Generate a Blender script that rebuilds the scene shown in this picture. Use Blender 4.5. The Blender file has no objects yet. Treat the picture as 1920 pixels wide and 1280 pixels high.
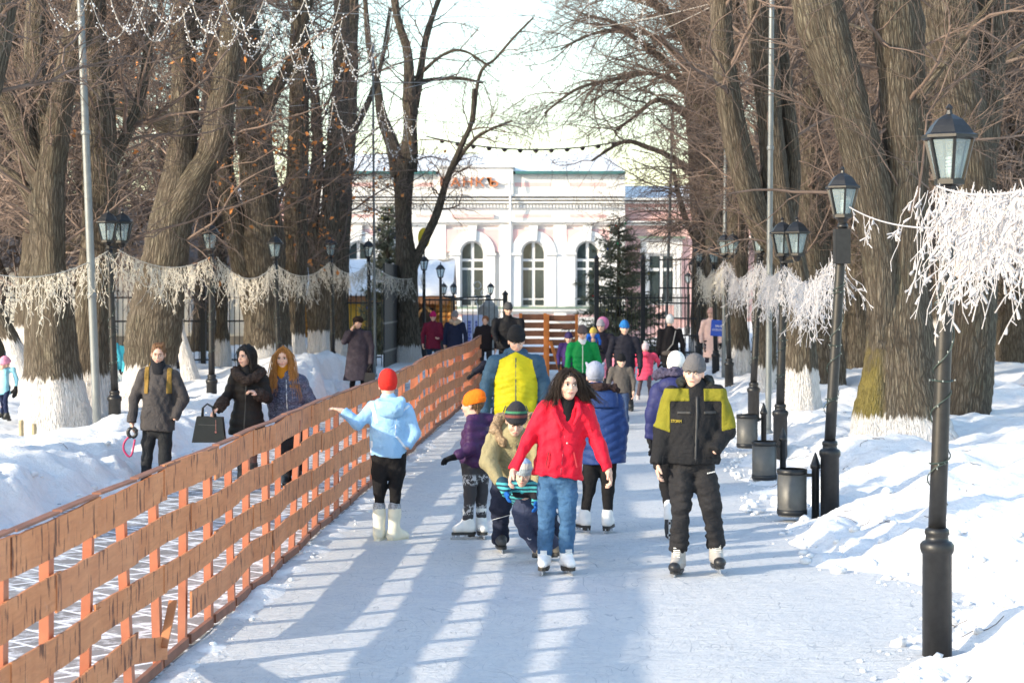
import bpy, math, random
import numpy as np
from math import radians as rad
random.seed(7)
SC = bpy.context.scene
COL = SC.collection
# ------------------------------------------------------------------ camera, sky, sun, exposure
F, HY, CX, CH = 3600.0, 540.0, 960.0, 2.3        # focal length in photo pixels, horizon row, centre column, eye height
cd = bpy.data.cameras.new('camera'); cam = bpy.data.objects.new('camera', cd); COL.objects.link(cam)
cam.location = (0, 0, CH); cam.rotation_euler = (rad(90), 0, 0)
cd.sensor_width = 36; cd.lens = 36 * F / 1920; cd.shift_y = -100 / 1920
cd.clip_start = 0.1; cd.clip_end = 3000
cd.dof.use_dof = True; cd.dof.focus_distance = 15.6; cd.dof.aperture_fstop = 5.0
SC.camera = cam
SUN_A, SUN_E = 60.0, 19.5                        # degrees left of straight behind the camera; elevation
to_sun = np.array([-math.sin(rad(SUN_A)) * math.cos(rad(SUN_E)), -math.cos(rad(SUN_A)) * math.cos(rad(SUN_E)), math.sin(rad(SUN_E))])
w = bpy.data.worlds.new('World'); SC.world = w; w.use_nodes = True
nt = w.node_tree; bg = nt.nodes['Background']
sky = nt.nodes.new('ShaderNodeTexSky'); sky.sky_type = 'NISHITA'; sky.sun_disc = False
sky.sun_elevation = rad(SUN_E); sky.sun_rotation = math.atan2(to_sun[0], to_sun[1])
sky.air_density = 1.3; sky.dust_density = 0.9; sky.ozone_density = 1.8
nt.links.new(sky.outputs[0], bg.inputs[0]); bg.inputs[1].default_value = 0.15
sd = bpy.data.lights.new('sun', 'SUN'); sun = bpy.data.objects.new('sun', sd); COL.objects.link(sun)
sd.energy = 2.0; sd.angle = rad(0.9); sd.color = (1.0, 0.885, 0.70)
from mathutils import Vector, Matrix
sun.rotation_euler = Vector(-to_sun).to_track_quat('-Z', 'Y').to_euler()
SC.view_settings.view_transform = 'Standard'; SC.view_settings.look = 'None'
SC.view_settings.exposure = 1.6; SC.view_settings.gamma = 1.0
SC.cycles.max_bounces = 6; SC.cycles.transparent_max_bounces = 8
# ------------------------------------------------------------------ helpers
def at(px, py, s, dy=0.0):
    """a point measured in the photo (1920 wide) that stands where one metre spans s pixels"""
    return np.array([(px - CX) / s, F / s + dy, CH - (py - HY) / s])
def rng(seed): return np.random.default_rng(seed)
def tag(o, label=None, cat=None, group=None, kind=None):
    if label: o['label'] = label
    if cat: o['category'] = cat
    if group: o['group'] = group
    if kind: o['kind'] = kind
    return o
def empty(name, loc, label, cat, group=None, rz=0):
    o = bpy.data.objects.new(name, None); COL.objects.link(o)
    o.location = tuple(float(v) for v in loc); o.rotation_euler = (0, 0, rz); o.empty_display_size = 0.2
    return tag(o, label, cat, group)
def mesh_np(name, V, Q, m, parent=None, smooth=True, org=None, attrs=None, tris=None):
    """V (n,3); Q (k,4) quads or list of polygons"""
    V = np.asarray(V, np.float32)
    if org is not None: V = V - np.asarray(org, np.float32)
    me = bpy.data.meshes.new(name)
    if isinstance(Q, np.ndarray):
        k, c = Q.shape
        me.vertices.add(len(V)); me.vertices.foreach_set('co', V.ravel())
        me.loops.add(k * c); me.loops.foreach_set('vertex_index', Q.astype(np.int32).ravel())
        me.polygons.add(k); me.polygons.foreach_set('loop_start', np.arange(0, k * c, c, dtype=np.int32))
        me.polygons.foreach_set('loop_total', np.full(k, c, np.int32)); me.update(calc_edges=True)
    else:
        me.from_pydata(V.tolist(), [], [list(map(int, f)) for f in Q]); me.update()
    if smooth: me.polygons.foreach_set('use_smooth', np.ones(len(me.polygons), bool))
    for an, (typ, arr) in (attrs or {}).items():
        a = me.attributes.new(an, typ, 'POINT')
        a.data.foreach_set('vector' if typ == 'FLOAT_VECTOR' else 'value', np.asarray(arr, np.float32).ravel())
    if m is not None: me.materials.append(m)
    o = bpy.data.objects.new(name, me); COL.objects.link(o)
    if parent is not None: o.parent = parent
    return o
class MB:
    """collects boxes, prisms, lathes and tubes into one mesh"""
    def __init__(s): s.v = []; s.f = []
    def add(s, V, Fs):
        b = len(s.v); s.v += [tuple(map(float, p)) for p in V]; s.f += [[b + int(i) for i in f] for f in Fs]; return s
    def box(s, c, d, rz=0.0, rx=0.0, ry=0.0):
        R = Matrix.Rotation(rz, 3, 'Z') @ Matrix.Rotation(rx, 3, 'X') @ Matrix.Rotation(ry, 3, 'Y')
        V = [R @ Vector((x * d[0] / 2, y * d[1] / 2, z * d[2] / 2)) + Vector(tuple(map(float, c))) for x in (-1, 1) for y in (-1, 1) for z in (-1, 1)]
        return s.add(V, [(0, 1, 3, 2), (4, 6, 7, 5), (0, 4, 5, 1), (2, 3, 7, 6), (0, 2, 6, 4), (1, 5, 7, 3)])
    def bar(s, a, b, wx, wy, up=(0, 0, 1)):
        a = Vector(tuple(map(float, a))); b = Vector(tuple(map(float, b))); t = (b - a); L = t.length; t.normalize()
        u = Vector(up); x = t.cross(u)
        if x.length < 1e-4: x = t.cross(Vector((0, 1, 0)))
        x.normalize(); y = x.cross(t)
        V = [a + x * i * wx / 2 + y * j * wy / 2 + t * k * L for k in (0, 1) for i, j in ((-1, -1), (1, -1), (1, 1), (-1, 1))]
        return s.add(V, [(3, 2, 1, 0), (4, 5, 6, 7), (0, 1, 5, 4), (1, 2, 6, 5), (2, 3, 7, 6), (3, 0, 4, 7)])
    def lathe(s, c, prof, n=16, cap=True, rot=0.0, ax=None):
        V = []; Fs = []
        for r, z in prof:
            for i in range(n):
                a = rot + 2 * math.pi * i / n; V.append((c[0] + r * math.cos(a), c[1] + r * math.sin(a), c[2] + z))
        for k in range(len(prof) - 1):
            for i in range(n):
                j = (i + 1) % n; Fs.append((k * n + i, k * n + j, (k + 1) * n + j, (k + 1) * n + i))
        if cap:
            Fs.append(tuple(range(n - 1, -1, -1))); m0 = (len(prof) - 1) * n; Fs.append(tuple(range(m0, m0 + n)))
        return s.add(V, Fs)
    def prism(s, poly, y0, y1, org=(0, 0, 0)):
        """polygon in x,z extruded along y"""
        n = len(poly)
        V = [(org[0] + x, org[1] + y0, org[2] + z) for x, z in poly] + [(org[0] + x, org[1] + y1, org[2] + z) for x, z in poly]
        Fs = [tuple(range(n)), tuple(range(2 * n - 1, n - 1, -1))] + [(i, i + n, (i + 1) % n + n, (i + 1) % n) for i in range(n)]
        return s.add(V, Fs)
    def tube(s, P, r, n=6, cap=True):
        P = np.asarray(P, float); K = len(P); R = np.full(K, r) if np.isscalar(r) else np.asarray(r, float)
        V, Q = tubes(P[None], R[None], n); Fs = [tuple(q) for q in Q]
        if cap: Fs += [tuple(range(n - 1, -1, -1)), tuple(range((K - 1) * n, K * n))]
        return s.add(V, Fs)
    def ball(s, c, r, n=8, sz=1.0):
        prof = [(r * math.sin(math.pi * (k + .001) / 6), -r * sz * math.cos(math.pi * k / 6)) for k in range(7)]
        return s.lathe(c, prof, n, True)
    def build(s, name, m, parent=None, smooth=False, org=None):
        o = mesh_np(name, np.array(s.v), s.f, m, parent, smooth, org)
        return o
def nrm(v): return v / np.maximum(np.linalg.norm(v, axis=-1, keepdims=True), 1e-9)
def tubes(P, R, n):
    """P (N,K,3) centre lines, R (N,K) radii -> vertices and quads of N open tubes of n sides"""
    N, K, _ = P.shape
    T = np.empty_like(P); T[:, 1:-1] = P[:, 2:] - P[:, :-2]; T[:, 0] = P[:, 1] - P[:, 0]; T[:, -1] = P[:, -1] - P[:, -2]; T = nrm(T)
    mean = nrm(P[:, -1] - P[:, 0] + 1e-6); ref = np.zeros((N, 3)); ref[np.arange(N), np.argmin(np.abs(mean), 1)] = 1
    A = nrm(np.cross(T, ref[:, None, :])); B = np.cross(T, A)
    a = 2 * math.pi * np.arange(n) / n
    V = P[:, :, None, :] + R[:, :, None, None] * (np.cos(a)[None, None, :, None] * A[:, :, None, :] + np.sin(a)[None, None, :, None] * B[:, :, None, :])
    i = np.arange(N)[:, None, None] * (K * n); k = np.arange(K - 1)[None, :, None] * n; j = np.arange(n)[None, None, :]; j2 = (j + 1) % n
    Q = np.stack([i + k + j, i + k + j2, i + k + n + j2, i + k + n + j], -1).reshape(-1, 4)
    return V.reshape(-1, 3), Q
def resample(P, m):
    """smooth (Catmull-Rom) resampling of a polyline with any columns to m points"""
    P = np.asarray(P, float); n = len(P)
    E = np.vstack([2 * P[0] - P[1], P, 2 * P[-1] - P[-2]])
    d = np.concatenate([[0], np.cumsum(np.linalg.norm(np.diff(P[:, :3], axis=0), axis=1))]); u = np.interp(np.linspace(0, d[-1], m), d, np.arange(n))
    i = np.minimum(u.astype(int), n - 2); t = (u - i)[:, None]
    p0, p1, p2, p3 = E[i], E[i + 1], E[i + 2], E[i + 3]
    return .5 * (2 * p1 + (p2 - p0) * t + (2 * p0 - 5 * p1 + 4 * p2 - p3) * t ** 2 + (3 * p1 - p0 - 3 * p2 + p3) * t ** 3)
_tab = rng(3).random((256, 256))
def vnoise(x, y):
    xi = np.floor(x).astype(int); yi = np.floor(y).astype(int); fx = x - xi; fy = y - yi
    fx = fx * fx * (3 - 2 * fx); fy = fy * fy * (3 - 2 * fy)
    g = lambda a, b: _tab[a & 255, b & 255]
    return (g(xi, yi) * (1 - fx) + g(xi + 1, yi) * fx) * (1 - fy) + (g(xi, yi + 1) * (1 - fx) + g(xi + 1, yi + 1) * fx) * fy - .5
def fbm(x, y, o=4):
    r = 0; a = 1.0
    for k in range(o): r = r + a * vnoise(x * 2 ** k + 17 * k, y * 2 ** k + 31 * k); a *= .5
    return r
def sst(t): t = np.clip(t, 0, 1); return t * t * (3 - 2 * t)
# ------------------------------------------------------------------ materials
def new_mat(name):
    m = bpy.data.materials.new(name); m.use_nodes = True; n = m.node_tree
    return m, n, n.nodes['Principled BSDF']
def N_(n, typ, **kw):
    o = n.nodes.new(typ)
    for k, v in kw.items():
        if k in o.inputs.keys(): o.inputs[k].default_value = v
        else: setattr(o, k, v)
    return o
def ramp(n, fac, stops, interp='LINEAR'):
    r = n.nodes.new('ShaderNodeValToRGB'); r.color_ramp.interpolation = interp
    while len(r.color_ramp.elements) < len(stops): r.color_ramp.elements.new(.5)
    for e, (p, c) in zip(r.color_ramp.elements, stops):
        e.position = p; e.color = (c[0], c[1], c[2], 1) if hasattr(c, '__len__') else (c, c, c, 1)
    n.links.new(fac, r.inputs[0]); return r.outputs[0]
def mixc(n, fac, a, b, mode='MIX'):
    x = n.nodes.new('ShaderNodeMix'); x.data_type = 'RGBA'; x.blend_type = mode
    for sock, v in ((x.inputs[0], fac), (x.inputs[6], a), (x.inputs[7], b)):
        if hasattr(v, 'links'): n.links.new(v, sock)
        else: sock.default_value = v if not hasattr(v, '__len__') else (*v[:3], 1)
    return x.outputs[2]
def math_(n, op, a, b=0.0):
    x = n.nodes.new('ShaderNodeMath'); x.operation = op
    for sock, v in ((x.inputs[0], a), (x.inputs[1], b)):
        if hasattr(v, 'links'): n.links.new(v, sock)
        else: sock.default_value = v
    return x.outputs[0]
def coords(n, scale=(1, 1, 1), src='Object', rot=(0, 0, 0)):
    t = n.nodes.new('ShaderNodeTexCoord'); m = n.nodes.new('ShaderNodeMapping'); m.inputs['Scale'].default_value = scale; m.inputs['Rotation'].default_value = rot
    n.links.new(t.outputs[src], m.inputs[0]); return m.outputs[0]
def noise(n, vec, scale, detail=4, rough=.55, dist=0.0):
    x = N_(n, 'ShaderNodeTexNoise', Scale=scale, Detail=detail, Roughness=rough, Distortion=dist); n.links.new(vec, x.inputs['Vector']); return x.outputs[0]
def bump(n, p, h, strength, dist, prev=None):
    b = N_(n, 'ShaderNodeBump', Strength=strength, Distance=dist); n.links.new(h, b.inputs['Height'])
    if prev is not None: n.links.new(prev, b.inputs['Normal'])
    n.links.new(b.outputs[0], p.inputs['Normal']); return b.outputs[0]
_mc = {}
def cloth(col, rough=.85, var=.12, fold=.5, weave=True, key=''):
    k = ('cloth', tuple(col), rough, var, fold, key)
    if k in _mc: return _mc[k]
    m, n, p = new_mat('cloth'); v = coords(n)
    a = noise(n, v, 9, 5, .6, .6)
    c = ramp(n, a, [(.3, [x * (1 - var) for x in col]), (.7, [min(1, x * (1 + var)) for x in col])])
    n.links.new(c, p.inputs['Base Color']); p.inputs['Roughness'].default_value = rough; p.inputs['Specular IOR Level'].default_value = .16
    b1 = bump(n, p, noise(n, v, 16, 5, .55, 1.2), fold, .02); b1 = bump(n, p, noise(n, v, 46, 4, .6, 1.6), fold * .7, .008, b1)
    if weave: bump(n, p, noise(n, v, 260, 2), .25, .002, b1)
    _mc[k] = m; return m
def plain(col, rough=.5, metal=0.0, var=.06, nscale=12, bmp=.1, name='paint', spec=.5):
    k = ('plain', tuple(col), rough, metal, var, nscale, bmp)
    if k in _mc: return _mc[k]
    m, n, p = new_mat(name); v = coords(n); a = noise(n, v, nscale, 5, .6)
    n.links.new(ramp(n, a, [(.3, [x * (1 - var) for x in col]), (.7, [min(1, x * (1 + var)) for x in col])]), p.inputs['Base Color'])
    p.inputs['Roughness'].default_value = rough; p.inputs['Metallic'].default_value = metal; p.inputs['Specular IOR Level'].default_value = spec
    if bmp: bump(n, p, noise(n, v, nscale * 6, 3), bmp, .005)
    _mc[k] = m; return m
def fur(col, k=0):
    key = ('fur', tuple(col))
    if key in _mc: return _mc[key]
    m, n, p = new_mat('fur'); v = coords(n); a = noise(n, v, 45, 6, .7, 1.0)
    n.links.new(ramp(n, a, [(.3, [x * .35 for x in col]), (.65, [min(1, x * 1.5) for x in col])]), p.inputs['Base Color'])
    p.inputs['Roughness'].default_value = 1; p.inputs['Specular IOR Level'].default_value = .1
    bump(n, p, noise(n, v, 120, 4, .7, 1), 1.0, .02); _mc[key] = m; return m
def hairmat(col):
    key = ('hair', tuple(col))
    if key in _mc: return _mc[key]
    m, n, p = new_mat('hair'); v = coords(n, (90, 90, 7)); a = noise(n, v, 1.0, 4, .6, .5)
    n.links.new(ramp(n, a, [(.3, [x * .5 for x in col]), (.7, [min(1, x * 1.5) for x in col])]), p.inputs['Base Color'])
    p.inputs['Roughness'].default_value = .5; p.inputs['Specular IOR Level'].default_value = .3
    bump(n, p, a, .8, .012); _mc[key] = m; return m
def bands(stops, src='Z', scale=1.0, rough=.9, bmp=.4, off=0.0, wobble=0.0):
    """colour bands along the object's own z (stops: [(pos, colour)...], pos in 0..1 over scale metres from off)"""
    m, n, p = new_mat('knit'); t = n.nodes.new('ShaderNodeTexCoord'); sx = n.nodes.new('ShaderNodeSeparateXYZ'); n.links.new(t.outputs['Object'], sx.inputs[0])
    f = math_(n, 'DIVIDE', math_(n, 'SUBTRACT', sx.outputs[src], off), scale)
    if wobble: f = math_(n, 'ADD', f, math_(n, 'MULTIPLY', noise(n, t.outputs['Object'], 20, 2), wobble))
    n.links.new(ramp(n, f, stops, 'CONSTANT'), p.inputs['Base Color']); p.inputs['Roughness'].default_value = rough
    bump(n, p, noise(n, t.outputs['Object'], 90, 3), bmp, .006); return m
def snow_mat(name, dirty=0.0, fine=1.0, scratch=False, alb=1.0):
    m, n, p = new_mat(name); v = coords(n)
    big = noise(n, v, .9, 5, .6); mid = noise(n, v, 7, 6, .62); fi = noise(n, v, 48, 5, .65)
    c = ramp(n, mid, [(.25, (.82 * alb, .81 * alb, .81 * alb)), (.6, (.905 * alb, .89 * alb, .88 * alb))])
    if dirty:
        c = mixc(n, ramp(n, noise(n, v, 3.0, 8, .75), [(.52, 0.0), (.72, dirty)]), c, (.55, .48, .42))
        c = mixc(n, ramp(n, noise(n, v, 60, 3, .6), [(.66, 0.0), (.72, dirty)]), c, (.30, .22, .17))
    b = bump(n, p, mid, .45 * fine, .08)
    b = bump(n, p, fi, .55 * fine, .028, b)
    if scratch:
        def cuts(sc, rot, scale, freq, wd, lo):            # long curved skate cuts: thin contour lines of a stretched noise, broken up by a mask
            q = noise(n, coords(n, sc, rot=(0, 0, rot)), scale, 2, .4, .3); f = math_(n, 'FRACT', math_(n, 'MULTIPLY', q, freq)); d_ = math_(n, 'ABSOLUTE', math_(n, 'SUBTRACT', f, .5))
            ln = ramp(n, d_, [(0.0, 1.0), (wd, 0.0)]); mk = ramp(n, noise(n, coords(n, (1, 1, 1), rot=(0, 0, rot)), 3.4, 4, .6), [(lo - .05, 0.0), (lo + .03, 1.0)]); return math_(n, 'MULTIPLY', ln, mk)
        ln2 = math_(n, 'MAXIMUM', cuts((1.3, .5, 1), .3, 1.3, 17, .035, .53), math_(n, 'MAXIMUM', cuts((.7, 1.2, 1), -.5, 1.7, 15, .03, .56), cuts((1.0, .4, 1), -.15, 2.3, 13, .035, .55)))
        c = mixc(n, math_(n, 'MULTIPLY', ln2, .85), c, (.36, .39, .44))
        c = mixc(n, ramp(n, noise(n, v, 1.1, 5, .65), [(.40, 0.0), (.68, .45)]), c, (.62, .65, .70))
        c = mixc(n, ramp(n, noise(n, coords(n, (1.6, .8, 1), rot=(0, 0, .3)), 17, 6, .75, .5), [(.50, 0.0), (.68, .55)]), c, (.56, .59, .65))
        crumbs = ramp(n, noise(n, v, 95, 2), [(.60, 0.0), (.68, 1.0)])
        b = bump(n, p, crumbs, .9, .035, b); b = bump(n, p, math_(n, 'SUBTRACT', 1.0, ln2), .4, .012, b)
        str_ = noise(n, coords(n, (1.2, 9, 1), rot=(0, 0, .12)), 2.4, 6, .65)
        b = bump(n, p, str_, .7, .06, b)
    n.links.new(c, p.inputs['Base Color']); p.inputs['Roughness'].default_value = .75; p.inputs['Specular IOR Level'].default_value = .3
    return m
# ------------------------------------------------------------------ the ground
def xf(Y): return -2.09 + (Y - 11.9) * .0448                 # foot of the plank fence
_ey = [2, 9.5, 11.2, 12.4, 13.4, 14.4, 15.2, 16.0, 18, 19.7, 26.7, 39, 50, 62]
_ex = [1.5, 1.75, 2.0, 2.30, 2.9, 3.1, 2.75, 2.40, 2.35, 2.45, 2.9, 3.5, 4.0, 6.0]
def edge_r(Y): return np.interp(Y, _ey, _ex)
def edge_l(Y): return xf(Y) - 2.55 - np.clip(Y - 46, 0, 12) * .35
def height(x, Y):
    x = np.asarray(x, float); Y = np.asarray(Y, float)
    l1 = fbm(x * 1.1, Y * .9, 5); l2 = fbm(x * 3.1 + 9, Y * 2.6 + 4, 4)
    tr = x - edge_r(Y) + .25 * l2
    far = sst((Y - 46) / 14)
    hr = sst(tr / 1.5) * (.34 + .10 * far) + .085 * np.clip(tr - 1.1, 0, 5) + sst(tr / .7) * (.20 * l1 + .07 * l2)
    tl = edge_l(Y) - x + .3 * l2
    hb = .44 + .45 * np.exp(-((Y - 41) / 4.5) ** 2)
    hl = hb * sst(tl / .9) * (1 - (.42) * sst((tl - 1.3) / 1.6)) + sst(tl / .6) * (.24 * l1 + .11 * l2) * (1 - .5 * sst((tl - 2) / 2))
    ridge = .035 * np.exp(-((x - xf(Y) - .12) / .22) ** 2) * (1 + 1.6 * l2) * (Y < 44)
    flat = .10 * far
    return -.035 + np.where(tr > 0, hr, 0) + np.where(tl > 0, hl, 0) + ridge + flat * (1 - sst(tr) * .5) + .02 * l2 * far
def gz(x, Y): return float(height(np.array([x]), np.array([Y]))[0])
def grid(name, xs, ys, zf, m):
    X, Yg = np.meshgrid(xs, ys); Z = zf(X, Yg); ny, nx = X.shape
    V = np.stack([X, Yg, Z], -1).reshape(-1, 3); i = np.arange(ny - 1)[:, None] * nx + np.arange(nx - 1)[None]
    Q = np.stack([i, i + 1, i + nx + 1, i + nx], -1).reshape(-1, 4)
    return tag(mesh_np(name, V, Q, m), kind='structure')
ys = np.concatenate([np.arange(-6, 8, .5), np.arange(8, 20, .055), np.arange(20, 34, .09), np.arange(34, 62, .2), np.geomspace(62, 1500, 40)])
xs = np.concatenate([-np.geomspace(1200, 16, 30), np.arange(-15.5, -9, .3), np.arange(-9, 9, .06), np.arange(9, 15.5, .3), np.geomspace(16, 1200, 30)])
SNOW = snow_mat('snow', .35, 1.0, False, .93)
grid('snow_ground', xs, ys, height, SNOW)
ICE = snow_mat('rink_snow', 0.0, .9, True, .87)
def rink():
    t = np.linspace(0, 1, 60); Y = np.concatenate([np.arange(-6, 8, .5), np.arange(8, 62, .1)])
    X = (xf(Y) + .02)[:, None] * (1 - t) + (edge_r(Y) + 1.2)[:, None] * t; YY = np.repeat(Y[:, None], 60, 1)
    Z = .012 * fbm(X * 1.5, YY * 1.5, 4)
    n = 60; V = np.stack([X, YY, Z], -1).reshape(-1, 3); i = np.arange(len(Y) - 1)[:, None] * n + np.arange(n - 1)[None]
    tag(mesh_np('ice_rink', V, np.stack([i, i + 1, i + n + 1, i + n], -1).reshape(-1, 4), ICE), kind='structure')
rink()
def paving_mat():
    m, n, p = new_mat('pavers'); v = coords(n, (1, 1, 1), rot=(0, 0, .78))
    b = N_(n, 'ShaderNodeTexBrick', Scale=1.0); b.inputs['Brick Width'].default_value = .42; b.inputs['Row Height'].default_value = .30; b.inputs['Mortar Size'].default_value = .018
    b.inputs['Color1'].default_value = (.20, .19, .185, 1); b.inputs['Color2'].default_value = (.27, .255, .25, 1); b.inputs['Mortar'].default_value = (.78, .79, .82, 1); n.links.new(v, b.inputs['Vector'])
    c = mixc(n, ramp(n, noise(n, coords(n), 5, 6, .7), [(.5, 0.0), (.64, .9)]), b.outputs[0], (.78, .79, .82))
    n.links.new(c, p.inputs['Base Color']); p.inputs['Roughness'].default_value = .8; bump(n, p, noise(n, coords(n), 30, 4), .4, .01); return m
def walk():
    Y = np.arange(-6, 47, .5); V = []; 
    for y in Y: V += [(edge_l(y) - .4, y, .002), (xf(y) + .02, y, .002)]
    Q = np.array([(2 * i, 2 * i + 1, 2 * i + 3, 2 * i + 2) for i in range(len(Y) - 1)])
    tag(mesh_np('walkway', np.array(V), Q, paving_mat()), kind='structure')
walk()
# ------------------------------------------------------------------ trees
def bark_mat(moss=False, name='bark'):
    m, n, p = new_mat(name)
    a = N_(n, 'ShaderNodeAttribute', attribute_name='bark'); mp = n.nodes.new('ShaderNodeMapping'); mp.inputs['Scale'].default_value = (1, 1, .115); n.links.new(a.outputs['Vector'], mp.inputs[0]); v = mp.outputs[0]
    wp = N_(n, 'ShaderNodeTexNoise', Scale=4.0, Detail=4); n.links.new(v, wp.inputs['Vector'])
    av = n.nodes.new('ShaderNodeVectorMath'); av.operation = 'MULTIPLY_ADD'; n.links.new(wp.outputs[1], av.inputs[0]); av.inputs[1].default_value = (.16, .16, .16); n.links.new(v, av.inputs[2])
    vo = N_(n, 'ShaderNodeTexVoronoi', feature='DISTANCE_TO_EDGE', Scale=22.0); n.links.new(av.outputs[0], vo.inputs['Vector'])
    vo2 = N_(n, 'ShaderNodeTexVoronoi', feature='DISTANCE_TO_EDGE', Scale=44.0); n.links.new(av.outputs[0], vo2.inputs['Vector'])
    r1 = ramp(n, vo.outputs['Distance'], [(0.0, 0.0), (.16, .75), (.5, 1.0)]); r2 = ramp(n, vo2.outputs['Distance'], [(0.0, .35), (.2, .9), (.5, 1.0)])
    ridge = math_(n, 'MULTIPLY', r1, r2)
    fine = noise(n, v, 60, 6, .65, .4); patch = noise(n, a.outputs['Vector'], 2.2, 5, .6)
    base = ramp(n, fine, [(.25, (.145, .12, .092)), (.5, (.225, .19, .147)), (.75, (.31, .265, .21))])
    base = mixc(n, ramp(n, patch, [(.45, 0.0), (.7, .6)]), base, (.17, .163, .112))
    c = mixc(n, ridge, (.062, .049, .037), base)
    if moss:
        sx = n.nodes.new('ShaderNodeSeparateXYZ'); g = n.nodes.new('ShaderNodeNewGeometry'); n.links.new(g.outputs['Position'], sx.inputs[0])
        hz = math_(n, 'ADD', math_(n, 'MULTIPLY', sx.outputs['Z'], -.9), math_(n, 'MULTIPLY', noise(n, a.outputs['Vector'], 6, 5), 1.2))
        gx_ = math_(n, 'MULTIPLY', math_(n, 'SUBTRACT', 4.86, sx.outputs['X']), 3.0)
        mk = math_(n, 'MINIMUM', math_(n, 'ADD', hz, 1.0), gx_)
        c = mixc(n, ramp(n, mk, [(.15, 0.0), (.6, .75)]), c, mixc(n, fine, (.13, .105, .03), (.28, .22, .05)))
    wa = N_(n, 'ShaderNodeAttribute', attribute_name='wash')
    ed = math_(n, 'ADD', wa.outputs['Fac'], math_(n, 'MULTIPLY', math_(n, 'SUBTRACT', noise(n, v, 20, 4, .7), .5), .5))
    wf = ramp(n, ed, [(.0, 1.0), (.05, 0.0)])
    wcol = mixc(n, ridge, (.60, .56, .53), mixc(n, noise(n, v, 30, 5), (.70, .67, .65), (.86, .84, .83)))
    wcol = mixc(n, ramp(n, noise(n, v, 26, 6, .75), [(.62, 0.0), (.70, .7)]), wcol, (.30, .23, .17))
    c = mixc(n, wf, c, wcol)
    n.links.new(c, p.inputs['Base Color']); p.inputs['Roughness'].default_value = .95; p.inputs['Specular IOR Level'].default_value = .15
    b = bump(n, p, ridge, .9, .03); bump(n, p, fine, .7, .015, b)
    return m
BARK = bark_mat(); BARKM = bark_mat(True, 'mossy_bark')
TWIG = plain((.185, .135, .11), .9, 0, .35, 3, 0, 'twig', .15)
TWIGD = plain((.195, .152, .13), .9, 0, .35, 3, 0, 'twig', .15)
LEAF = plain((.42, .17, .055), .8, 0, .4, 9, 0, 'dry_leaf', .2)
def limb_mesh(name, P, R, m, parent, org, washz, seed, sides=36, step=.09, ends=(1, 1)):
    L = np.linalg.norm(np.diff(P, axis=0), axis=1).sum(); K = max(6, int(L / step)); S = resample(np.column_stack([P, R]), K); C = S[:, :3]; r = np.maximum(S[:, 3], .012)
    r_ = rng(seed); lump = np.interp(np.linspace(0, 1, K), np.linspace(0, 1, max(5, int(L / .6))), 1 + .09 * r_.standard_normal(max(5, int(L / .6))))
    V, Q = tubes(C[None], (r * lump)[None], sides); V = V.reshape(K, sides, 3)
    th = 2 * math.pi * np.arange(sides) / sides; ph = r_.random(6) * 6.28; zz = np.linspace(0, L, K)[:, None]
    d = .055 * np.sin(2 * th + ph[0] + .8 * zz) + .04 * np.sin(3 * th + ph[1] - .5 * zz) + .03 * np.sin(7 * th + ph[2] + .35 * np.sin(zz * 1.7)) + .022 * np.sin(11 * th + ph[3] + .5 * np.sin(zz * 2.3))
    d = d + .02 * r_.standard_normal((K, sides))
    V = C[:, None] + (V - C[:, None]) * (1 + d)[..., None]
    rr = np.maximum(r[:, None], .03); bc = np.stack([np.cos(th)[None] * rr + seed * .37, np.sin(th)[None] * rr, np.repeat(zz, sides, 1)], -1)
    V = V.reshape(-1, 3); at_ = {'bark': ('FLOAT_VECTOR', bc.reshape(-1, 3)), 'wash': ('FLOAT', V[:, 2] - washz)}
    return mesh_np(name, V, Q, m, parent, True, org, at_)
def grow(P0, D0, L, R0, K, wander, grav, r_, tip=.35):
    N = len(P0); P = np.empty((N, K, 3)); P[:, 0] = P0; D = nrm(D0); st = (L / (K - 1))[:, None]
    for k in range(1, K):
        D = nrm(D + wander * r_.standard_normal((N, 3)) + np.array([0, 0, grav])); P[:, k] = P[:, k - 1] + D * st
    return P, R0[:, None] * np.linspace(1, tip, K)[None]
def spawn(P, R, n, tmin, spread, r_, w=None):
    N, K, _ = P.shape
    i = r_.choice(N, n, p=w); t = (tmin + (1 - tmin) * r_.random(n)) * (K - 1.001); k = t.astype(int); f = (t - k)[:, None]
    p = P[i, k] * (1 - f) + P[i, k + 1] * f; tan = nrm(P[i, k + 1] - P[i, k]); q = r_.standard_normal((n, 3)); q = nrm(q - (q * tan).sum(-1, keepdims=True) * tan)
    return p, nrm(tan * math.cos(spread) + q * math.sin(spread)), R[i, k]
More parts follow.
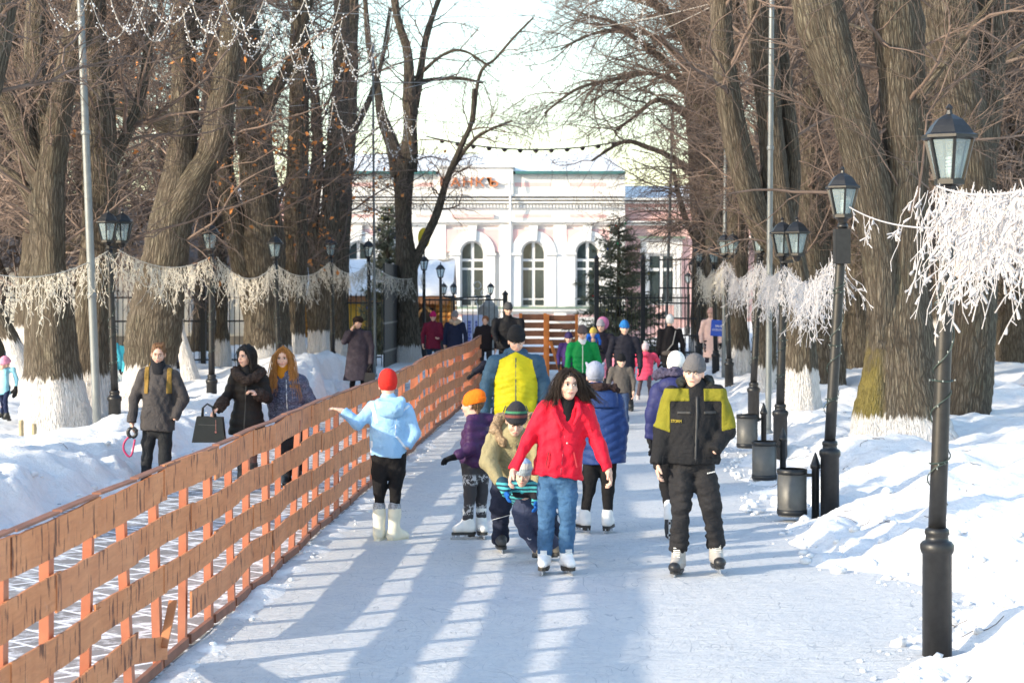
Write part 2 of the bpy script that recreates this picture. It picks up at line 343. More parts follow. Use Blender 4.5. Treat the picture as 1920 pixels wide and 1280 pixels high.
def crown(limbs, r_, n1, n2, n3, zmin=2.5, l1=(1.2, 3.2), l2=(.5, 1.3), l3=(.25, .75), bias=(0, 0, 0), droop=-.02, r3=.0042, r1=(.012, .035), n4=0):
    """twigs of a tree from its limbs (list of (P,R)); returns one vertex and quad array"""
    VV = []; QQ = []; b = 0
    K = 14; LP = np.stack([resample(P, K) for P, R in limbs]); LR = np.stack([np.interp(np.linspace(0, 1, K), np.linspace(0, 1, len(R)), R) for P, R in limbs])
    wts = np.array([np.linalg.norm(np.diff(P, axis=0), axis=1).sum() for P, R in limbs]); wts = wts / wts.sum()
    p, d, rr = spawn(LP, LR, n1 * 3, .12, 1.0, r_, wts); ok = np.where(p[:, 2] > zmin)[0][:n1]; p, d, rr = p[ok], d[ok], rr[ok]
    d = nrm(d + np.array(bias) + np.array([0, 0, .15])); L = l1[0] + (l1[1] - l1[0]) * r_.random(len(p))
    P1, R1 = grow(p, d, L, np.minimum(rr * .5, r1[0] + (r1[1] - r1[0]) * r_.random(len(p))), 9, .17, droop + .02, r_, .3)
    p, d, rr = spawn(P1, R1, n2, .15, .85, r_); L = l2[0] + (l2[1] - l2[0]) * r_.random(n2)
    P2, R2 = grow(p, d, L, np.maximum(rr * .55, r3 * 1.3), 6, .2, droop, r_, .45)
    p, d, rr = spawn(P2, R2, n3, .1, .75, r_); L = l3[0] + (l3[1] - l3[0]) * r_.random(n3)
    P3, R3 = grow(p, d, L, np.full(n3, r3), 4, .22, droop * 1.5, r_, .6)
    for P, R, s in ((P1, R1, 5), (P2, R2, 3), (P3, R3, 3)):
        V, Q = tubes(P, R, s); VV.append(V); QQ.append(Q + b); b += len(V)
    return np.vstack(VV), np.vstack(QQ), (P2, P3)
def leaf_clumps(P3, n, r_, size=.05):
    i = r_.choice(len(P3), n); c = P3[i, -1] + .03 * r_.standard_normal((n, 3)); a = nrm(r_.standard_normal((n, 3))); b = nrm(np.cross(a, r_.standard_normal((n, 3)))); u = np.cross(a, b)
    s = size * (.5 + r_.random((n, 1)))
    V = np.stack([c - b * s, c + u * s * .6 + a * s * .25, c + b * s, c - u * s * .6 + a * s * .25], 1).reshape(-1, 3)
    return V, np.arange(4 * n).reshape(n, 4)
def tree(label, s, stems, washy=None, seed=1, n1=40, n2=260, n3=1100, group=None, mat=None, zmin=2.6, bias=(0, 0, 0), top=10.0, leaves=0, droop=-.02, dep=None, r3=None, l1=(1.2, 3.2), sides=28, name='tree', cat='tree', twig=None):
    r_ = rng(seed); washz = CH - (washy - HY) / s if washy else -9
    limbs = []
    for k, st in enumerate(stems):
        P = np.array([at(x, y, s) for x, y, w in st]); R = np.array([w / 2 / s for x, y, w in st])
        if k:                                             # limbs lean out of the trunk's plane, towards or away from the eye
            dd = (dep[k - 1] if dep else (.5 if k % 2 else -.5)); L = np.concatenate([[0], np.cumsum(np.linalg.norm(np.diff(P, axis=0), axis=1))]); P[:, 1] += dd * L / max(L[-1], .1)
        if st[-1][1] < 20 and P[-1, 2] < top:             # carry on above the frame
            d = P[-1] - P[-3 if len(P) > 3 else -2]; d /= np.linalg.norm(d); d = nrm(d * .6 + np.array([0, 0, .55])); ext = (top - P[-1, 2]) * (.75 + .25 * r_.random())
            P = np.vstack([P, P[-1] + d * ext * .5 + .12 * r_.standard_normal(3), P[-1] + d * ext + .3 * r_.standard_normal(3)]); R = np.append(R, [R[-1] * .6, .02])
        limbs.append((P, R))
    x0, y0 = limbs[0][0][0][:2]; org = np.array([x0, y0, gz(x0, y0)])
    if washy: limbs[0][0][0][2] = min(limbs[0][0][0][2], org[2] - .15)
    root = empty(name, org, label, cat, group); m = mat or BARK
    for k, (P, R) in enumerate(limbs):
        if k == 0 and washy: R = R.copy(); R[0] *= 1.12
        if k: R = R.copy(); R[0] *= 1.1
        limb_mesh('trunk' if k == 0 else 'branch', P, R, m, root, org, washz, seed * 13 + k, sides if R.max() > .06 else 10, .07 if s > 95 else .12)
    V, Q, (P2, P3) = crown(limbs, r_, n1, n2, n3, zmin, bias=bias, droop=droop, r3=r3 or max(.0035, .22 / s), l1=l1)
    mesh_np('crown', V, Q, twig or TWIG, root, False, org)
    if leaves:
        V, Q = leaf_clumps(P3[P3[:, -1, 2].argsort()[:max(20, len(P3) // 3)]], leaves, r_); tag(mesh_np('dry_leaves', V, Q, LEAF, root, False, org), kind='stuff')
    return root
GL, GR = 'old trees of the left row', 'old trees of the right row'
tree('thick grey trunk with whitewashed foot forking above the lamps, beside the tilted steel pole', 127, [
    [(108, 870, 150), (106, 800, 118), (100, 700, 100), (96, 600, 86), (92, 480, 74), (90, 380, 70), (92, 300, 62)],
    [(92, 322, 58), (84, 235, 50), (64, 160, 42), (58, 70, 36), (66, -60, 34)],
    [(94, 345, 52), (116, 235, 48), (138, 150, 50), (168, 65, 50), (205, -40, 46)],
    [(86, 345, 46), (45, 250, 40), (15, 180, 38), (-30, 120, 36)],
    [(84, 420, 26), (30, 340, 20), (-20, 310, 18)]], 712, 11, 46, 330, 1500, GL, dep=[.3, -.9, -.2, .4])
tree('straight grey trunk whitewashed at the foot, half hidden by the tilted steel pole', 122, [
    [(178, 860, 120), (176, 760, 92), (174, 680, 82), (178, 560, 68), (187, 420, 60), (186, 300, 58), (182, 150, 56), (172, 0, 54), (165, -120, 48)],
    [(188, 330, 30), (235, 250, 22), (262, 150, 16), (270, 40, 14)]], 704, 12, 40, 300, 1300, GL)
tree('leaning trunk with a dark bough and big forked limb, behind the man in grey', 108, [
    [(278, 775, 112), (282, 700, 92), (292, 600, 86), (310, 480, 80), (322, 400, 74), (338, 300, 66), (345, 180, 54), (342, 60, 50), (340, -80, 46)],
    [(316, 430, 62), (362, 350, 56), (404, 277, 46), (424, 180, 42), (440, 90, 42), (455, -60, 40)],
    [(348, 240, 44), (300, 226, 36), (250, 207, 32), (205, 195, 30), (150, 182, 22)],
    [(350, 70, 36), (375, 10, 32), (400, -50, 28)]], 690, 13, 50, 380, 1700, GL, leaves=160, dep=[-.6, -.7, .4])
tree('broad trunk with a thinner stem leaning off it, behind the two women on the walkway', 87, [
    [(500, 735, 100), (500, 640, 84), (500, 560, 80), (495, 440, 72), (485, 330, 66), (478, 250, 62), (470, 180, 58), (462, 60, 50), (455, -60, 46)],
    [(496, 650, 56), (468, 530, 50), (440, 420, 46), (420, 330, 40), (412, 240, 32), (400, 100, 26), (390, -40, 20)],
    [(476, 230, 30), (520, 165, 22), (560, 90, 18), (590, -20, 14)]], 652, 14, 50, 380, 1700, GL, leaves=260)
tree('slender straight trunk with white foot next to the broad two-stemmed one', 83, [
    [(548, 735, 56), (548, 640, 48), (553, 520, 44), (555, 400, 42), (560, 280, 40), (562, 150, 36), (565, -60, 32)]], 630, 15, 40, 300, 1400, GL, leaves=260)
tree('trunk splitting low into two upright stems above the icicle lights, white foot', 74, [
    [(596, 715, 56), (597, 640, 46), (600, 560, 50), (606, 510, 48), (615, 434, 40), (621, 356, 38), (631, 258, 34), (638, 150, 28), (642, -60, 24)],
    [(600, 530, 34), (588, 434, 32), (584, 376, 30), (594, 300, 26), (588, 180, 20), (570, 60, 16), (560, -40, 12)]], 622, 16, 44, 320, 1500, GL, leaves=160)
tree('dark slim trunk standing just past the split white-footed one, near the log hut', 68, [
    [(636, 700, 44), (636, 560, 36), (640, 450, 34), (648, 330, 30), (655, 220, 26), (660, 60, 24), (662, -60, 20)],
    [(652, 260, 16), (690, 190, 11), (715, 110, 9), (730, 10, 7)]], 640, 17, 30, 180, 700, GL)
tree('forked tree before the bank with one thin limb sweeping out across its lettering', 62, [
    [(765, 700, 48), (763, 600, 40), (762, 500, 39), (757, 420, 36), (757, 350, 36), (760, 300, 36)],
    [(752, 328, 28), (735, 270, 22), (715, 215, 18), (705, 150, 15), (690, 80, 12), (680, -40, 10)],
    [(765, 322, 30), (770, 250, 24), (768, 170, 22), (765, 100, 20), (745, 30, 16), (735, -60, 14)],
    [(770, 240, 18), (785, 150, 14), (800, 60, 12), (830, -30, 10)],
    [(766, 512, 26), (800, 445, 17), (820, 400, 15), (838, 340, 14), (850, 312, 14), (868, 270, 10), (885, 230, 8), (890, 170, 7)],
    [(850, 312, 9), (880, 272, 7), (905, 250, 5), (960, 225, 3)],
    [(886, 232, 7), (900, 140, 6), (930, 110, 5), (965, 70, 5), (1000, 35, 4)],
    [(772, 155, 8), (815, 148, 6), (860, 145, 6), (905, 152, 4)],
    [(778, 148, 8), (830, 105, 6), (870, 98, 5), (920, 128, 4)]], 650, 18, 80, 620, 2600, None, zmin=4.3, dep=[.4, -.3, .6, -.5, .2, -.2, .5, -.4], l1=(.8, 2.4), top=9.5, r3=.0042, droop=-.06)
tree('massive twin trunk with yellow moss low on one side, foot sunk in the snow bank', 144, [
    [(1702, 900, 200), (1696, 800, 160), (1690, 700, 132), (1690, 600, 112), (1695, 450, 98), (1700, 300, 88), (1690, 150, 82), (1682, 0, 78), (1680, -120, 72)],
    [(1646, 890, 130), (1644, 780, 105), (1650, 680, 76), (1653, 560, 68), (1640, 420, 76), (1610, 280, 82), (1575, 170, 80), (1540, 70, 76), (1515, -20, 72), (1490, -120, 66)],
    [(1690, 230, 22), (1740, 150, 14), (1800, 60, 11), (1850, -30, 9)]], 782, 21, 50, 360, 1500, GR, BARKM, zmin=2.9, dep=[-.35, -1.2])
tree('dark trunk standing behind the nearest lamp post on the snow bank', 132, [
    [(1812, 880, 108), (1812, 780, 86), (1820, 680, 78), (1830, 560, 78), (1826, 450, 82), (1815, 300, 100), (1790, 150, 95), (1775, 0, 90), (1765, -120, 80)],
    [(1826, 440, 66), (1850, 250, 60), (1866, 100, 60), (1880, -60, 56)]], 792, 22, 50, 380, 1700, GR)
tree('two-stemmed tree behind the fourth lamp, one stem bowed out over the rink', 118, [
    [(1502, 820, 84), (1500, 720, 68), (1495, 600, 62), (1485, 500, 58), (1464, 420, 56), (1450, 300, 56), (1440, 180, 54), (1430, 60, 52), (1420, -80, 48)],
    [(1474, 480, 52), (1424, 420, 52), (1393, 330, 50), (1368, 230, 46), (1350, 120, 42), (1344, 30, 42), (1342, -80, 40)],
    [(1470, 440, 42), (1490, 330, 34), (1482, 200, 30), (1470, 80, 26), (1465, -60, 22)]], 696, 23, 44, 320, 1300, GR, dep=[-.8, .5])
tree('greyish trunk between the second lamp and the two-stemmed tree, whitewashed low', 97, [
    [(1556, 800, 70), (1550, 650, 58), (1537, 500, 54), (1525, 400, 50), (1517, 280, 46), (1530, 120, 40), (1540, -60, 36)]], 726, 24, 44, 320, 1500, GR)
tree('plain straight trunk seen between the mossy twin trunk and the second lamp', 84, [
    [(1602, 760, 66), (1600, 500, 55), (1595, 300, 52), (1590, 150, 54), (1588, -80, 50)]], 720, 25, 40, 300, 1500, GR)
tree('trunk with tall white foot behind the lamp beside the steel pole', 83, [
    [(1386, 770, 58), (1385, 660, 46), (1383, 560, 44), (1378, 430, 42), (1375, 330, 36), (1372, 150, 32), (1370, -60, 28)]], 655, 26, 46, 340, 1700, GR, bias=(-.5, 0, 0))
tree('brown trunk with white foot just beside the straight steel pole', 101, [
    [(1440, 800, 56), (1436, 680, 45), (1432, 560, 42), (1440, 400, 38), (1448, 250, 34), (1450, -60, 30)]], 690, 27, 40, 300, 1500, GR)
tree('dark trunk at the rink end whose long branches reach over the avenue', 62, [
    [(1320, 720, 48), (1318, 560, 40), (1315, 420, 40), (1310, 300, 40), (1302, 200, 36), (1295, 80, 32), (1290, -60, 28)],
    [(1308, 335, 17), (1260, 295, 12), (1215, 275, 9), (1170, 265, 7), (1110, 300, 4)],
    [(1308, 235, 17), (1270, 205, 12), (1230, 190, 9), (1190, 220, 6), (1150, 250, 4)],
    [(1318, 480, 13), (1290, 420, 10), (1275, 370, 9), (1265, 320, 7)],
    [(1300, 130, 16), (1240, 80, 12), (1180, 60, 9), (1110, 70, 6), (1050, 100, 4)],
    [(1296, 60, 14), (1230, 10, 10), (1160, -10, 8), (1080, -10, 5)],
    [(1298, 180, 14), (1230, 140, 10), (1150, 150, 7), (1080, 170, 5), (1020, 215, 3)]], 640, 28, 130, 1400, 6000, GR, bias=(-.7, 0, 0), zmin=3.6, droop=-.07, dep=[.5, -.8, .3, -1.0, .9, -.4])
tree('dark trunk with reaching branches beside the lamp cluster, behind the blue sign', 70, [
    [(1350, 740, 50), (1346, 560, 42), (1340, 400, 40), (1336, 200, 38), (1330, -60, 34)],
    [(1338, 260, 18), (1280, 150, 13), (1220, 90, 10), (1150, 40, 7), (1090, 20, 4)],
    [(1336, 160, 18), (1270, 60, 12), (1200, -20, 9)]], 650, 29, 100, 1000, 4200, GR, bias=(-.7, 0, 0), zmin=4.0, droop=-.06)
tree('thin whitewashed trunk leaning in the snow behind the man in grey', 92, [
    [(362, 725, 30), (344, 650, 21), (333, 600, 18), (322, 520, 16), (312, 420, 13), (300, 250, 9)]], 500, 31, 16, 100, 400)
tree('leaning trunk with a white foot behind the toddler in light blue', 100, [
    [(60, 735, 52), (28, 655, 36), (2, 600, 31), (-30, 520, 28), (-60, 400, 24), (-80, 200, 18)]], 640, 32, 20, 160, 700)
tree('thin trunk with white base behind the iron fence beside the second lantern', 72, [
    [(418, 700, 28), (416, 600, 24), (415, 500, 22), (410, 300, 18), (400, -40, 12)]], 640, 33, 30, 260, 1200)
tree('slim white-footed trunk beyond the snow bank, nearer the bench', 85, [
    [(1862, 745, 32), (1864, 650, 24), (1868, 560, 22), (1880, 300, 18), (1890, -40, 14)]], 655, 34, 30, 260, 1200)
tree('slim white-footed trunk beyond the snow bank, close to the dark trunk', 88, [
    [(1843, 745, 30), (1844, 650, 24), (1846, 560, 22), (1850, 300, 18), (1850, -40, 14)]], 655, 35, 30, 260, 1200)
# trees of the left row nearer than the frame shows: they shade the rink
for k, (x, y, hx) in enumerate(((-7.3, 21.6, .3), (-7.4, 16.0, -.2), (-11.5, 17, 0))):
    s = F / y; X = CX + x * s; Hh = lambda z: HY - (z - CH) * s
    tree('old bare tree of the left row before the first lamp', s, [
        [(X, Hh(-.2), .95 * s), (X, Hh(1), .74 * s), (X + hx * s * .4, Hh(2.6), .64 * s), (X + hx * s, Hh(4.4), .52 * s), (X + hx * s * 1.6, Hh(6.6), .42 * s), (X + hx * s * 2, Hh(9.5), .2 * s)],
        [(X + hx * s * .4, Hh(2.7), .42 * s), (X + (hx + .9) * s, Hh(4.2), .34 * s), (X + (hx + 1.3) * s, Hh(6.3), .26 * s), (X + (hx + 1.6) * s, Hh(9), .12 * s)],
        [(X + hx * s, Hh(4.2), .3 * s), (X + (hx - 1.2) * s, Hh(5.6), .22 * s), (X + (hx - 1.8) * s, Hh(8), .12 * s)]],
        Hh(.95), 41 + k, 46, 340, 1500, 'shade trees of the left row', r3=.005, top=10, zmin=3.6, dep=[.6, -.8])
# the tangle of bare trees behind both rows: four trees, then copies of them
def proto(seed):
    r_ = rng(seed); root = empty('bare_tree', (0, 0, 0), 'x', 'tree'); h = 11.5
    T = (np.array([(0, 0, -.4), (.05, 0, 1.2), (.1, .1, 3), (.0, .2, 5.5), (.2, .1, 8.5), (.2, .2, h)]), np.array([.36, .29, .25, .2, .13, .03])); limbs = [T]
    for k in range(9):
        z = 1.9 + 6.2 * k / 8; a = k * 2.4 + r_.random(); c = np.array([.1, .1, z]); d = np.array([math.cos(a), math.sin(a), .75 + .5 * r_.random()]); L = 3.3 - .16 * k
        P = np.array([c + d * L * t / np.linalg.norm(d) + (.16 * r_.standard_normal(3) if t else 0) + np.array([0, 0, .5 * t * t]) for t in (0, .33, .66, 1)]); limbs.append((P, np.array([.11, .08, .055, .02])))
    for k, (P, R) in enumerate(limbs): limb_mesh('trunk' if k == 0 else 'branch', P, R, BARK, root, None, .95 if seed % 2 else -9, seed + k, 14 if k == 0 else 7, .25)
    V, Q, _ = crown(limbs, r_, 125, 1200, 6200, 1.2, r3=.0085, droop=-.03, l1=(1.0, 2.8), r1=(.015, .04)); mesh_np('crown', V, Q, TWIGD, root, False)
    return root
PROTO = [proto(k) for k in (101, 102, 103, 104)]
def copy_tree(o, loc, rz, sc):
    c = o.copy(); COL.objects.link(c); c.location = loc; c.rotation_euler = (0, 0, rz); c.scale = (sc, sc, sc)
    for ch in o.children: d = ch.copy(); COL.objects.link(d); d.parent = c
    return c
def far_trees(spots, label, group):
    r_ = rng(5)
    for k, (x, y) in enumerate(spots):
        p = PROTO[k % 4]; loc = (x, y, gz(x, y)); rz = r_.random() * 6.28; sc = .85 + .4 * r_.random()
        c = copy_tree(p, loc, rz, sc); tag(c, label, 'tree', group)
lf = [(-9.5, 38), (-12, 42), (-10.5, 47), (-14.5, 46), (-15.5, 42), (-12.5, 50), (-17, 53), (-9.5, 59), (-13.5, 45), (-21, 55), (-15, 50.5), (-18.5, 47), (-24, 68), (-24, 57), (-28, 62), (-16, 50), (-21, 52), (-33, 68), (-27, 74), (-34, 80)]
rf = [(8.2, 36), (10.5, 40), (9.2, 46), (13, 47), (7.6, 53), (11.5, 55), (16, 55), (8.8, 62), (13.5, 63), (18.5, 63), (11, 71), (16, 73), (22, 72), (20, 84), (26, 84), (14.5, 82), (30, 90), (7.4, 44), (34, 95)]
far_trees(lf, 'bare brown tree in the tangle behind the left row', 'bare trees behind the left row')
far_trees(rf, 'bare brown tree in the tangle behind the right row', 'bare trees behind the right row')
for p in PROTO:
    for ch in list(p.children): bpy.data.objects.remove(ch)
    bpy.data.objects.remove(p)
# ------------------------------------------------------------------ the bank building and other things beyond the rink
WHITE = plain((.80, .775, .73), .8, 0, .03, 2, .15, 'white_plaster', .2)
WHITE2 = plain((.74, .72, .69), .8, 0, .03, 2, .15, 'white_plaster', .2)
PINK = plain((.79, .51, .47), .85, 0, .06, 2, .15, 'pink_plaster', .2)
GLASS = plain((.045, .06, .06), .08, 0, .4, .9, 0, 'window_glass', .6)
GREEN = plain((.05, .16, .15), .5, 0, .1, 3, 0, 'green_roof_edge')
ROOFSNOW = snow_mat('roof_snow', 0, .6)
IRON = plain((.022, .023, .026), .45, .3, .2, 14, .1, 'black_iron')
def bank():
    s = 42.35; Y0 = F / s
    def X(px): return (px - CX) / s
    def Z(py): return CH - (py - HY) / s
    org = (X(960), Y0, 0)
    root = empty('bank_building', org, 'long white and pink bank building with arched windows closing the avenue', 'building')
    ob = lambda mb, name, m, par=root, sm=False: mb.build(name, m, par, sm, org)
    def bx(mb, x0, x1, y0, y1, d0, d1):      # a block from photo columns x0..x1, rows y0 (top)..y1, standing d0 proud of the wall line, d1 deep
        return mb.box(((X(x0) + X(x1)) / 2, Y0 - d0 + (d0 + d1) / 2, (Z(y0) + Z(y1)) / 2), (X(x1) - X(x0), d0 + d1, Z(y0) - Z(y1)))
    m = MB(); bx(m, 560, 1172, 327, 660, 0, 14); ob(m, 'wall', WHITE)
    m = MB(); bx(m, 1172.2, 1420, 372, 660, -.6, 12); ob(m, 'wing_wall', PINK)
    m = MB(); bx(m, 240, 559.8, 372, 660, -.6, 12); ob(m, 'wing_wall', PINK)
    m = MB(); bx(m, 822, 962, 314, 345, .22, 1.2); bx(m, 818, 966, 311, 314.5, .34, 1.2); bx(m, 822, 962, 345, 365, .14, .1); ob(m, 'parapet', WHITE)
    m = MB(); bx(m, 560, 818, 321.5, 326.8, .35, 14); bx(m, 966, 1172, 321.5, 326.8, .35, 14); ob(m, 'roof_edge', GREEN)
    # roof with snow, stepping back above the edge
    m = MB(); m.add([(X(560), Y0, Z(321)), (X(1172), Y0, Z(321)), (X(1172), Y0 + 14, Z(321)), (X(560), Y0 + 14, Z(321)), (X(580), Y0 + 7, Z(268)), (X(1150), Y0 + 7, Z(268))], [(0, 1, 5, 4), (2, 3, 4, 5), (1, 2, 5), (3, 0, 4)]); ob(m, 'roof', ROOFSNOW)
    m = MB(); m.add([(X(1172), Y0 + .6, Z(371)), (X(1420), Y0 + .6, Z(371)), (X(1420), Y0 + 12, Z(371)), (X(1172), Y0 + 12, Z(371)), (X(1172), Y0 + 6, Z(335)), (X(1400), Y0 + 6, Z(335))], [(0, 1, 5, 4), (2, 3, 4, 5), (1, 2, 5)]); ob(m, 'roof', ROOFSNOW)
    m = MB(); m.add([(X(240), Y0 + .6, Z(371)), (X(559.5), Y0 + .6, Z(371)), (X(559.5), Y0 + 12, Z(371)), (X(240), Y0 + 12, Z(371)), (X(260), Y0 + 6, Z(335)), (X(559.5), Y0 + 6, Z(335))], [(0, 1, 5, 4), (2, 3, 4, 5), (3, 0, 4)]); ob(m, 'roof', ROOFSNOW)
    m = MB()
    for y, h, d in ((366, 3, .42), (372, 3, .3), (378, 3, .22), (415.5, 2.4, .26), (419, 2.5, .16)): bx(m, 560, 1171.5, y, y + h, d, .05)
    for y, h, d in ((371, 4, .0), (378, 3, -.2), (414, 3, -.2), (419, 3, -.35)): bx(m, 1172.4, 1420, y, y + h, d, .7); bx(m, 240, 559.6, y, y + h, d, .7)
    ob(m, 'cornice', WHITE)
    m = MB()
    for x in np.arange(566, 1168, 6.2): bx(m, x, x + 3.2, 384, 390, .16, .02)
    ob(m, 'dentil_band', WHITE); m = MB()
    for x in np.arange(1180, 1410, 6.2): bx(m, x, x + 3.2, 388, 393, -.46, .7)
    ob(m, 'dentil_band', WHITE)
    m = MB()
    for a, b in ((655, 700), (777, 812), (965, 1034), (1068, 1137)): bx(m, a, b, 342.5, 350, .012, .01)
    for a, b in ((655, 700), (780, 812), (965, 1034), (1068, 1137)): bx(m, a, b, 402, 408.5, .012, .01)
    bx(m, 847, 926, 402, 408.5, .152, .01)
    bx(m, 1176, 1300, 404, 409, -.5, .7); bx(m, 600, 1172, 589, 594, .02, .01); ob(m, 'pink_panel', PINK)
    m = MB()
    for a, b in ((812, 836), (936, 962), (1038, 1062), (1142, 1171.3), (704, 728), (600, 626)): bx(m, a, b, 422, 600, .2, .02)
    bx(m, 560, 1171.4, 578, 583, .3, .02); ob(m, 'pilaster', WHITE)
    m = MB(); bx(m, 580, 1171.2, 575.5, 577.9, .36, .02); bx(m, 1196, 1286, 443, 446, -.1, .7); ob(m, 'sill_flashing', plain((.22, .30, .2), .6))
    def arch(x, hw, top, bot, r):          # photo column, half width, top, bottom, recess
        cx = X(x); R = hw / s; zs = Z(top) - R; zb = Z(bot); yb = Y0 - .04
        n = 14; pts = [(cx - R, zb), (cx + R, zb)] + [(cx + R * math.cos(math.pi * k / n), zs + R * math.sin(math.pi * k / n)) for k in range(n + 1)]
        fr = MB().prism(pts, Y0 - .03, Y0 + .02); w_ = ob(fr, 'window', WHITE2)
        g = MB(); b = .10; y0_, y1_ = Y0 - .05, Y0 - .02
        for q in (-1, 1):
            x0, x1 = (cx - R + b, cx - .07) if q < 0 else (cx + .07, cx + R - b)
            for z0, z1 in ((Z(572), Z(562)), (Z(559), Z(506)), (Z(502), Z(490))): g.prism([(x0, z0), (x1, z0), (x1, z1), (x0, z1)], y0_, y1_)
            arcp = [(x0, Z(485)), (x1, Z(485))]; ra = R - b
            for k in range(9):
                xx = x1 + (x0 - x1) * k / 8; arcp.append((xx, zs + math.sqrt(max(ra * ra - (xx - cx) ** 2, .0004))))
            g.prism(arcp, y0_, y1_)
        ob(g, 'pane', GLASS, w_)
        # surround: raised arch ring, jambs, keystone, pink corners
        su = MB(); R2 = R + .44
        for k in range(n):
            a0, a1 = math.pi * k / n, math.pi * (k + 1) / n
            su.prism([(cx + R * math.cos(a0), zs + R * math.sin(a0)), (cx + R2 * math.cos(a0), zs + R2 * math.sin(a0)), (cx + R2 * math.cos(a1), zs + R2 * math.sin(a1)), (cx + R * math.cos(a1), zs + R * math.sin(a1))], Y0 - .26, Y0 + .01)
        for q in (-1, 1):
            x0, x1 = sorted((cx + q * R, cx + q * R2)); su.prism([(x0, zb), (x1, zb), (x1, zs), (x0, zs)], Y0 - .24, Y0 + .01)
            su.prism(sorted([(x0 - .05, zs - .09), (x1 + .05, zs - .09)]) + sorted([(x1 + .05, zs), (x0 - .05, zs)], reverse=True), Y0 - .33, Y0 + .01)
        su.prism([(cx - .14, Z(top) - .02), (cx + .14, Z(top) - .02), (cx + .2, Z(top) + .66), (cx - .2, Z(top) + .66)], Y0 - .36, Y0 + .01)
        ob(su, 'window_surround', WHITE)
        co = MB()
        for q in (-1, 1):
            p = [(cx + q * 1.28, zs), (cx + q * 1.28, Z(430)), (cx + q * .2, Z(430))] + [(cx + q * (R2) * math.sin(t), zs + R2 * math.cos(t)) for t in np.linspace(.25, 1.5, 8)]
            if q < 0: p = p[::-1]
            co.prism(p, Y0 - .17, Y0 + .01)
        ob(co, 'pink_corner', PINK)
    for x, hw in ((672, 21), (886, 23.5), (1000, 23.5), (1101, 23)): arch(x, hw, 451, 575, .2)
    def rectwin(x0, x1, y0, y1):
        yw = Y0 + .6
        m = MB(); bx(m, x0 - 18, x1 + 18, y0 - 32, y0 - 5, -.38, .7); bx(m, x0 - 22, x1 + 22, y0 - 36, y0 - 32, -.2, .7); bx(m, x0 - 16, x0 - 3, y0 - 5, y1 + 30, -.42, .7); bx(m, x1 + 3, x1 + 16, y0 - 5, y1 + 30, -.42, .7); ob(m, 'window_surround', WHITE)
        m = MB(); bx(m, x0 - 3, x1 + 3, y0 - 5, y1 + 6, -.55, .7); w_ = ob(m, 'window', WHITE2)
        g = MB(); xm = (x0 + x1) / 2
        for a, b in ((x0, xm - 3), (xm + 3, x1)):
            for c, d in ((y0, y0 + 22), (y0 + 28, y1)): bx(g, a, b, c, d, -.53, .6)
        ob(g, 'pane', GLASS, w_)
    rectwin(1220, 1263, 480, 566); rectwin(1345, 1388, 480, 566); rectwin(430, 470, 480, 566); rectwin(505, 540, 480, 566)
    # the orange lettering on the parapet
    fc = bpy.data.curves.new('lettering', 'FONT'); fc.body = 'БАНКЪ'; fc.size = 20.5 / s * 1.42; fc.extrude = .05; fc.space_character = 1.12
    fo = bpy.data.objects.new('tmp', fc); COL.objects.link(fo); fo.rotation_euler = (rad(90), 0, 0); fo.location = (0, 0, 0)
    bpy.context.view_layer.update(); me = bpy.data.meshes.new_from_object(fo.evaluated_get(bpy.context.evaluated_depsgraph_get())); bpy.data.objects.remove(fo)
    co = np.array([v.co for v in me.vertices]); wd = co[:, 0].max() - co[:, 0].min(); k = (X(934) - X(826)) / wd
    for v in me.vertices: v.co = (v.co.x * k - org[0] + X(826) - co[:, 0].min() * k, -v.co.z - .28, v.co.y * (17.5 / s) / co[:, 1].max() + Z(350.5))
    me.materials.append(plain((.62, .20, .06), .6)); me.name = 'lettering'; o = bpy.data.objects.new('lettering', me); COL.objects.link(o); o.parent = root
    m = MB(); a = X(957); m.tube([(a, Y0 - .26, Z(640)), (a, Y0 - .3, Z(420)), (a, Y0 - .5, Z(368)), (a - .05, Y0 - .45, Z(326))], .06, 6); ob(m, 'downpipe', WHITE2)
    return root
bank()
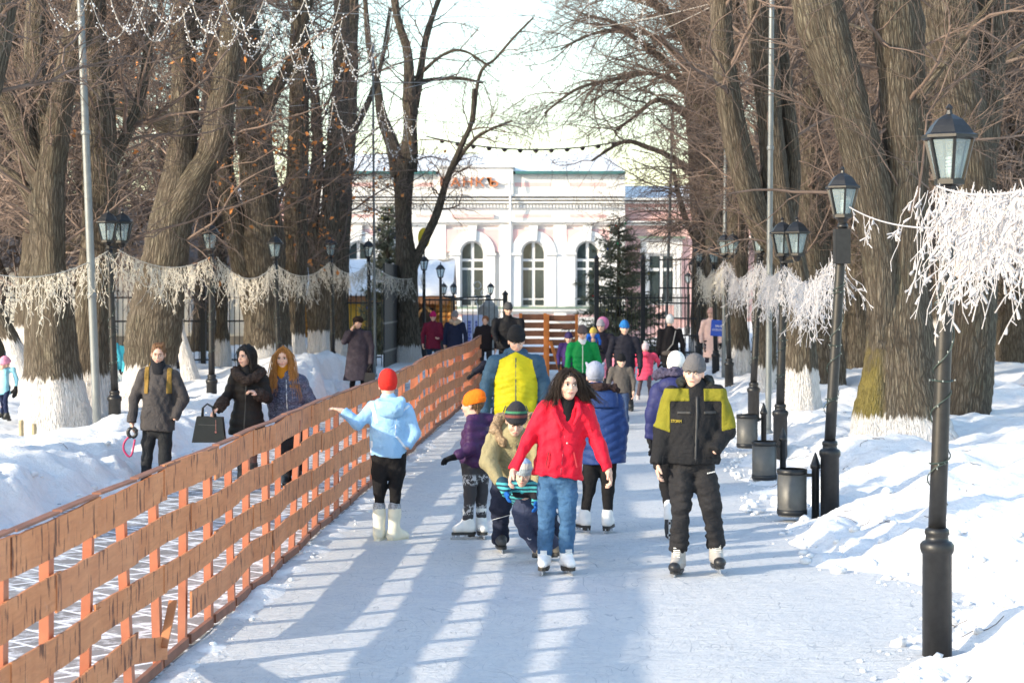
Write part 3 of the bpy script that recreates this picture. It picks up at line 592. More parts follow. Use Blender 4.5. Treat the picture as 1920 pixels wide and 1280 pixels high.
# ---- log hut with snowy roof
def hut():
    s = 53.0; Y0 = F / s
    X = lambda px: (px - CX) / s; Z = lambda py: CH - (py - HY) / s
    org = (X(690), Y0, 0); root = empty('log_hut', org, 'orange log hut with thick snow on its roof behind the black iron fence', 'hut')
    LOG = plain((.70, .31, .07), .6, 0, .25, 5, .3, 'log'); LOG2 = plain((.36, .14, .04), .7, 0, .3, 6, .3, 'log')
    yl = plain((.80, .46, .05), .6, 0, .12, 3, .1, 'yellow_boards')
    m = MB()
    for k, z in enumerate(np.arange(Z(690), Z(553), .19)):
        m.tube([(X(560), Y0 + .1, z), (X(782), Y0 + .1, z)], .1, 8); m.tube([(X(815), Y0 + .1, z), (X(845), Y0 + .1, z)], .1, 8)
        m.tube([(X(845), Y0, z), (X(845), Y0 + 4, z)], .1, 8); m.tube([(X(560), Y0, z), (X(560), Y0 + 4, z)], .1, 8)
    m.build('log_wall', LOG, root, True, org)
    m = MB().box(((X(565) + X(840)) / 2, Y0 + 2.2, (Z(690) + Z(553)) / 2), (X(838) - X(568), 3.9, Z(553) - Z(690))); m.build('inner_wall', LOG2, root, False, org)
    m = MB(); m.box(((X(640) + X(690)) / 2, Y0 - .06, (Z(566) + Z(650)) / 2), (X(690) - X(640), .2, Z(566) - Z(650))); m.build('door', yl, root, False, org)
    m = MB(); m.box((X(798), Y0 + .02, (Z(580) + Z(660)) / 2), (.55, .2, 1.6)); m.build('doorway', plain((.05, .03, .02), .8), root, False, org)
    m = MB()
    for q in (-1, 1): m.tube([(X(798) + q * .34, Y0 - .1, Z(660)), (X(798) + q * .28, Y0 - .1, Z(625)), (X(798) + q * .36, Y0 - .1, Z(605)), (X(798) + q * .2, Y0 - .1, Z(585)), (X(798), Y0 - .1, Z(574))], .05, 6)
    m.build('carved_door_frame', plain((.68, .38, .14), .6), root, True, org)
    m = MB()
    for x in np.arange(566, 842, 6.0): m.prism([(X(x), Z(566)), (X(x + 5.4), Z(566)), (X(x + 2.7), Z(571))], Y0 - .42, Y0 - .39); m.box((X(x + 2.7), Y0 - .4, Z(562)), (.09, .03, .14))
    m.box((X(703), Y0 - .4, Z(556.5)), (X(842) - X(564), .06, .12)); m.build('carved_eaves', plain((.42, .20, .10), .7, 0, .2), root, False, org)
    m = MB(); r_ = rng(4); n = 26
    V = []
    for j in range(9):
        for i in range(n):
            x = X(552) + (X(850) - X(552)) * i / (n - 1); t = j / 8; y = Y0 - .5 + t * 2.7; z = Z(553) + t * 1.15 + .05 * r_.standard_normal() + .12 * math.sin(min(t * 6, 1.57))
            V.append((x, y, z))
    Q = [(j * n + i, j * n + i + 1, j * n + n + i + 1, j * n + n + i) for j in range(8) for i in range(n - 1)]
    b = len(V); V += [(x, y, Z(554.5)) for x, y, z in V[:n]]; Q += [(i, b + i, b + i + 1, i + 1) for i in range(n - 1)]
    V += [(X(552), Y0 + 4.8, Z(553)), (X(850), Y0 + 4.8, Z(553))]; k = len(V); Q += [(8 * n + n - 1, 8 * n, k - 2, k - 1)]
    mesh_np('snowy_roof', np.array(V), Q, ROOFSNOW, root, True, org)
hut()
# ---- iron fences
def iron_fence(label, a, b, z0, z1, step, name='iron_fence', posts=(), rails=(.12, -.18), spikes=True, cat='fence', postz=None, r=.011, group=None):
    a = np.array(a, float); b = np.array(b, float); L = np.linalg.norm(b - a); org = (a[0], a[1], z0)
    root = empty(name, org, label, cat, group); n = int(L / step); m = MB()
    for i in range(n + 1):
        p = a + (b - a) * i / n; m.bar((p[0], p[1], z0), (p[0], p[1], z1), r * 2, r * 2, (0, 1, 0))
        if spikes: m.add([(p[0] - .03, p[1], z1), (p[0] + .03, p[1], z1), (p[0], p[1] - .02, z1), (p[0], p[1] + .02, z1), (p[0], p[1], z1 + .12)], [(0, 2, 4), (2, 1, 4), (1, 3, 4), (3, 0, 4)])
    m.build('bars', IRON, root, False, org)
    for q in rails:
        z = z0 + q if q > 0 else z1 + q
        MB().bar((a[0], a[1], z), (b[0], b[1], z), .045, .045).build('rail', IRON, root, False, org)
    for t in posts:
        p = a + (b - a) * t; pz = postz or z1 + .1
        MB().box((p[0], p[1], (z0 + pz) / 2), (.14, .14, pz - z0)).lathe((p[0], p[1], pz), [(.10, 0), (.10, .03), (.05, .08), (.005, .14)], 8).build('post', IRON, root, False, org)
    return root
iron_fence('black iron fence with spiked bars behind the left row of trunks', (-22, 50.5), (-6.9, 52.5), .15, 2.2, .135, posts=(.36, .55, .73, .9), rails=(.2, 1.25, -.16))
iron_fence('black iron fence with spiked bars in front of the log hut', (-6.8, 52.5), (-3.6, 53), .15, 2.05, .14, posts=(0,), rails=(.25, -.16))
iron_fence('black iron fence panel in front of the spruce with a thick end post', (2.62, 59.5), (5.5, 59.5), .1, 2.12, .12, posts=(0, .5), rails=(.2, -.12), spikes=False, postz=3.2)
iron_fence('tall gridded iron gate leaf beside the pale pole', (4.45, 58), (5.8, 56), .1, 3.2, .2, 'iron_gate', rails=(.3, .8, 1.3, 1.75, 2.2, -.05), spikes=False, cat='gate', posts=(1,))
iron_fence('black iron fence running behind the right row of trunks', (5.9, 54.5), (26, 47), .2, 2.2, .14, posts=(.1, .25, .4, .55, .7, .85), rails=(.3, -.16))
iron_fence('low ornamental iron railing under the bank windows, beside the statue', (-2.6, 57), (-.2, 57), .1, 2.0, .16, 'iron_railing', rails=(.4, -.05), spikes=False, posts=(1,), cat='railing')
# ---- solid grey gate leaf standing open by the forked tree
def grey_gate():
    a = np.array(at(720, 640, 66)[:2]); b = np.array(at(757, 640, 60)[:2]); org = (a[0], a[1], 0)
    root = empty('gate_leaf', org, 'dark grey ribbed metal gate leaf standing open beside the forked tree', 'gate'); M1 = plain((.045, .045, .047), .6, .2, .15, 4, .1, 'grey_metal')
    m = MB(); d = (b - a); n = 14; z0, z1 = -.05, 3.0
    for i in range(n):
        p, q = a + d * i / n, a + d * (i + .9) / n; m.bar(((p[0] + q[0]) / 2, (p[1] + q[1]) / 2, z0), ((p[0] + q[0]) / 2, (p[1] + q[1]) / 2, z1), np.linalg.norm(q - p), .05, (d[1], -d[0], 0))
    m.build('ribs', M1, root, False, org)
    m = MB()
    for z in (.5, 1.3, 2.6): m.bar((a[0], a[1] - .05, z), (b[0], b[1] - .05, z), .05, .06)
    m.build('rail', plain((.2, .2, .2), .5, .4), root, False, org)
    MB().box((b[0] + .1, b[1], 1.5), (.2, .2, 3.2)).build('post', plain((.12, .125, .13), .45, .4), root, False, org)
grey_gate()
# ---- pale low buildings seen between the trunks
def pale_house(label, x0, x1, y, h, wins):
    root = empty('pale_house', (x0, y, 0), label, 'building'); org = (x0, y, 0); wc = plain((.80, .76, .66), .8, 0, .05, 1, .1, 'cream_plaster')
    MB().box(((x0 + x1) / 2, y + 4, h / 2), (x1 - x0, 8, h)).build('wall', wc, root, False, org)
    MB().add([(x0 - .3, y - .4, h), (x1 + .3, y - .4, h), (x1 + .3, y + 8.4, h), (x0 - .3, y + 8.4, h), (x0 + 1, y + 4, h + 2.2), (x1 - 1, y + 4, h + 2.2)], [(0, 1, 5, 4), (2, 3, 4, 5), (1, 2, 5), (3, 0, 4), (3, 2, 1, 0)]).build('roof', plain((.10, .085, .08), .8), root, False, org)
    for a, b in wins:
        f = MB().box(((a + b) / 2, y - .03, h * .52), (b - a, .12, h * .5)).build('window', WHITE2, root, False, org)
        g = MB()
        for k in range(2):
            for q in range(3): g.box((a + (b - a) * (.27 + .46 * k), y - .1, h * (.36 + .16 * q)), ((b - a) * .38, .04, h * .13))
        g.build('pane', plain((.30, .34, .38), .15), f, False, org)
    MB().box(((x0 + x1) / 2, y - .06, .35), (x1 - x0, .1, .7)).build('plinth', plain((.25, .22, .18), .9), root, False, org)
pale_house('pale cream house with white framed windows behind the iron fence and left trunks', -19.5, -8.4, 64, 3.0, [(-18.6, -17.6), (-16.4, -15.4), (-14.2, -13.2), (-12.6, -11.4), (-10.8, -9.4)])
pale_house('pale house showing between the slim white-footed trunks beyond the right bank', 17.5, 27, 66, 4.6, [(18.6, 19.8), (21, 22.2), (23.4, 24.6)])
# ---- spruces
NEEDLE = plain((.17, .18, .125), .9, 0, .5, 6, 0, 'needles', .15)
def spruce(label, px, ytop, ybase, s, seed, hw):
    r_ = rng(seed); x, y, ztop = at(px, ytop, s); zb = CH - (ybase - HY) / s; h = ztop - zb; org = np.array([x, y, zb])
    root = empty('spruce', org, label, 'tree')
    limb_mesh('trunk', np.array([(x, y, zb), (x, y, zb + h * .5), (x, y, ztop - .1)]), np.array([.13, .09, .02]), BARK, root, org, -9, seed, 10, .3)
    P0 = []; D0 = []; L = []
    for z in np.arange(.02, .97, .026):
        n = int(11 - 5 * z)
        for k in range(n):
            a = r_.random() * 6.28; P0.append((x, y, zb + h * (z + .015 * r_.standard_normal()))); D0.append((math.cos(a), math.sin(a), .12 - .35 * (1 - z))); L.append(hw * (1 - z) ** .75 * (.65 + .5 * r_.random()) + .08)
    P0 = np.array(P0); D0 = np.array(D0); L = np.array(L); P1, R1 = grow(P0, D0, L, np.full(len(L), .012), 7, .06, .03, r_, .4)
    V1, Q1 = tubes(P1, R1, 4); n2 = 15000; wt = L / L.sum()
    p, d, _ = spawn(P1, R1, n2, .12, .8, r_, wt); P2, R2 = grow(p, d - np.array([0, 0, .25]), .10 + .17 * r_.random(n2), np.full(n2, .017), 3, .25, -.08, r_, .25)
    V2, Q2 = tubes(P2, R2, 3)
    mesh_np('crown', np.vstack([V1, V2]), np.vstack([Q1, Q2 + len(V1)]), NEEDLE, root, False, org)
    for k, c in enumerate(((.6, .05, .04), (.05, .4, .15), (.65, .5, .1), (.06, .12, .5))):
        m = MB()
        for q in range(9):
            i = r_.integers(len(P1)); m.ball(P1[i, 5] + np.array([0, -.04, -.04]), .035, 6)
        m.build('bauble', plain(c, .25), root, True, org)
    return root
spruce('big dark green spruce with a few baubles before the pink wing of the bank', 1160, 404, 690, 56, 61, 2.15)
spruce('dark spruce mostly hidden behind the forked tree and lamp posts', 728, 380, 690, 55, 62, 1.15)
# ---- statue, wire ornament, banner, barrier, yellow sign
def statue():
    s = 52; c = at(916, 690, s); root = empty('statue', (c[0], c[1], 0), 'grey stone bust statue on a pedestal before the white bank wall', 'statue'); G = plain((.30, .30, .28), .85, 0, .15, 9, .3, 'stone')
    zt = lambda py: CH - (py - HY) / s
    MB().box((c[0], c[1], (zt(596) + 0) / 2), (.55, .45, zt(596))).build('pedestal', G, root, False, (c[0], c[1], 0))
    return root, c, zt, G
_st = statue()
def rings():
    s = 54; org = at(893, 700, s); root = empty('wire_ornament', org, 'white wire ornament of rings standing beside the statue', 'ornament'); m = MB()
    for px, py, r in ((895, 535, 7), (908, 549, 6), (888, 560, 6), (900, 566, 7)):
        c = at(px, py, s); m.tube([(c[0] + r / s * math.cos(a), c[1], c[2] + r / s * math.sin(a)) for a in np.linspace(0, 6.28, 15)], .014, 5)
    m.build('rings', plain((.7, .7, .7), .4), root, True, org)
    MB().tube([at(897, 700, s), at(896, 572, s)], .02, 6).build('stem', plain((.7, .7, .7), .4), root, True, org)
rings()
def banner():
    s = 58; a, b = at(866, 0, s), at(905, 0, s); z = lambda py: CH - (py - HY) / s; org = (a[0], a[1], 0)
    root = empty('banner', org, 'pale blue winter banner with darker blue figures hung behind the walkers', 'banner')
    MB().box(((a[0] + b[0]) / 2, a[1], (z(590) + z(668)) / 2), (b[0] - a[0], .04, z(590) - z(668))).build('sheet', plain((.55, .60, .80), .7, 0, .12, 5), root, False, org)
    m = MB(); r_ = rng(8)
    for px, w0 in ((872, 3), (880, 5), (893, 3.5)):
        for y0 in range(604, 664, 6):
            ww = w0 * (1 + .4 * r_.standard_normal()) / s; m.box((at(px, 0, s)[0], a[1] - .028, z(y0)), (ww, .012, .09))
    m.build('figures', plain((.13, .17, .48), .7), root, False, org)
banner()
def rink_barrier(label, x0, x1, s, ytop, ybot, posts, lean=None):
    Y0 = F / s; X = lambda px: (px - CX) / s; Z = lambda py: CH - (py - HY) / s; org = (X(x0), Y0, 0)
    root = empty('plank_barrier', org, label, 'barrier', 'plank barriers at the rink end'); BR = plain((.20, .085, .045), .75, 0, .2, 5, .2, 'brown_plank'); OR = plain((.62, .19, .035), .6, 0, .12, 5, .1, 'orange_post')
    y = ytop
    while y < ybot:
        MB().box(((X(x0) + X(x1)) / 2, Y0, Z(y + 4.5)), (X(x1) - X(x0), .03, 11 / s)).build('plank', BR, root, False, org); y += 15.2
    for p in posts: MB().box((X(p), Y0 - .05, (Z(ytop - 3) + 0) / 2), (.075, .06, Z(ytop - 3))).build('post', OR, root, False, org)
    if lean: MB().bar((X(lean[0]), Y0 - .1, Z(lean[1])), (X(lean[2]), Y0 - .7, 0), .07, .05).build('brace', OR, root, False, org)
rink_barrier('brown plank barrier with orange posts and a leaning brace at the rink end', 1027, 1084, 76, 592, 688, (1027, 1081), (1032, 640, 1056, 700))
rink_barrier('brown plank barrier section behind the man in yellow, beside the braced one', 974, 1025, 78, 590, 690, (976, 1022))
def yellow_sign():
    c = at(795, 446, 58); root = empty('oval_sign', c, 'yellow oval sign showing between the forked trunk and its low limb', 'sign')
    m = MB(); n = 24; P = [(.20 * math.cos(a), .33 * math.sin(a)) for a in np.linspace(0, 2 * math.pi, n, endpoint=False)]
    m.prism(P, -.02, .02, c); m.build('face', plain((.72, .55, .03), .5), root, False, c)
    MB().tube([(c[0], c[1] + .03, .1), (c[0], c[1] + .03, c[2])], .03, 6).build('pole', IRON, root, True, c)
yellow_sign()
def turq():
    c = at(232, 690, 90); root = empty('snow_slide', (c[0], c[1], c[2]), 'bright turquoise plastic slide by the iron fence behind the first left lamp', 'slide'); m = MB(); T = plain((.03, .34, .45), .4)
    z = lambda py: CH - (py - HY) / 90
    V = [(c[0] - .45, c[1] + 1.0, z(650)), (c[0] + .05, c[1] + 1.0, z(650)), (c[0] + .35, c[1], z(672)), (c[0] - .15, c[1], z(672)), (c[0] + .6, c[1] - .5, z(676)), (c[0] + .1, c[1] - .5, z(676))]
    m.add(V + [(x, y, zz - .22) for x, y, zz in V], [(0, 1, 2, 3), (3, 2, 4, 5), (6, 9, 8, 7), (9, 11, 10, 8), (0, 3, 9, 6), (1, 7, 8, 2), (3, 5, 11, 9), (2, 8, 10, 4), (0, 6, 7, 1), (5, 4, 10, 11)]); m.build('chute', T, root, False, c)
    MB().box((c[0] - .2, c[1] + 1.0, c[2] + .1), (.08, .08, .7)).build('leg', IRON, root, False, c)
turq()
def bench():
    c = at(1926, 726, 112); root = empty('park_bench', (c[0], c[1], .4), 'brown wooden bench end poking out of the snow at the frame edge', 'bench'); W = plain((.35, .15, .06), .6, 0, .2, 6, .2)
    for k in range(3): MB().box((c[0] + .55, c[1] - .15 + .16 * k, c[2]), (1.5, .13, .05)).build('seat_slat', W, root, False, (c[0], c[1], .4))
    for q in (-.05, 1.15): MB().box((c[0] + q, c[1], c[2] - .3), (.06, .42, .55)).build('leg', IRON, root, False, (c[0], c[1], .4))
bench()
for px, py, s, h, l in ((40, 847, 132, .17, 'short pale wooden stake sticking out of the snow, nearer the frame edge'), (64, 829, 132, .12, 'stubby wooden stake in the snow close by the whitewashed trunk')):
    c = at(px, py, s); tag(MB().lathe((0, 0, -.25), [(.035, 0), (.035, .25 + h), (.025, .26 + h)], 9).build('wooden_stake', plain((.42, .33, .2), .8, 0, .2)), l, 'stake').location = (c[0], c[1], gz(c[0], c[1]) + .05)
# ------------------------------------------------------------------ lamps, poles, bins, signs, garlands, the plank fence
BLK = plain((.018, .018, .019), .42, .2, .3, 20, .12, 'black_enamel', .5)
def lampglass():
    m, n, p = new_mat('lamp_glass'); p.inputs['Base Color'].default_value = (.42, .52, .55, 1); p.inputs['Roughness'].default_value = .12; p.inputs['Specular IOR Level'].default_value = .6
    t = n.nodes.new('ShaderNodeBsdfTransparent'); t.inputs[0].default_value = (.80, .88, .9, 1); x = n.nodes.new('ShaderNodeMixShader'); x.inputs[0].default_value = .38
    n.links.new(t.outputs[0], x.inputs[1]); n.links.new(p.outputs[0], x.inputs[2]); n.links.new(x.outputs[0], n.nodes['Material Output'].inputs[0]); return m
LGLASS = lampglass(); BULB = plain((.85, .85, .82), .4, 0, .02, 3, 0, 'bulb_white')
def lantern(root, c, k, org):
    """six-sided tapered lantern; c = bottom centre, k = scale (1 = 0.50 m high)"""
    m = MB(); R0, R1 = .088 * k, .152 * k; z0, z1 = .05 * k, .30 * k; H = math.pi / 6
    m.lathe(c, [(.03 * k, -.06 * k), (.05 * k, -.02 * k), (.06 * k, 0), (.098 * k, .012 * k), (.098 * k, .045 * k)], 6, True, H)
    for i in range(6):
        a = H + i * math.pi / 3; d = np.array([math.cos(a), math.sin(a)])
        m.bar((c[0] + R0 * d[0], c[1] + R0 * d[1], c[2] + z0 - .01), (c[0] + R1 * d[0], c[1] + R1 * d[1], c[2] + z1), .018 * k, .018 * k)
    fr = m.build('lantern_frame', BLK, root, False, org)
    m = MB(); m.lathe(c, [(R1 * 1.02, z1 - .012 * k), (R1 * 1.20, z1), (R1 * 1.20, z1 + .018 * k), (R1 * 1.02, z1 + .03 * k), (R1 * .82, z1 + .075 * k), (R1 * .58, z1 + .115 * k), (R1 * .30, z1 + .140 * k), (R1 * .14, z1 + .150 * k), (R1 * .10, z1 + .175 * k), (R1 * .16, z1 + .19 * k), (.004, z1 + .215 * k)], 6, True, H)
    m.build('lantern_roof', BLK, root, False, org)
    MB().lathe(c, [(R0 * .97, z0), (R1 * .96, z1 - .013 * k)], 6, False, H).build('glass', LGLASS, fr, False, org)
    m = MB(); m.lathe(c, [(.014 * k, .05 * k), (.022 * k, .09 * k), (.022 * k, .10 * k)], 8)
    for q in range(4): m.lathe(c, [(.018 * k, .10 * k + .022 * q * k), (.026 * k, .108 * k + .022 * q * k), (.018 * k, .119 * k + .022 * q * k)], 8)
    m.build('bulb', BULB, fr, True, org)
GLAMP = 'black lamp posts along the avenue'
WIRE = plain((.03, .05, .04), .5, 0, .3, 20, 0, 'dark_wire'); DOT = plain((.30, .32, .30), .4, 0, .1, 9, 0, 'tiny_lamp')
LAMPS = {}
def lamp(key, label, pxb, pxt, ytop, s, heads=1, box=False, wound=True, group=GLAMP, hk=None):
    b = at(pxb, 0, s); zt = CH - (ytop - HY) / s; x, y = b[0], b[1]; g = gz(x, y); org = np.array([x, y, min(g, .05)])
    root = empty('lamp_post', org, label, 'lamp post', group); hk = hk or 1.0; zl = zt - .515 * hk; tilt = (pxt - pxb) / s
    m = MB(); zc = .72
    m.lathe((x, y, -.2), [(.092, 0), (.092, zc + .12), (.10, zc + .13), (.106, zc + .15), (.106, zc + .18), (.09, zc + .20), (.074, zc + .205), (.070, zc + .235), (.078, zc + .25), (.074, zc + .275), (.058, zc + .285)], 18)
    m.build('base', BLK, root, True, org)
    m = MB(); P = np.array([(x + tilt * t, y, zc + .08 + (zl - .06 - zc - .08) * t) for t in np.linspace(0, 1, 6)])
    m.tube(P, np.linspace(.056, .046, 6), 16); m.lathe((x + tilt, y, zl - .09), [(.05, 0), (.058, .015), (.05, .03), (.04, .05)], 14); m.build('pole', BLK, root, True, org)
    top = np.array([x + tilt, y, zl])
    if heads == 1: lantern(root, top, hk, org)
    elif heads == 2:
        d = np.array([.055, .30, 0]) if x < 0 else np.array([.055, -.25, 0])
        for q in (0, 1): lantern(root, top + d * q + np.array([-.02 if q == 0 else .075, 0, 0]), hk, org)
        MB().bar(top - d * .2 - np.array([0, 0, .06]), top + d * 1.1 - np.array([0, 0, .06]), .04, .04).build('cross_arm', BLK, root, False, org)
    else:
        for dx, dy, dz in ((-.32, 0, .0), (.0, .25, .0), (1.25, .1, 0)): lantern(root, top + np.array([dx, dy, dz]), hk * .95, org)
        MB().tube([top + np.array([-.32, 0, -.07]), top + np.array([0, 0, -.14]), top + np.array([1.25, 0, -.07])], .03, 8).build('cross_arm', BLK, root, True, org)
    if box: MB().box((x + tilt * .9, y - .02, zl - .27), (.15, .15, .34)).build('junction_box', BLK, root, False, org)
    if wound:
        n = 150; t = np.linspace(0, 1, n); r_ = rng(int(s)); a = t * 2 * math.pi * 9 + .5 * np.sin(t * 40); z = .95 + (zl - 1.05) * (t + .05 * np.sin(t * 23));  rr = .060 + .006 * r_.random(n)
        P = np.stack([x + tilt * t + rr * np.cos(a), y + rr * np.sin(a), z], 1); wo = MB().tube(P, .004, 4).build('wound_wire', WIRE, root, False, org)
        m = MB()
        for i in range(0, n, 3): p = P[i] + .008 * r_.standard_normal(3); m.add([p + np.array(d) * .0055 for d in ((1, 0, 0), (-1, 0, 0), (0, 1, 0), (0, -1, 0), (0, 0, 1.6), (0, 0, -1.6))], [(0, 2, 4), (2, 1, 4), (1, 3, 4), (3, 0, 4), (2, 0, 5), (1, 2, 5), (3, 1, 5), (0, 3, 5)])
        m.build('tiny_lights', DOT, wo, False, org)
    LAMPS[key] = top; return root
lamp('R1', 'nearest tall black lamp post on the snow bank, its six-sided lantern in full view', 1757, 1780, 195, 300)
lamp('R2', 'black lamp post with a boxed neck standing behind the front rubbish bin', 1556, 1580, 312, 191, box=True)
lamp('R3', 'black lamp post with two overlapping lanterns by the straight steel pole', 1463, 1470, 407, 145, 2)
lamp('R4', 'slender black lamp post just left of the straight steel pole, single lantern', 1413, 1425, 415, 118)
lamp('R5', 'black lamp post with paired lanterns beside the blue sign', 1367, 1360, 434, 88, 2)
lamp('R6', 'thin black lamp post that carries the blue sign', 1342, 1338, 456, 78, wound=False)
lamp('R7', 'distant black lamp post right of the tall gridded gate, tallest of the far four', 1310, 1310, 458, 68, wound=False)
lamp('R8', 'distant small lamp post whose lantern hangs over the gridded gate', 1299, 1299, 484, 55, wound=False)
lamp('R9', 'smallest distant lamp post at the far end of the right row', 1290, 1290, 508, 46, wound=False)
lamp('L1', 'black lamp post with two overlapping lanterns beside the tilted steel pole', 215, 205, 390, 128, 2)
lamp('L2', 'black lamp post with single lantern between the man in grey and the woman with handbag', 397, 395, 415, 108)
lamp('L3', 'black lamp post rising behind the woman with long red hair', 523, 516, 437, 93)
lamp('L4', 'black lamp post beside the woman on the phone', 624, 620, 441, 79)
lamp('L5', 'black lamp post with lantern against the bank wall, beside a thin pale pole', 694, 691, 447, 71)
lamp('L6', 'small far lamp post in front of the log hut roof, closest to the forked tree', 795, 795, 476, 60, wound=False)
lamp('L7', 'small far lamp post by the corner of the hut, slightly lower lantern', 827, 826, 492, 57, wound=False)
lamp('L8', 'far lamp post with three lanterns on a cross arm before the bank window', 853, 850, 527, 56, 3, wound=False, hk=.85)
# ---- steel poles
STEEL = plain((.20, .215, .22), .45, .35, .12, 6, .1, 'galvanised_steel')
def pole(label, a, b, s, r, clip=True):
    A = at(*a, s); B = at(*b, s); A[2] -= .2; d = (B - A); B = A + d * max(1.0, (7.2 if a[1] > 780 else 6.5) / d[2]) if b[1] < 5 else B
    root = empty('steel_pole', A, label, 'pole', 'grey steel poles for the garland wires'); n = 10
    MB().tube([A + (B - A) * t for t in np.linspace(0, 1, n)], np.linspace(r, r * .8, n), 14).build('shaft', STEEL, root, True, A)
    m = MB()
    for t in (.3, .62): p = A + (B - A) * t; m.lathe(p, [(r * 1.06, -.03), (r * 1.12, -.02), (r * 1.12, .02), (r * 1.06, .03)], 14)
    m.build('band', STEEL, root, True, A); MB().lathe(A + np.array([0, 0, .18]), [(r * 1.8, 0), (r * 1.7, .06), (r * 1.1, .1)], 14).build('foot', STEEL, root, True, A)
pole('tilted grey steel pole in front of the whitewashed twin trunks', (184, 812), (150, -20), 132, .062)
pole('straight grey steel pole on the right between two lamp posts', (1440, 815), (1447, -20), 126, .047)
pole('thin pale pole beside the far lamp, reaching up past the hut roof', (703, 705), (699, 85), 72, .035)
pole('thin pale pole in front of the spruce and gridded gate', (1248, 640), (1262, 190), 62, .05)
pole('thin grey pole close behind the blue sign', (1356, 725), (1362, 150), 84, .045)
# ---- bins on the bank
BIN = plain((.12, .115, .105), .5, .35, .12, 12, .08, 'bin_metal')
def bin_(label, px, yt, s, bx_):
    c = at(px, yt, s); r = .145; root = empty('litter_bin', (c[0], c[1], c[2] - .45), label, 'bin', 'litter bins on the snow bank'); org = (c[0], c[1], c[2] - .45)
    MB().lathe(c, [(r * .96, -.46), (r * .96, -.45), (r, -.44), (r, -.03), (r * .93, -.03), (r * .9, -.2), (.01, -.21)], 24, False).build('bucket', BIN, root, True, org)
    for z in (-.02, -.415): MB().lathe(c, [(r * 1.0, z - .03), (r * 1.035, z - .025), (r * 1.035, z + .02), (r * .95, z + .024)], 24, False).build('band', BLK, root, True, org)
    p = at(bx_, yt, s); MB().lathe((p[0], p[1], c[2] - .5), [(.038, 0), (.038, .50), (.052, .51), (.052, .545), (.046, .55), (.03, .60), (.01, .655), (.002, .665)], 14).build('post', BLK, root, True, org)
    MB().bar((c[0] + r * .9, c[1], c[2] - .06), (p[0], p[1], c[2] - .06), .02, .03).build('arm', BLK, root, False, org)
bin_('dark round litter bin nearest the front, just before the boxed lamp post', 1485, 879, 190, 1529)
bin_('dark round litter bin at the foot of the two-lantern lamp post, middle one', 1433, 827, 158, 1468)
bin_('dark round litter bin farthest back, behind the teenager and near the steel pole', 1401, 777, 136, 1432)
# ---- the blue sign
def blue_sign():
    s = 79; c = at(1347, 615, s); root = empty('blue_sign', c, 'small blue sign with two white lines of writing fixed to a thin lamp post', 'sign'); w_, h = 30 / s, 30 / s
    MB().box((c[0], c[1] - .09, c[2]), (w_, .02, h), 0, 0, rad(4)).build('plate', plain((.02, .07, .42), .4, 0, .05), root, False, c)
    for body, z, wid in (('ЗИМНИЙ', .045, .17), ('КАТОК ОТКРЫТ', -.045, .31)):
        fc = bpy.data.curves.new('writing', 'FONT'); fc.body = body; fc.size = .06; fc.align_x = 'CENTER'; fo = bpy.data.objects.new('tmp', fc); COL.objects.link(fo)
        bpy.context.view_layer.update(); me = bpy.data.meshes.new_from_object(fo.evaluated_get(bpy.context.evaluated_depsgraph_get())); bpy.data.objects.remove(fo)
        xs_ = [v.co.x for v in me.vertices]; k = wid / (max(xs_) - min(xs_))
        for v in me.vertices: v.co = (v.co.x * k, -.103, v.co.y * 1.1 + z - .02 - v.co.x * k * .07)
        me.materials.append(plain((.8, .8, .82), .5)); me.name = 'writing'; o = bpy.data.objects.new('writing', me); COL.objects.link(o); o.parent = root
    MB().box((c[0] + .02, c[1] - .05, c[2]), (.12, .07, .05)).build('clamp', BLK, root, False, c)
blue_sign()
def tan_board():
    s = 296; c = at(1812, 455, s); root = empty('tan_board', c, 'tan square board tied to the nearest lamp post behind the icicle lights', 'board')
    m = MB().prism([(-.19, .14), (.16, .2), (.14, -.08), (-.03, -.24), (-.14, -.16)], -.008, .008, c); m.build('panel', plain((.62, .47, .36), .7, 0, .06), root, False, c)
    MB().bar((c[0] - .19, c[1], c[2] + .06), (at(1772, 0, s)[0], c[1], c[2] + .06), .02, .02).build('bracket', BLK, root, False, c)
tan_board()
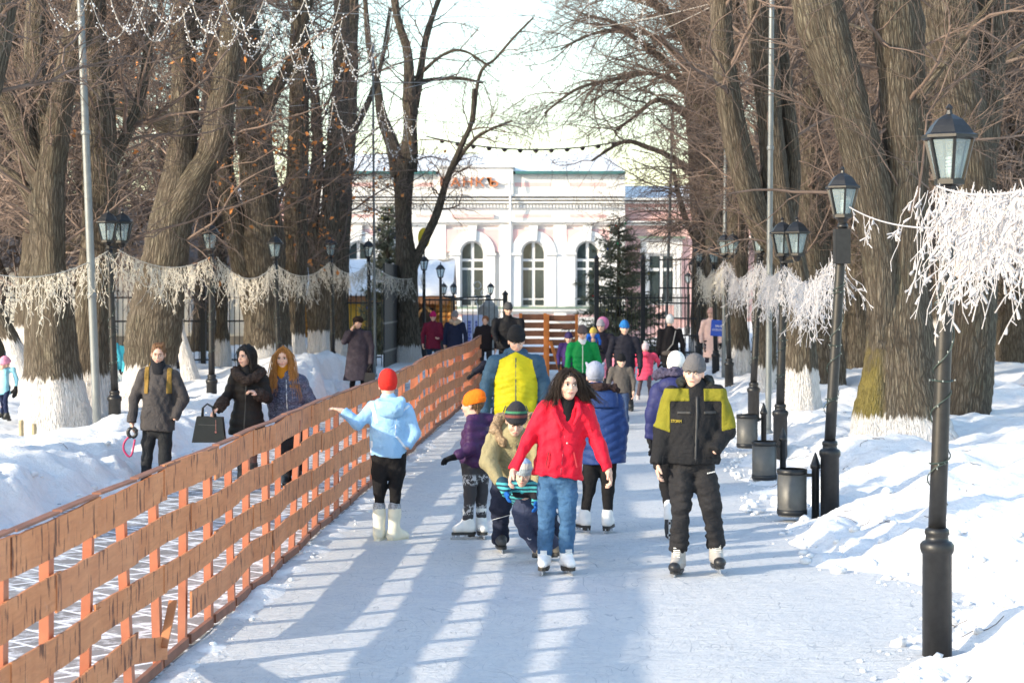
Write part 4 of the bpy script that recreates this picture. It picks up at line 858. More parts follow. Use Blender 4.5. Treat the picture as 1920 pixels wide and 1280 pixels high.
# ---- icicle light curtains
ICIC = plain((.50, .475, .48), .45, 0, .05, 9, 0, 'white_lights', .4); ICIL = plain((.66, .60, .50), .5, 0, .1, 9, 0, 'cream_lights', .4)
def curtain(label, A, B, sag, length, seed, n, m, side=.03, t0=0.0, t1=1.0, rr=.0027, name='light_curtain', fat=.0058):
    r_ = rng(seed); A = np.array(A, float); B = np.array(B, float); org = A; root = empty(name, org, label, 'string lights', 'icicle light curtains between the lamps')
    t = np.linspace(t0, t1, 50); P = A + (B - A) * t[:, None]; P[:, 2] -= sag * 4 * t * (1 - t)
    MB().tube(P, .007, 5).build('cable', m, root, True, org)
    T = t0 + (t1 - t0) * np.sort(r_.random(n)); S = A + (B - A) * T[:, None]; S[:, 2] -= sag * 4 * T * (1 - T); S += side * r_.standard_normal((n, 3)) * np.array([1, 1, .3])
    L = length * (.25 + .75 * r_.random(n) ** .8) * (.8 + .2 * np.sin(T * 37))
    P1, R1 = grow(S, np.tile([0, 0, -1.0], (n, 1)) + .25 * r_.standard_normal((n, 3)), L, np.full(n, rr), 10, .30, -.32, r_, .9)
    V1, Q1 = tubes(P1, R1, 4)
    nb = int(n * 6); p, d, _ = spawn(P1, R1, nb, .05, 1.0, r_); d[:, 2] -= .5
    P2, R2 = grow(p, d, .03 + .055 * r_.random(nb), np.full(nb, rr * .8), 3, .3, -.2, r_, 1.0); R2[:, 1:] = np.where(r_.random((nb, 1)) < .6, fat, rr * .8); R2[:, 0] = rr * .8; P2[:, 1] = P2[:, 0] * .45 + P2[:, 2] * .55
    V2, Q2 = tubes(P2, R2, 4)
    tag(mesh_np('strands', np.vstack([V1, V2]), np.vstack([Q1, Q2 + len(V1)]), m, root, True, org), kind='stuff')
LO = np.array([0, 0, -.10])
x0 = np.array([-6.7, 22.0, 2.75])
curtain('cream icicle light curtain hanging from the two-lantern lamp out over the frame edge', x0, LAMPS['L1'] + LO, .36, .85, 71, 150, ICIL)
curtain('cream icicle light curtain between the two-lantern lamp and the next lantern beyond it', LAMPS['L1'] + LO + np.array([.14, 0, 0]), LAMPS['L2'] + LO, .22, .85, 72, 130, ICIL)
curtain('cream icicle light curtain crossing the broad trunk behind the two women', LAMPS['L2'] + LO + np.array([.1, 0, 0]), LAMPS['L3'] + LO, .34, .85, 73, 130, ICIL)
curtain('cream icicle light curtain hanging before the split white-footed tree', LAMPS['L3'] + LO, LAMPS['L4'] + LO, .3, .9, 74, 130, ICIL)
curtain('cream icicle light curtain before the hut roof, between two far lanterns', LAMPS['L4'] + LO, LAMPS['L5'] + LO, .3, .8, 75, 110, ICIL)
curtain('dim icicle light curtain beside the open grey gate leaf', LAMPS['L5'] + LO, LAMPS['L6'] + LO, .3, .9, 76, 100, ICIL)
curtain('dense white icicle light curtain sagging between the boxed lamp and the two-lantern lamp', LAMPS['R2'] + np.array([-.03, 0, -.28]), LAMPS['R3'] + LO, .30, .85, 77, 210, ICIC, .05)
curtain('white icicle light curtain crossing the straight steel pole', LAMPS['R3'] + LO, LAMPS['R4'] + LO, .22, .85, 78, 170, ICIC, .05)
curtain('white icicle light curtain left of the slender lamp by the steel pole', LAMPS['R4'] + LO, LAMPS['R5'] + LO, .35, .95, 79, 170, ICIC, .05)
curtain('far white icicle light curtain right above the blue sign', LAMPS['R5'] + LO, LAMPS['R6'] + LO, .2, .9, 80, 110, ICIL, .05)
curtain('farthest white icicle light curtain near the pink wall', LAMPS['R6'] + LO, LAMPS['R7'] + LO, .3, .95, 81, 110, ICIL, .05)
nb_ = np.array([2.30, 6.4, 2.93])
curtain('large white icicle light curtain closest to the viewer, hung from the nearest lantern', LAMPS['R1'] + np.array([-.08, -.02, .0]), nb_, .16, .88, 82, 240, ICIC, .07, 0, .62, .0026, fat=.0075)
curtain('thin cord with a few icicle lights between the boxed lamp and the nearest lamp', LAMPS['R2'] + np.array([.06, 0, .12]), LAMPS['R1'] + np.array([-.03, 0, -.26]), .06, .42, 83, 6, ICIC, .02)
# ---- bead garlands in scallops under the wires, black festoon, plain wires
BEAD = plain((.80, .80, .80), .35, 0, .02, 9, 0, 'glass_bead', .5); PALE = plain((.42, .38, .33), .6, 0, .1, 9, 0, 'pale_wire')
def wire(label, a, b, sag, r=.008, m=PALE):
    t = np.linspace(0, 1, 24)[:, None]; A, B = at(*a), at(*b); P = A + (B - A) * t; P[:, 2:3] -= sag * 4 * t * (1 - t)
    tag(MB().tube(P, r, 5).build('wire', m, None, True), label, 'wire', 'wires across the avenue'); return P
def garland(label, pts, s, dip, seed, s2=None):
    r_ = rng(seed); n = len(pts); W = [at(x, y, s + ((s2 or s) - s) * i / max(1, n - 1)) for i, (x, y) in enumerate(pts)]; org = W[0]; root = empty('bead_garland', org, label, 'garland', 'bead garlands in scallops'); PP = []
    for a, b in zip(W, W[1:]):
        t = np.linspace(0, 1, 18)[:, None]; P = a + (b - a) * t; P[:, 2:3] -= dip * (.75 + .5 * r_.random()) * 4 * t * (1 - t); PP.append(P)
    P = np.vstack(PP); MB().tube(P, .006, 4).build('wire', PALE, root, False, org)
    B = []; Q = []
    for p in P:
        for q in range(2):
            c = p + .035 * r_.standard_normal(3); e = .007 + .008 * r_.random(); b = len(B); B += [c + np.array(d) * e for d in ((1, 0, 0), (-1, 0, 0), (0, 1, 0), (0, -1, 0), (0, 0, 1.3), (0, 0, -1.3))]
            Q += [[b + i for i in f] for f in ((0, 2, 4), (2, 1, 4), (1, 3, 4), (3, 0, 4), (2, 0, 5), (1, 2, 5), (3, 1, 5), (0, 3, 5))]
    tag(mesh_np('beads', np.array(B), np.array(Q), BEAD, root, False, org), kind='stuff')
def zig(x0, x1, n, y0, y1, j, seed):
    r_ = rng(seed); return [(x0 + (x1 - x0) * i / n + j * r_.standard_normal(), y0 + (y1 - y0) * i / n + j * .6 * r_.standard_normal()) for i in range(n + 1)]
garland('white bead garland looping highest, past the tilted steel pole', zig(85, 330, 3, -8, 5, 6, 1), 151, .42, 91)
garland('white bead garland looping in front of the leaning forked trunk near the top', zig(205, 640, 6, -5, 0, 5, 2), 143, .45, 92)
garland('white bead garland looping lower between the big limb and the broad trunk', zig(330, 640, 5, 28, 40, 6, 3), 133, .42, 93)
garland('white bead garland with deep loops over the orange dry leaves', zig(440, 700, 5, 40, 66, 6, 4), 120, .6, 94)
garland('white bead garland looping before the slender trunk', zig(520, 740, 5, 92, 96, 6, 5), 110, .55, 95)
garland('white bead garland looping past the slim dark trunk', zig(600, 790, 5, 180, 195, 5, 6), 95, .55, 96)
garland('white bead garland with long loops around the forked tree stems', zig(640, 800, 4, 240, 226, 5, 7), 84, .7, 97)
garland('short white bead strand hanging straight at the top centre', [(1104, -10), (1106, 62), (1112, 100)], 80, .02, 98)
garland('pair of white bead strands hanging in a vee at the top right of centre', [(1192, -12), (1199, 88), (1208, -12)], 88, .05, 99)
garland('white bead strand dangling among the twigs right of the forked tree', zig(690, 790, 2, 30, 15, 4, 9), 70, 1.1, 89)
wire('pale wire rising to the right across the top of the avenue', (420, 205, 90), (880, 130, 70), .25)
wire('pale thin wire high across the left crowns', (230, 0, 110), (1000, 30, 80), .1)
wire('pale thin wire slanting down behind the bead loops', (330, 28, 100), (860, 92, 66), .15)
wire('pale wire rising steeply towards the right crowns', (1020, 60, 80), (1330, 8, 95), .1)
wire('second pale wire rising towards the right crowns, lower', (1060, 118, 74), (1330, 15, 90), .12)
wire('pale thin wire running low before the forked tree', (420, 140, 92), (960, 150, 62), .12)
wire('pale thin wire at the foot of the bead loops', (560, 198, 80), (1300, 196, 62), .5)
def festoon():
    A, B = at(800, 256, 60), at(1180, 262, 60); t = np.linspace(0, 1, 40); P = A + (B - A) * t[:, None]; P[:, 2] -= .36 * 4 * t * (1 - t); root = empty('festoon', A, 'black cord with dark bulbs hanging before the bank roof', 'string lights')
    MB().tube(P, .022, 6).build('cord', BLK, root, True, A)
    for i in range(3, 39, 3): MB().lathe(P[i], [(.02, .03), (.07, .0), (.085, -.03), (.055, -.09), (.01, -.11)], 8).build('bulb', BLK, root, True, A)
festoon()
# ---- the long plank fence between walkway and rink
def board_mat():
    m, n, p = new_mat('board'); a = N_(n, 'ShaderNodeAttribute', attribute_name='bco'); oi = n.nodes.new('ShaderNodeObjectInfo')
    ad = n.nodes.new('ShaderNodeVectorMath'); ad.operation = 'ADD'; cb = n.nodes.new('ShaderNodeCombineXYZ'); n.links.new(math_(n, 'MULTIPLY', oi.outputs['Random'], 40), cb.inputs[0]); n.links.new(a.outputs['Vector'], ad.inputs[0]); n.links.new(cb.outputs[0], ad.inputs[1])
    mp = n.nodes.new('ShaderNodeMapping'); mp.inputs['Scale'].default_value = (1, 1, .22); n.links.new(ad.outputs[0], mp.inputs[0])
    mg = n.nodes.new('ShaderNodeMapping'); mg.inputs['Scale'].default_value = (.12, 1, 1); n.links.new(ad.outputs[0], mg.inputs[0])
    v = ad.outputs[0]
    c = ramp(n, noise(n, v, 3, 5, .6), [(.3, (.54, .195, .075)), (.7, (.66, .275, .12))])
    c = mixc(n, ramp(n, noise(n, mg.outputs[0], 34, 5, .6, .8), [(.4, 0.0), (.8, .4)]), c, (.24, .075, .035))
    drip = ramp(n, noise(n, mp.outputs[0], 24, 3, .5), [(.58, 0.0), (.64, .9)])
    c = mixc(n, drip, c, (.11, .035, .018))
    c = mixc(n, ramp(n, noise(n, v, 12, 6, .7), [(.60, 0.0), (.75, .55)]), c, (.52, .30, .22))
    c = mixc(n, math_(n, 'MULTIPLY', math_(n, 'SUBTRACT', oi.outputs['Random'], .5), .5), c, (.5, .23, .14))
    n.links.new(c, p.inputs['Base Color']); p.inputs['Roughness'].default_value = .6; p.inputs['Specular IOR Level'].default_value = .3
    bump(n, p, noise(n, mg.outputs[0], 60, 5), .5, .004); return m
BOARD = board_mat(); POST = plain((.40, .14, .075), .6, 0, .15, 6, .1, 'painted_post'); RAIL = plain((.24, .10, .06), .7, 0, .25, 6, .15, 'grey_rail')
def fence():
    r_ = rng(17); n = 50; Yp = 7.145 + np.arange(n) * .735; Xp = xf(Yp) + .02 * np.sin(Yp * .55) + .008 * r_.standard_normal(n); org = np.array([Xp[0], Yp[0], 0]); top = 1.215 + .018 * np.sin(Yp * .42 + 1) + .006 * r_.standard_normal(n)
    root = empty('plank_fence', org, 'long brown plank fence with woven thin boards dividing walkway and ice rink', 'fence')
    for i in range(n): MB().box((Xp[i] - .035, Yp[i], top[i] / 2 - .06), (.048, .095, top[i] - .04), .05 * r_.standard_normal(), .01 * r_.standard_normal(), .02 * r_.standard_normal()).build('post', POST, root, False, org)
    def board(i0, i1, z, hh, dz0, dz1, drop=None):
        K = 7 * (i1 - i0) + 1; u = np.linspace(i0 - .06, i1 + .06, K); X = np.interp(u, np.arange(n), Xp); Y = 7.145 + u * .735; tp = np.interp(u, np.arange(n), top) - 1.215
        zz = z + tp + np.linspace(dz0, dz1, K); X = X + .012 + .009 * np.sin((u - i0) / (i1 - i0) * math.pi) * (1 if (i0 // 2) % 2 else -1) + (.006 if (i0 // 2) % 2 else 0)
        wob = .0018 * r_.standard_normal(K); wob2 = .0018 * r_.standard_normal(K); V = []; bc = []
        for k in range(K):
            for dx, q in ((0, 0), (0, 1), (.013, 1), (.013, 0)):
                V.append((X[k] + dx, Y[k], zz[k] + (hh + wob[k] if q else wob2[k]))); bc.append((u[k] * .735, dx, z + q * hh))
        Fs = [(4 * k + a, 4 * k + (a + 1) % 4, 4 * k + 4 + (a + 1) % 4, 4 * k + 4 + a) for k in range(K - 1) for a in range(4)] + [(3, 2, 1, 0), (4 * K - 4, 4 * K - 3, 4 * K - 2, 4 * K - 1)]
        mesh_np('board', np.array(V), Fs, BOARD, root, False, org, {'bco': ('FLOAT_VECTOR', np.array(bc))})
    for row, (z, hh) in enumerate(((1.035, .185), (.755, .17), (.475, .17), (.20, .165))):
        i = -(row % 2)
        while i < n - 1:
            i0 = max(i, 0); i1 = min(i + 2, n - 1); d0, d1 = .007 * r_.standard_normal(2)
            if row == 3 and i0 in (4, 5): i = i1; continue           # the broken board
            if i1 > i0: board(i0, i1, z + .008 * r_.standard_normal(), hh + .006 * r_.standard_normal(), d0, d1)
            i = i1
    board(5, 6, .22, .14, -.02, -.16); 
    p = (Xp[6] + .03, Yp[6], 0); MB().bar((p[0], p[1] - .10, .16), (p[0] + .02, p[1] + .12, .40), .05, .02).build('splintered_board', plain((.46, .18, .07), .6), root, False, org)
    for i in range(n - 1): MB().bar((Xp[i] - .004, Yp[i] + .05, .04 + .01 * math.sin(i)), (Xp[i + 1] - .004, Yp[i + 1] - .05, .04 + .01 * math.sin(i + 1)), .03, .06).build('bottom_rail', RAIL, root, False, org)
    m = MB()
    for i in range(0, n - 1): m.box(((Xp[i] + Xp[i + 1]) / 2 + .012, (Yp[i] + Yp[i + 1]) / 2, (top[i] + top[i + 1]) / 2 + .018), (.05, .70, .012), math.atan2(-(Xp[i + 1] - Xp[i]), .735), 0, 0)
    tag(m.build('top_ledge', RAIL, root, False, org))
fence()

# ---- crumbs of shovelled snow and fallen twigs along the banks
def chunks():
    r_ = rng(23); ico = []
    f = (1 + 5 ** .5) / 2; P0 = nrm(np.array([(-1, f, 0), (1, f, 0), (-1, -f, 0), (1, -f, 0), (0, -1, f), (0, 1, f), (0, -1, -f), (0, 1, -f), (f, 0, -1), (f, 0, 1), (-f, 0, -1), (-f, 0, 1)], float))
    T = np.array([(0, 11, 5), (0, 5, 1), (0, 1, 7), (0, 7, 10), (0, 10, 11), (1, 5, 9), (5, 11, 4), (11, 10, 2), (10, 7, 6), (7, 1, 8), (3, 9, 4), (3, 4, 2), (3, 2, 6), (3, 6, 8), (3, 8, 9), (4, 9, 5), (2, 4, 11), (6, 2, 10), (8, 6, 7), (9, 8, 1)])
    V = []; Q = []; b = 0
    for k in range(1000):
        Y = 9 + 24 * r_.random() ** 1.3; side = r_.random()
        if side < .62: x = edge_r(Y) + abs(r_.standard_normal()) * .6 - .05
        elif side < .85: x = edge_l(Y) - abs(r_.standard_normal()) * .6 + .1
        else: x = xf(Y) + .05 + abs(r_.standard_normal()) * .18
        s_ = (.012 + .045 * r_.random() ** 4) * (1 if side < .85 else .5); z = max(gz(x, Y), 0.0)
        p = P0 * (s_ * (.7 + .6 * r_.random((12, 1)))) * np.array([1.2, 1.1, .8]); V.append(p + np.array([x, Y, z + s_ * .25])); Q.append(T + b); b += 12
    tag(mesh_np('snow_chunks', np.vstack(V), np.vstack(Q), SNOW, None, False), 'loose crumbs of shovelled snow along the banks and fence foot', 'snow', kind='stuff')
    V = []; n = 170; P = np.zeros((n, 4, 3))
    for k in range(n):
        Y = 9.5 + 26 * r_.random(); x = edge_r(Y) + .3 + 2.2 * r_.random() if r_.random() < .7 else edge_l(Y) - .3 - 1.5 * r_.random(); a = r_.random() * 6.28; L = .04 + .16 * r_.random()
        for q in range(4): px, py = x + L * q / 3 * math.cos(a + .3 * q), Y + L * q / 3 * math.sin(a + .3 * q); P[k, q] = (px, py, gz(px, py) + .006 + .012 * r_.random())
    V, Qd = tubes(P, np.full((n, 4), .0028), 4); tag(mesh_np('fallen_twigs', V, Qd, plain((.10, .07, .05), .9), None, False), 'small dark twigs and bark bits fallen on the snow', 'twigs', kind='stuff')
chunks()
# ------------------------------------------------------------------ people: bodies and clothes grown as smooth implicit surfaces
def nets(fn, lo, hi, h):
    """surface nets: quads round the zero level of fn over the box lo..hi with cells of h"""
    lo = np.asarray(lo, float) - 2 * h; hi = np.asarray(hi, float) + 2 * h; n = np.ceil((hi - lo) / h).astype(int) + 1
    P = np.stack(np.meshgrid(*[lo[i] + h * np.arange(n[i]) for i in range(3)], indexing='ij'), -1); d = fn(P)
    m = n - 1; acc = np.zeros((*m, 3)); cnt = np.zeros(m)
    cut = lambda o: d[o[0]:o[0] + m[0], o[1]:o[1] + m[1], o[2]:o[2] + m[2]]
    for a in range(3):
        b, c = [i for i in range(3) if i != a]
        for ob in (0, 1):
            for oc in (0, 1):
                o0 = [0, 0, 0]; o0[b] = ob; o0[c] = oc; o1 = list(o0); o1[a] = 1; d0, d1 = cut(o0), cut(o1)
                cr = (d0 < 0) != (d1 < 0); t = np.where(cr, d0 / np.where(cr, d0 - d1, 1), 0); acc[..., a] += t; acc[..., b] += cr * ob; acc[..., c] += cr * oc; cnt += cr
    act = cnt > 0; idx = np.full(m, -1); idx[act] = np.arange(act.sum()); I = np.argwhere(act); V = lo + h * (I + acc[act] / cnt[act][:, None])
    F_ = []; s = d < 0
    for a in range(3):
        b, c = (a + 1) % 3, (a + 2) % 3; sl0 = [slice(None)] * 3; sl1 = [slice(None)] * 3; sl0[a] = slice(0, n[a] - 1); sl1[a] = slice(1, n[a])
        E = np.argwhere(s[tuple(sl0)] != s[tuple(sl1)]); E = E[(E[:, b] > 0) & (E[:, c] > 0) & (E[:, b] < m[b]) & (E[:, c] < m[c])]
        if not len(E): continue
        q = []
        for ob, oc in ((-1, -1), (0, -1), (0, 0), (-1, 0)):
            e = E.copy(); e[:, b] += ob; e[:, c] += oc; q.append(idx[e[:, 0], e[:, 1], e[:, 2]])
        q = np.stack(q, 1); ins = s[E[:, 0], E[:, 1], E[:, 2]]; q[~ins] = q[~ins][:, ::-1]; F_.append(q)
    return V, (np.vstack(F_) if F_ else np.zeros((0, 4), int))
v3 = lambda *a: np.array(a, float)
def unit(v): v = np.asarray(v, float); return v / max(np.linalg.norm(v), 1e-9)
class Sd:
    """a signed distance with the box that holds it"""
    def __init__(s, f, lo, hi): s.f = f; s.lo = np.asarray(lo, float); s.hi = np.asarray(hi, float)
    def __call__(s, P): return s.f(P)
    def union(s, o, k=.03):
        if o is None: return s
        def f(P):
            a, b = s.f(P), o.f(P)
            if k <= 0: return np.minimum(a, b)
            h = np.clip(.5 + .5 * (b - a) / k, 0, 1); return b * (1 - h) + a * h - k * h * (1 - h)
        return Sd(f, np.minimum(s.lo, o.lo), np.maximum(s.hi, o.hi))
    def cut(s, o, k=.008):
        def f(P):
            a, b = s.f(P), -o.f(P); h = np.clip(.5 - .5 * (b - a) / k, 0, 1); return b * (1 - h) + a * h + k * h * (1 - h)
        return Sd(f, s.lo, s.hi)
    def below(s, p, nv):          # keep the side of the plane where (x-p).nv < 0
        p = np.asarray(p, float); nv = unit(nv); return Sd(lambda P: np.maximum(s.f(P), (P - p) @ nv), s.lo, s.hi)
    def grow(s, e): return Sd(lambda P: s.f(P) - e, s.lo - e, s.hi + e)
    def both(s, g, e=.0): return Sd(lambda P: np.maximum(s.f(P), g(P)), s.lo, s.hi)
    def warp(s, g, a): return Sd(lambda P: s.f(P) + g(P), s.lo - a, s.hi + a)
def rc(a, b, ra, rb=None, puff=0.0, per=.07):
    a = np.asarray(a, float); b = np.asarray(b, float); rb = ra if rb is None else rb; ab = b - a; L2 = max(ab @ ab, 1e-9); L = math.sqrt(L2)
    def f(P):
        t = np.clip(((P - a) @ ab) / L2, 0, 1); r = ra + (rb - ra) * t
        if puff: r = r + puff * (np.abs(np.sin(math.pi * t * L / per)) - .6)
        return np.linalg.norm(P - a - t[..., None] * ab, axis=-1) - r
    r = max(ra, rb) + puff; return Sd(f, np.minimum(a, b) - r, np.maximum(a, b) + r)
def chain(pts, rads, k=.02, **kw):
    o = rc(pts[0], pts[1], rads[0], rads[1], **kw)
    for i in range(1, len(pts) - 1): o = o.union(rc(pts[i], pts[i + 1], rads[i], rads[i + 1], **kw), k)
    return o
def ell(c, r, R=None):
    c = np.asarray(c, float); r = np.asarray(r, float)
    def f(P):
        q = P - c; q = q @ R if R is not None else q; k0 = np.linalg.norm(q / r, axis=-1); k1 = np.linalg.norm(q / r ** 2, axis=-1); return k0 * (k0 - 1) / np.maximum(k1, 1e-6)
    m = r.max() if R is not None else r; return Sd(f, c - m, c + m)
def loft(A, B, bx, st, puff=0.0, per=.08, chev=0.0):
    """elliptical sections (t, half width, half depth) from A to B; bx = sideways direction"""
    A = np.asarray(A, float); B = np.asarray(B, float); ax = unit(B - A); L = np.linalg.norm(B - A); bx = unit(bx - ax * (bx @ ax)); by = np.cross(ax, bx); st = np.array(st, float)
    def f(P):
        q = P - A; t = (q @ ax) / L; wx = np.interp(t, st[:, 0], st[:, 1]); wy = np.interp(t, st[:, 0], st[:, 2]); u = q @ bx; v = q @ by; k = np.sqrt((u / wx) ** 2 + (v / wy) ** 2); d = (k - 1) * np.minimum(wx, wy) * .92
        if puff: d = d - puff * (np.abs(np.sin(math.pi * (t * L + chev * np.abs(u)) / per)) - .6)
        return np.maximum(d, np.maximum(-t, t - st[-1, 0]) * L)
    r = max(st[:, 1].max(), st[:, 2].max()) + .02; return Sd(f, np.minimum(A, B) - r, np.maximum(A, B) + r)
def folds(amp, seed, fr=22.0, zs=.55):
    r_ = rng(seed); K = r_.standard_normal((4, 3)) * fr * np.array([1, 1, zs]); ph = r_.random(8) * 6.28
    def g(P):
        w_ = np.sin(P @ (K[3] * .35) + ph[3]); o = 0
        for i in range(3): o = o + np.sin(P @ (K[i] * (.5 + .4 * i)) + ph[i] + 1.6 * w_) / (1 + .5 * i)
        return amp * o * .5
    return g
SKIN = None
def skinmat():
    m, n, p = new_mat('skin'); v = coords(n); c = ramp(n, noise(n, v, 14, 4, .6), [(.3, (.60, .36, .27)), (.7, (.70, .45, .35))]); n.links.new(c, p.inputs['Base Color']); p.inputs['Roughness'].default_value = .5; p.inputs['Specular IOR Level'].default_value = .3
    p.inputs['Subsurface Weight'].default_value = .12; p.inputs['Subsurface Radius'].default_value = (.012, .006, .004); p.inputs['Subsurface Scale'].default_value = 1.0; return m
SKIN = skinmat(); EYEW = plain((.60, .57, .54), .3, 0, .02, 5, 0, 'eye_white'); IRIS = plain((.045, .03, .02), .25, 0, .1, 5, 0, 'iris'); LIP = plain((.50, .20, .18), .5, 0, .08, 9, 0, 'lip')
LASH = plain((.06, .035, .028), .7, 0, .1, 9, 0, 'lash')
C_BLADE = plain((.55, .56, .58), .25, .8, .05, 9, 0, 'steel_blade')
def frame_(yaw, pitch=0.0, roll=0.0):
    """columns: right (image right at yaw 0), forward, up. pitch > 0 looks down, roll > 0 tips to image right"""
    y = rad(yaw); f = v3(math.sin(y), -math.cos(y), 0); x = v3(math.cos(y), math.sin(y), 0); u = v3(0, 0, 1); p = rad(pitch); f, u = f * math.cos(p) - u * math.sin(p), u * math.cos(p) + f * math.sin(p); r = rad(roll); x, u = x * math.cos(r) - u * math.sin(r), u * math.cos(r) + x * math.sin(r)
    return np.stack([x, f, u], 1)
class Person:
    def __init__(s, label, sc, J, dep=None, yaw=0, head=(0, 0, 0), hs=.225, group=None, zg=None, body=0.0, fine=True, seed=1, skin=None, fem=False):
        s.sc = sc; s.J = {k: at(v[0], v[1], sc, (dep or {}).get(k, 0)) for k, v in J.items()}; j = s.J; s.seed = seed; s.fine = fine; s.h = .011 if sc > 140 else (.014 if sc > 100 else .019); s.fem = fem
        s.R = frame_(*head); s.B = frame_(yaw); s.bx = s.B[:, 0]; s.bf = s.B[:, 1]; s.u = hs / .225; s.hc = j['head']
        c = j.get('ground', (j['ls'] + j['rs']) / 2); g = zg if zg is not None else 0.0
        s.org = v3(c[0], c[1], g); s.root = empty('person', s.org, label, 'person', group); s.sk = skin or SKIN
        s.neck = s.hd(0, -.022, -.10) if 'neck' not in j else j['neck']
    def hd(s, x, y, z): return s.hc + s.R @ (v3(x, y, z) * s.u)
    def mesh(s, name, sd, m, h=None, parent=None):
        V, Q = nets(sd, sd.lo, sd.hi, h or s.h)
        if not len(Q): return None
        return mesh_np(name, V, Q, m, parent or s.root, True, s.org)
    # -- skin: head with a face, neck, hands, and a slim continuous body inside the clothes
    def skin(s, hands=('l', 'r'), legs=True, curl=.5, ears=True, bare=None, face=True, handr=1.0):
        u = s.u; E = lambda x, y, z, a, b, c: ell(s.hd(x, y, z), v3(a, b, c) * u, s.R); C = lambda a, b, ra, rb: rc(s.hd(*a), s.hd(*b), ra * u, rb * u)
        hd = E(0, -.012, .032, .073, .094, .082).union(E(0, .018, -.03, .060, .070, .078), .03).union(E(0, .052, -.088, .026, .024, .022), .03)
        if face:
            hd = hd.union(C((0, .085, .004), (0, .103 if s.fem else .106, -.028), .0065 if s.fem else .008, .010 if s.fem else .0125), .012)
            if not s.fem: hd = hd.union(E(0, .078, .020, .048, .014, .010), .012)
            for q in (-1, 1):
                hd = hd.union(E(q * .036, .060, -.030, .024, .022, .022), .02); hd = hd.cut(E(q * .030, .098, .002, .019, .016, .011), .01)
                if ears: hd = hd.union(E(q * .075, -.006, -.006, .009, .019, .030), .008)
            hd = hd.union(C((-.016, .088, -.056), (.016, .088, -.056), .008, .008), .010)
        j = s.J; nb = (j['ls'] + j['rs']) / 2; hd = hd.union(rc(s.hd(0, -.02, -.07), nb * .55 + s.neck * .45, .052 * u, .050 * u), .02)
        parts = [(hd, .0068 if s.sc > 140 else (.0095 if s.sc > 100 else .0125))]
        for q in hands:
            w, e = j[q + 'w'], j[q + 'e']; d = unit(w - e) if q + 'h' not in j else unit(j[q + 'h'] - w)
            parts.append((s.hand(w, d, q, curl, handr), .0058 if s.sc > 140 else .009))
        bd = None
        if legs and 'lp' in j:
            pel = (j['lp'] + j['rp']) / 2; bd = chain([pel + v3(0, 0, .04), (pel + nb) / 2, nb - (nb - pel) * .12, s.neck], [.055 * u, .055 * u, .05 * u, .035 * u], .02)
            for q in 'lr':
                bd = bd.union(chain([nb - (nb - pel) * .12, j[q + 's'], j[q + 'e'], j[q + 'w']], [.035 * u, .03 * u, .028 * u, .023 * u], .01), .01)
                if q + 'a' in j: bd = bd.union(chain([pel, j[q + 'p'], j[q + 'k'], j[q + 'a']], [.05 * u, .045 * u, .032 * u, .024 * u], .01), .01)
            parts.append((bd, .02))
        VV = []; QQ = []; b = 0
        for sd, h in parts:
            V, Q = nets(sd, sd.lo, sd.hi, h); VV.append(V); QQ.append(Q + b); b += len(V)
        o = mesh_np('body', np.vstack(VV), np.vstack(QQ), s.sk, s.root, True, s.org)
        if face:
            for q in (-1, 1):
                if s.sc > 140:
                    k_ = 1.2 if s.fem else 1.0; s.mesh('eye', E(q * .030, .0785, .002, .0125 * k_, .0125, .0085 * k_), EYEW, .004); s.mesh('iris', E(q * .030, .0885, .002, .0064 * k_, .0045, .0066 * k_), IRIS, .0028); s.mesh('eyelid', chain([s.hd(q * .030 - .0145, .0845, .006), s.hd(q * .030, .0905, .0115 * k_), s.hd(q * .030 + .0145, .0825, .006)], [.0022 * s.u, .003 * s.u, .0022 * s.u], .003), s.sk if not s.fem else LASH, .0028)
                else: s.mesh('eye', E(q * .030, .083, .002, .013, .008, .0065), IRIS, .0055)
            s.mesh('mouth', C((-.019, .0945, -.0565), (.019, .0945, -.0565), .0042, .0042).union(C((0, .098, -.0565), (0, .098, -.0565), .006, .006), .008), LIP, .0038 if s.sc > 140 else .006)
        return o
    def brows(s, col):
        for q in (-1, 1): s.mesh('eyebrow', chain([s.hd(q * .012, .096, .018), s.hd(q * .030, .093, .024), s.hd(q * .047, .078, .018)], [(.0032 if s.fem else .0042) * s.u, (.0034 if s.fem else .0045) * s.u, .0026 * s.u], .004), hairmat(col), .0036 if s.sc > 140 else .006)
    def hand(s, w, d, q, curl=.5, k=1.0):
        """palm, four unequal bent fingers and a thumb from the wrist w along d"""
        k *= s.u; side = -1 if q == 'l' else 1; d = unit(d); pn = unit(np.cross(d, s.bf)) * side         # palm faces the thigh
        if np.linalg.norm(np.cross(d, s.bf)) < .2: pn = s.bx * -side
        pn = -pn if (pn @ s.bx) * side > 0 else pn; ac = unit(np.cross(d, pn)); ac = ac if ac @ s.bf > 0 else -ac       # ac: towards the thumb side
        c0 = w + d * .012 * k; Rm = np.stack([ac, pn, d], 1)
        o = ell(w + d * .052 * k, v3(.042, .017, .052) * k, Rm).union(rc(w - d * .03 * k, w + d * .02 * k, .027 * k, .027 * k), .02)
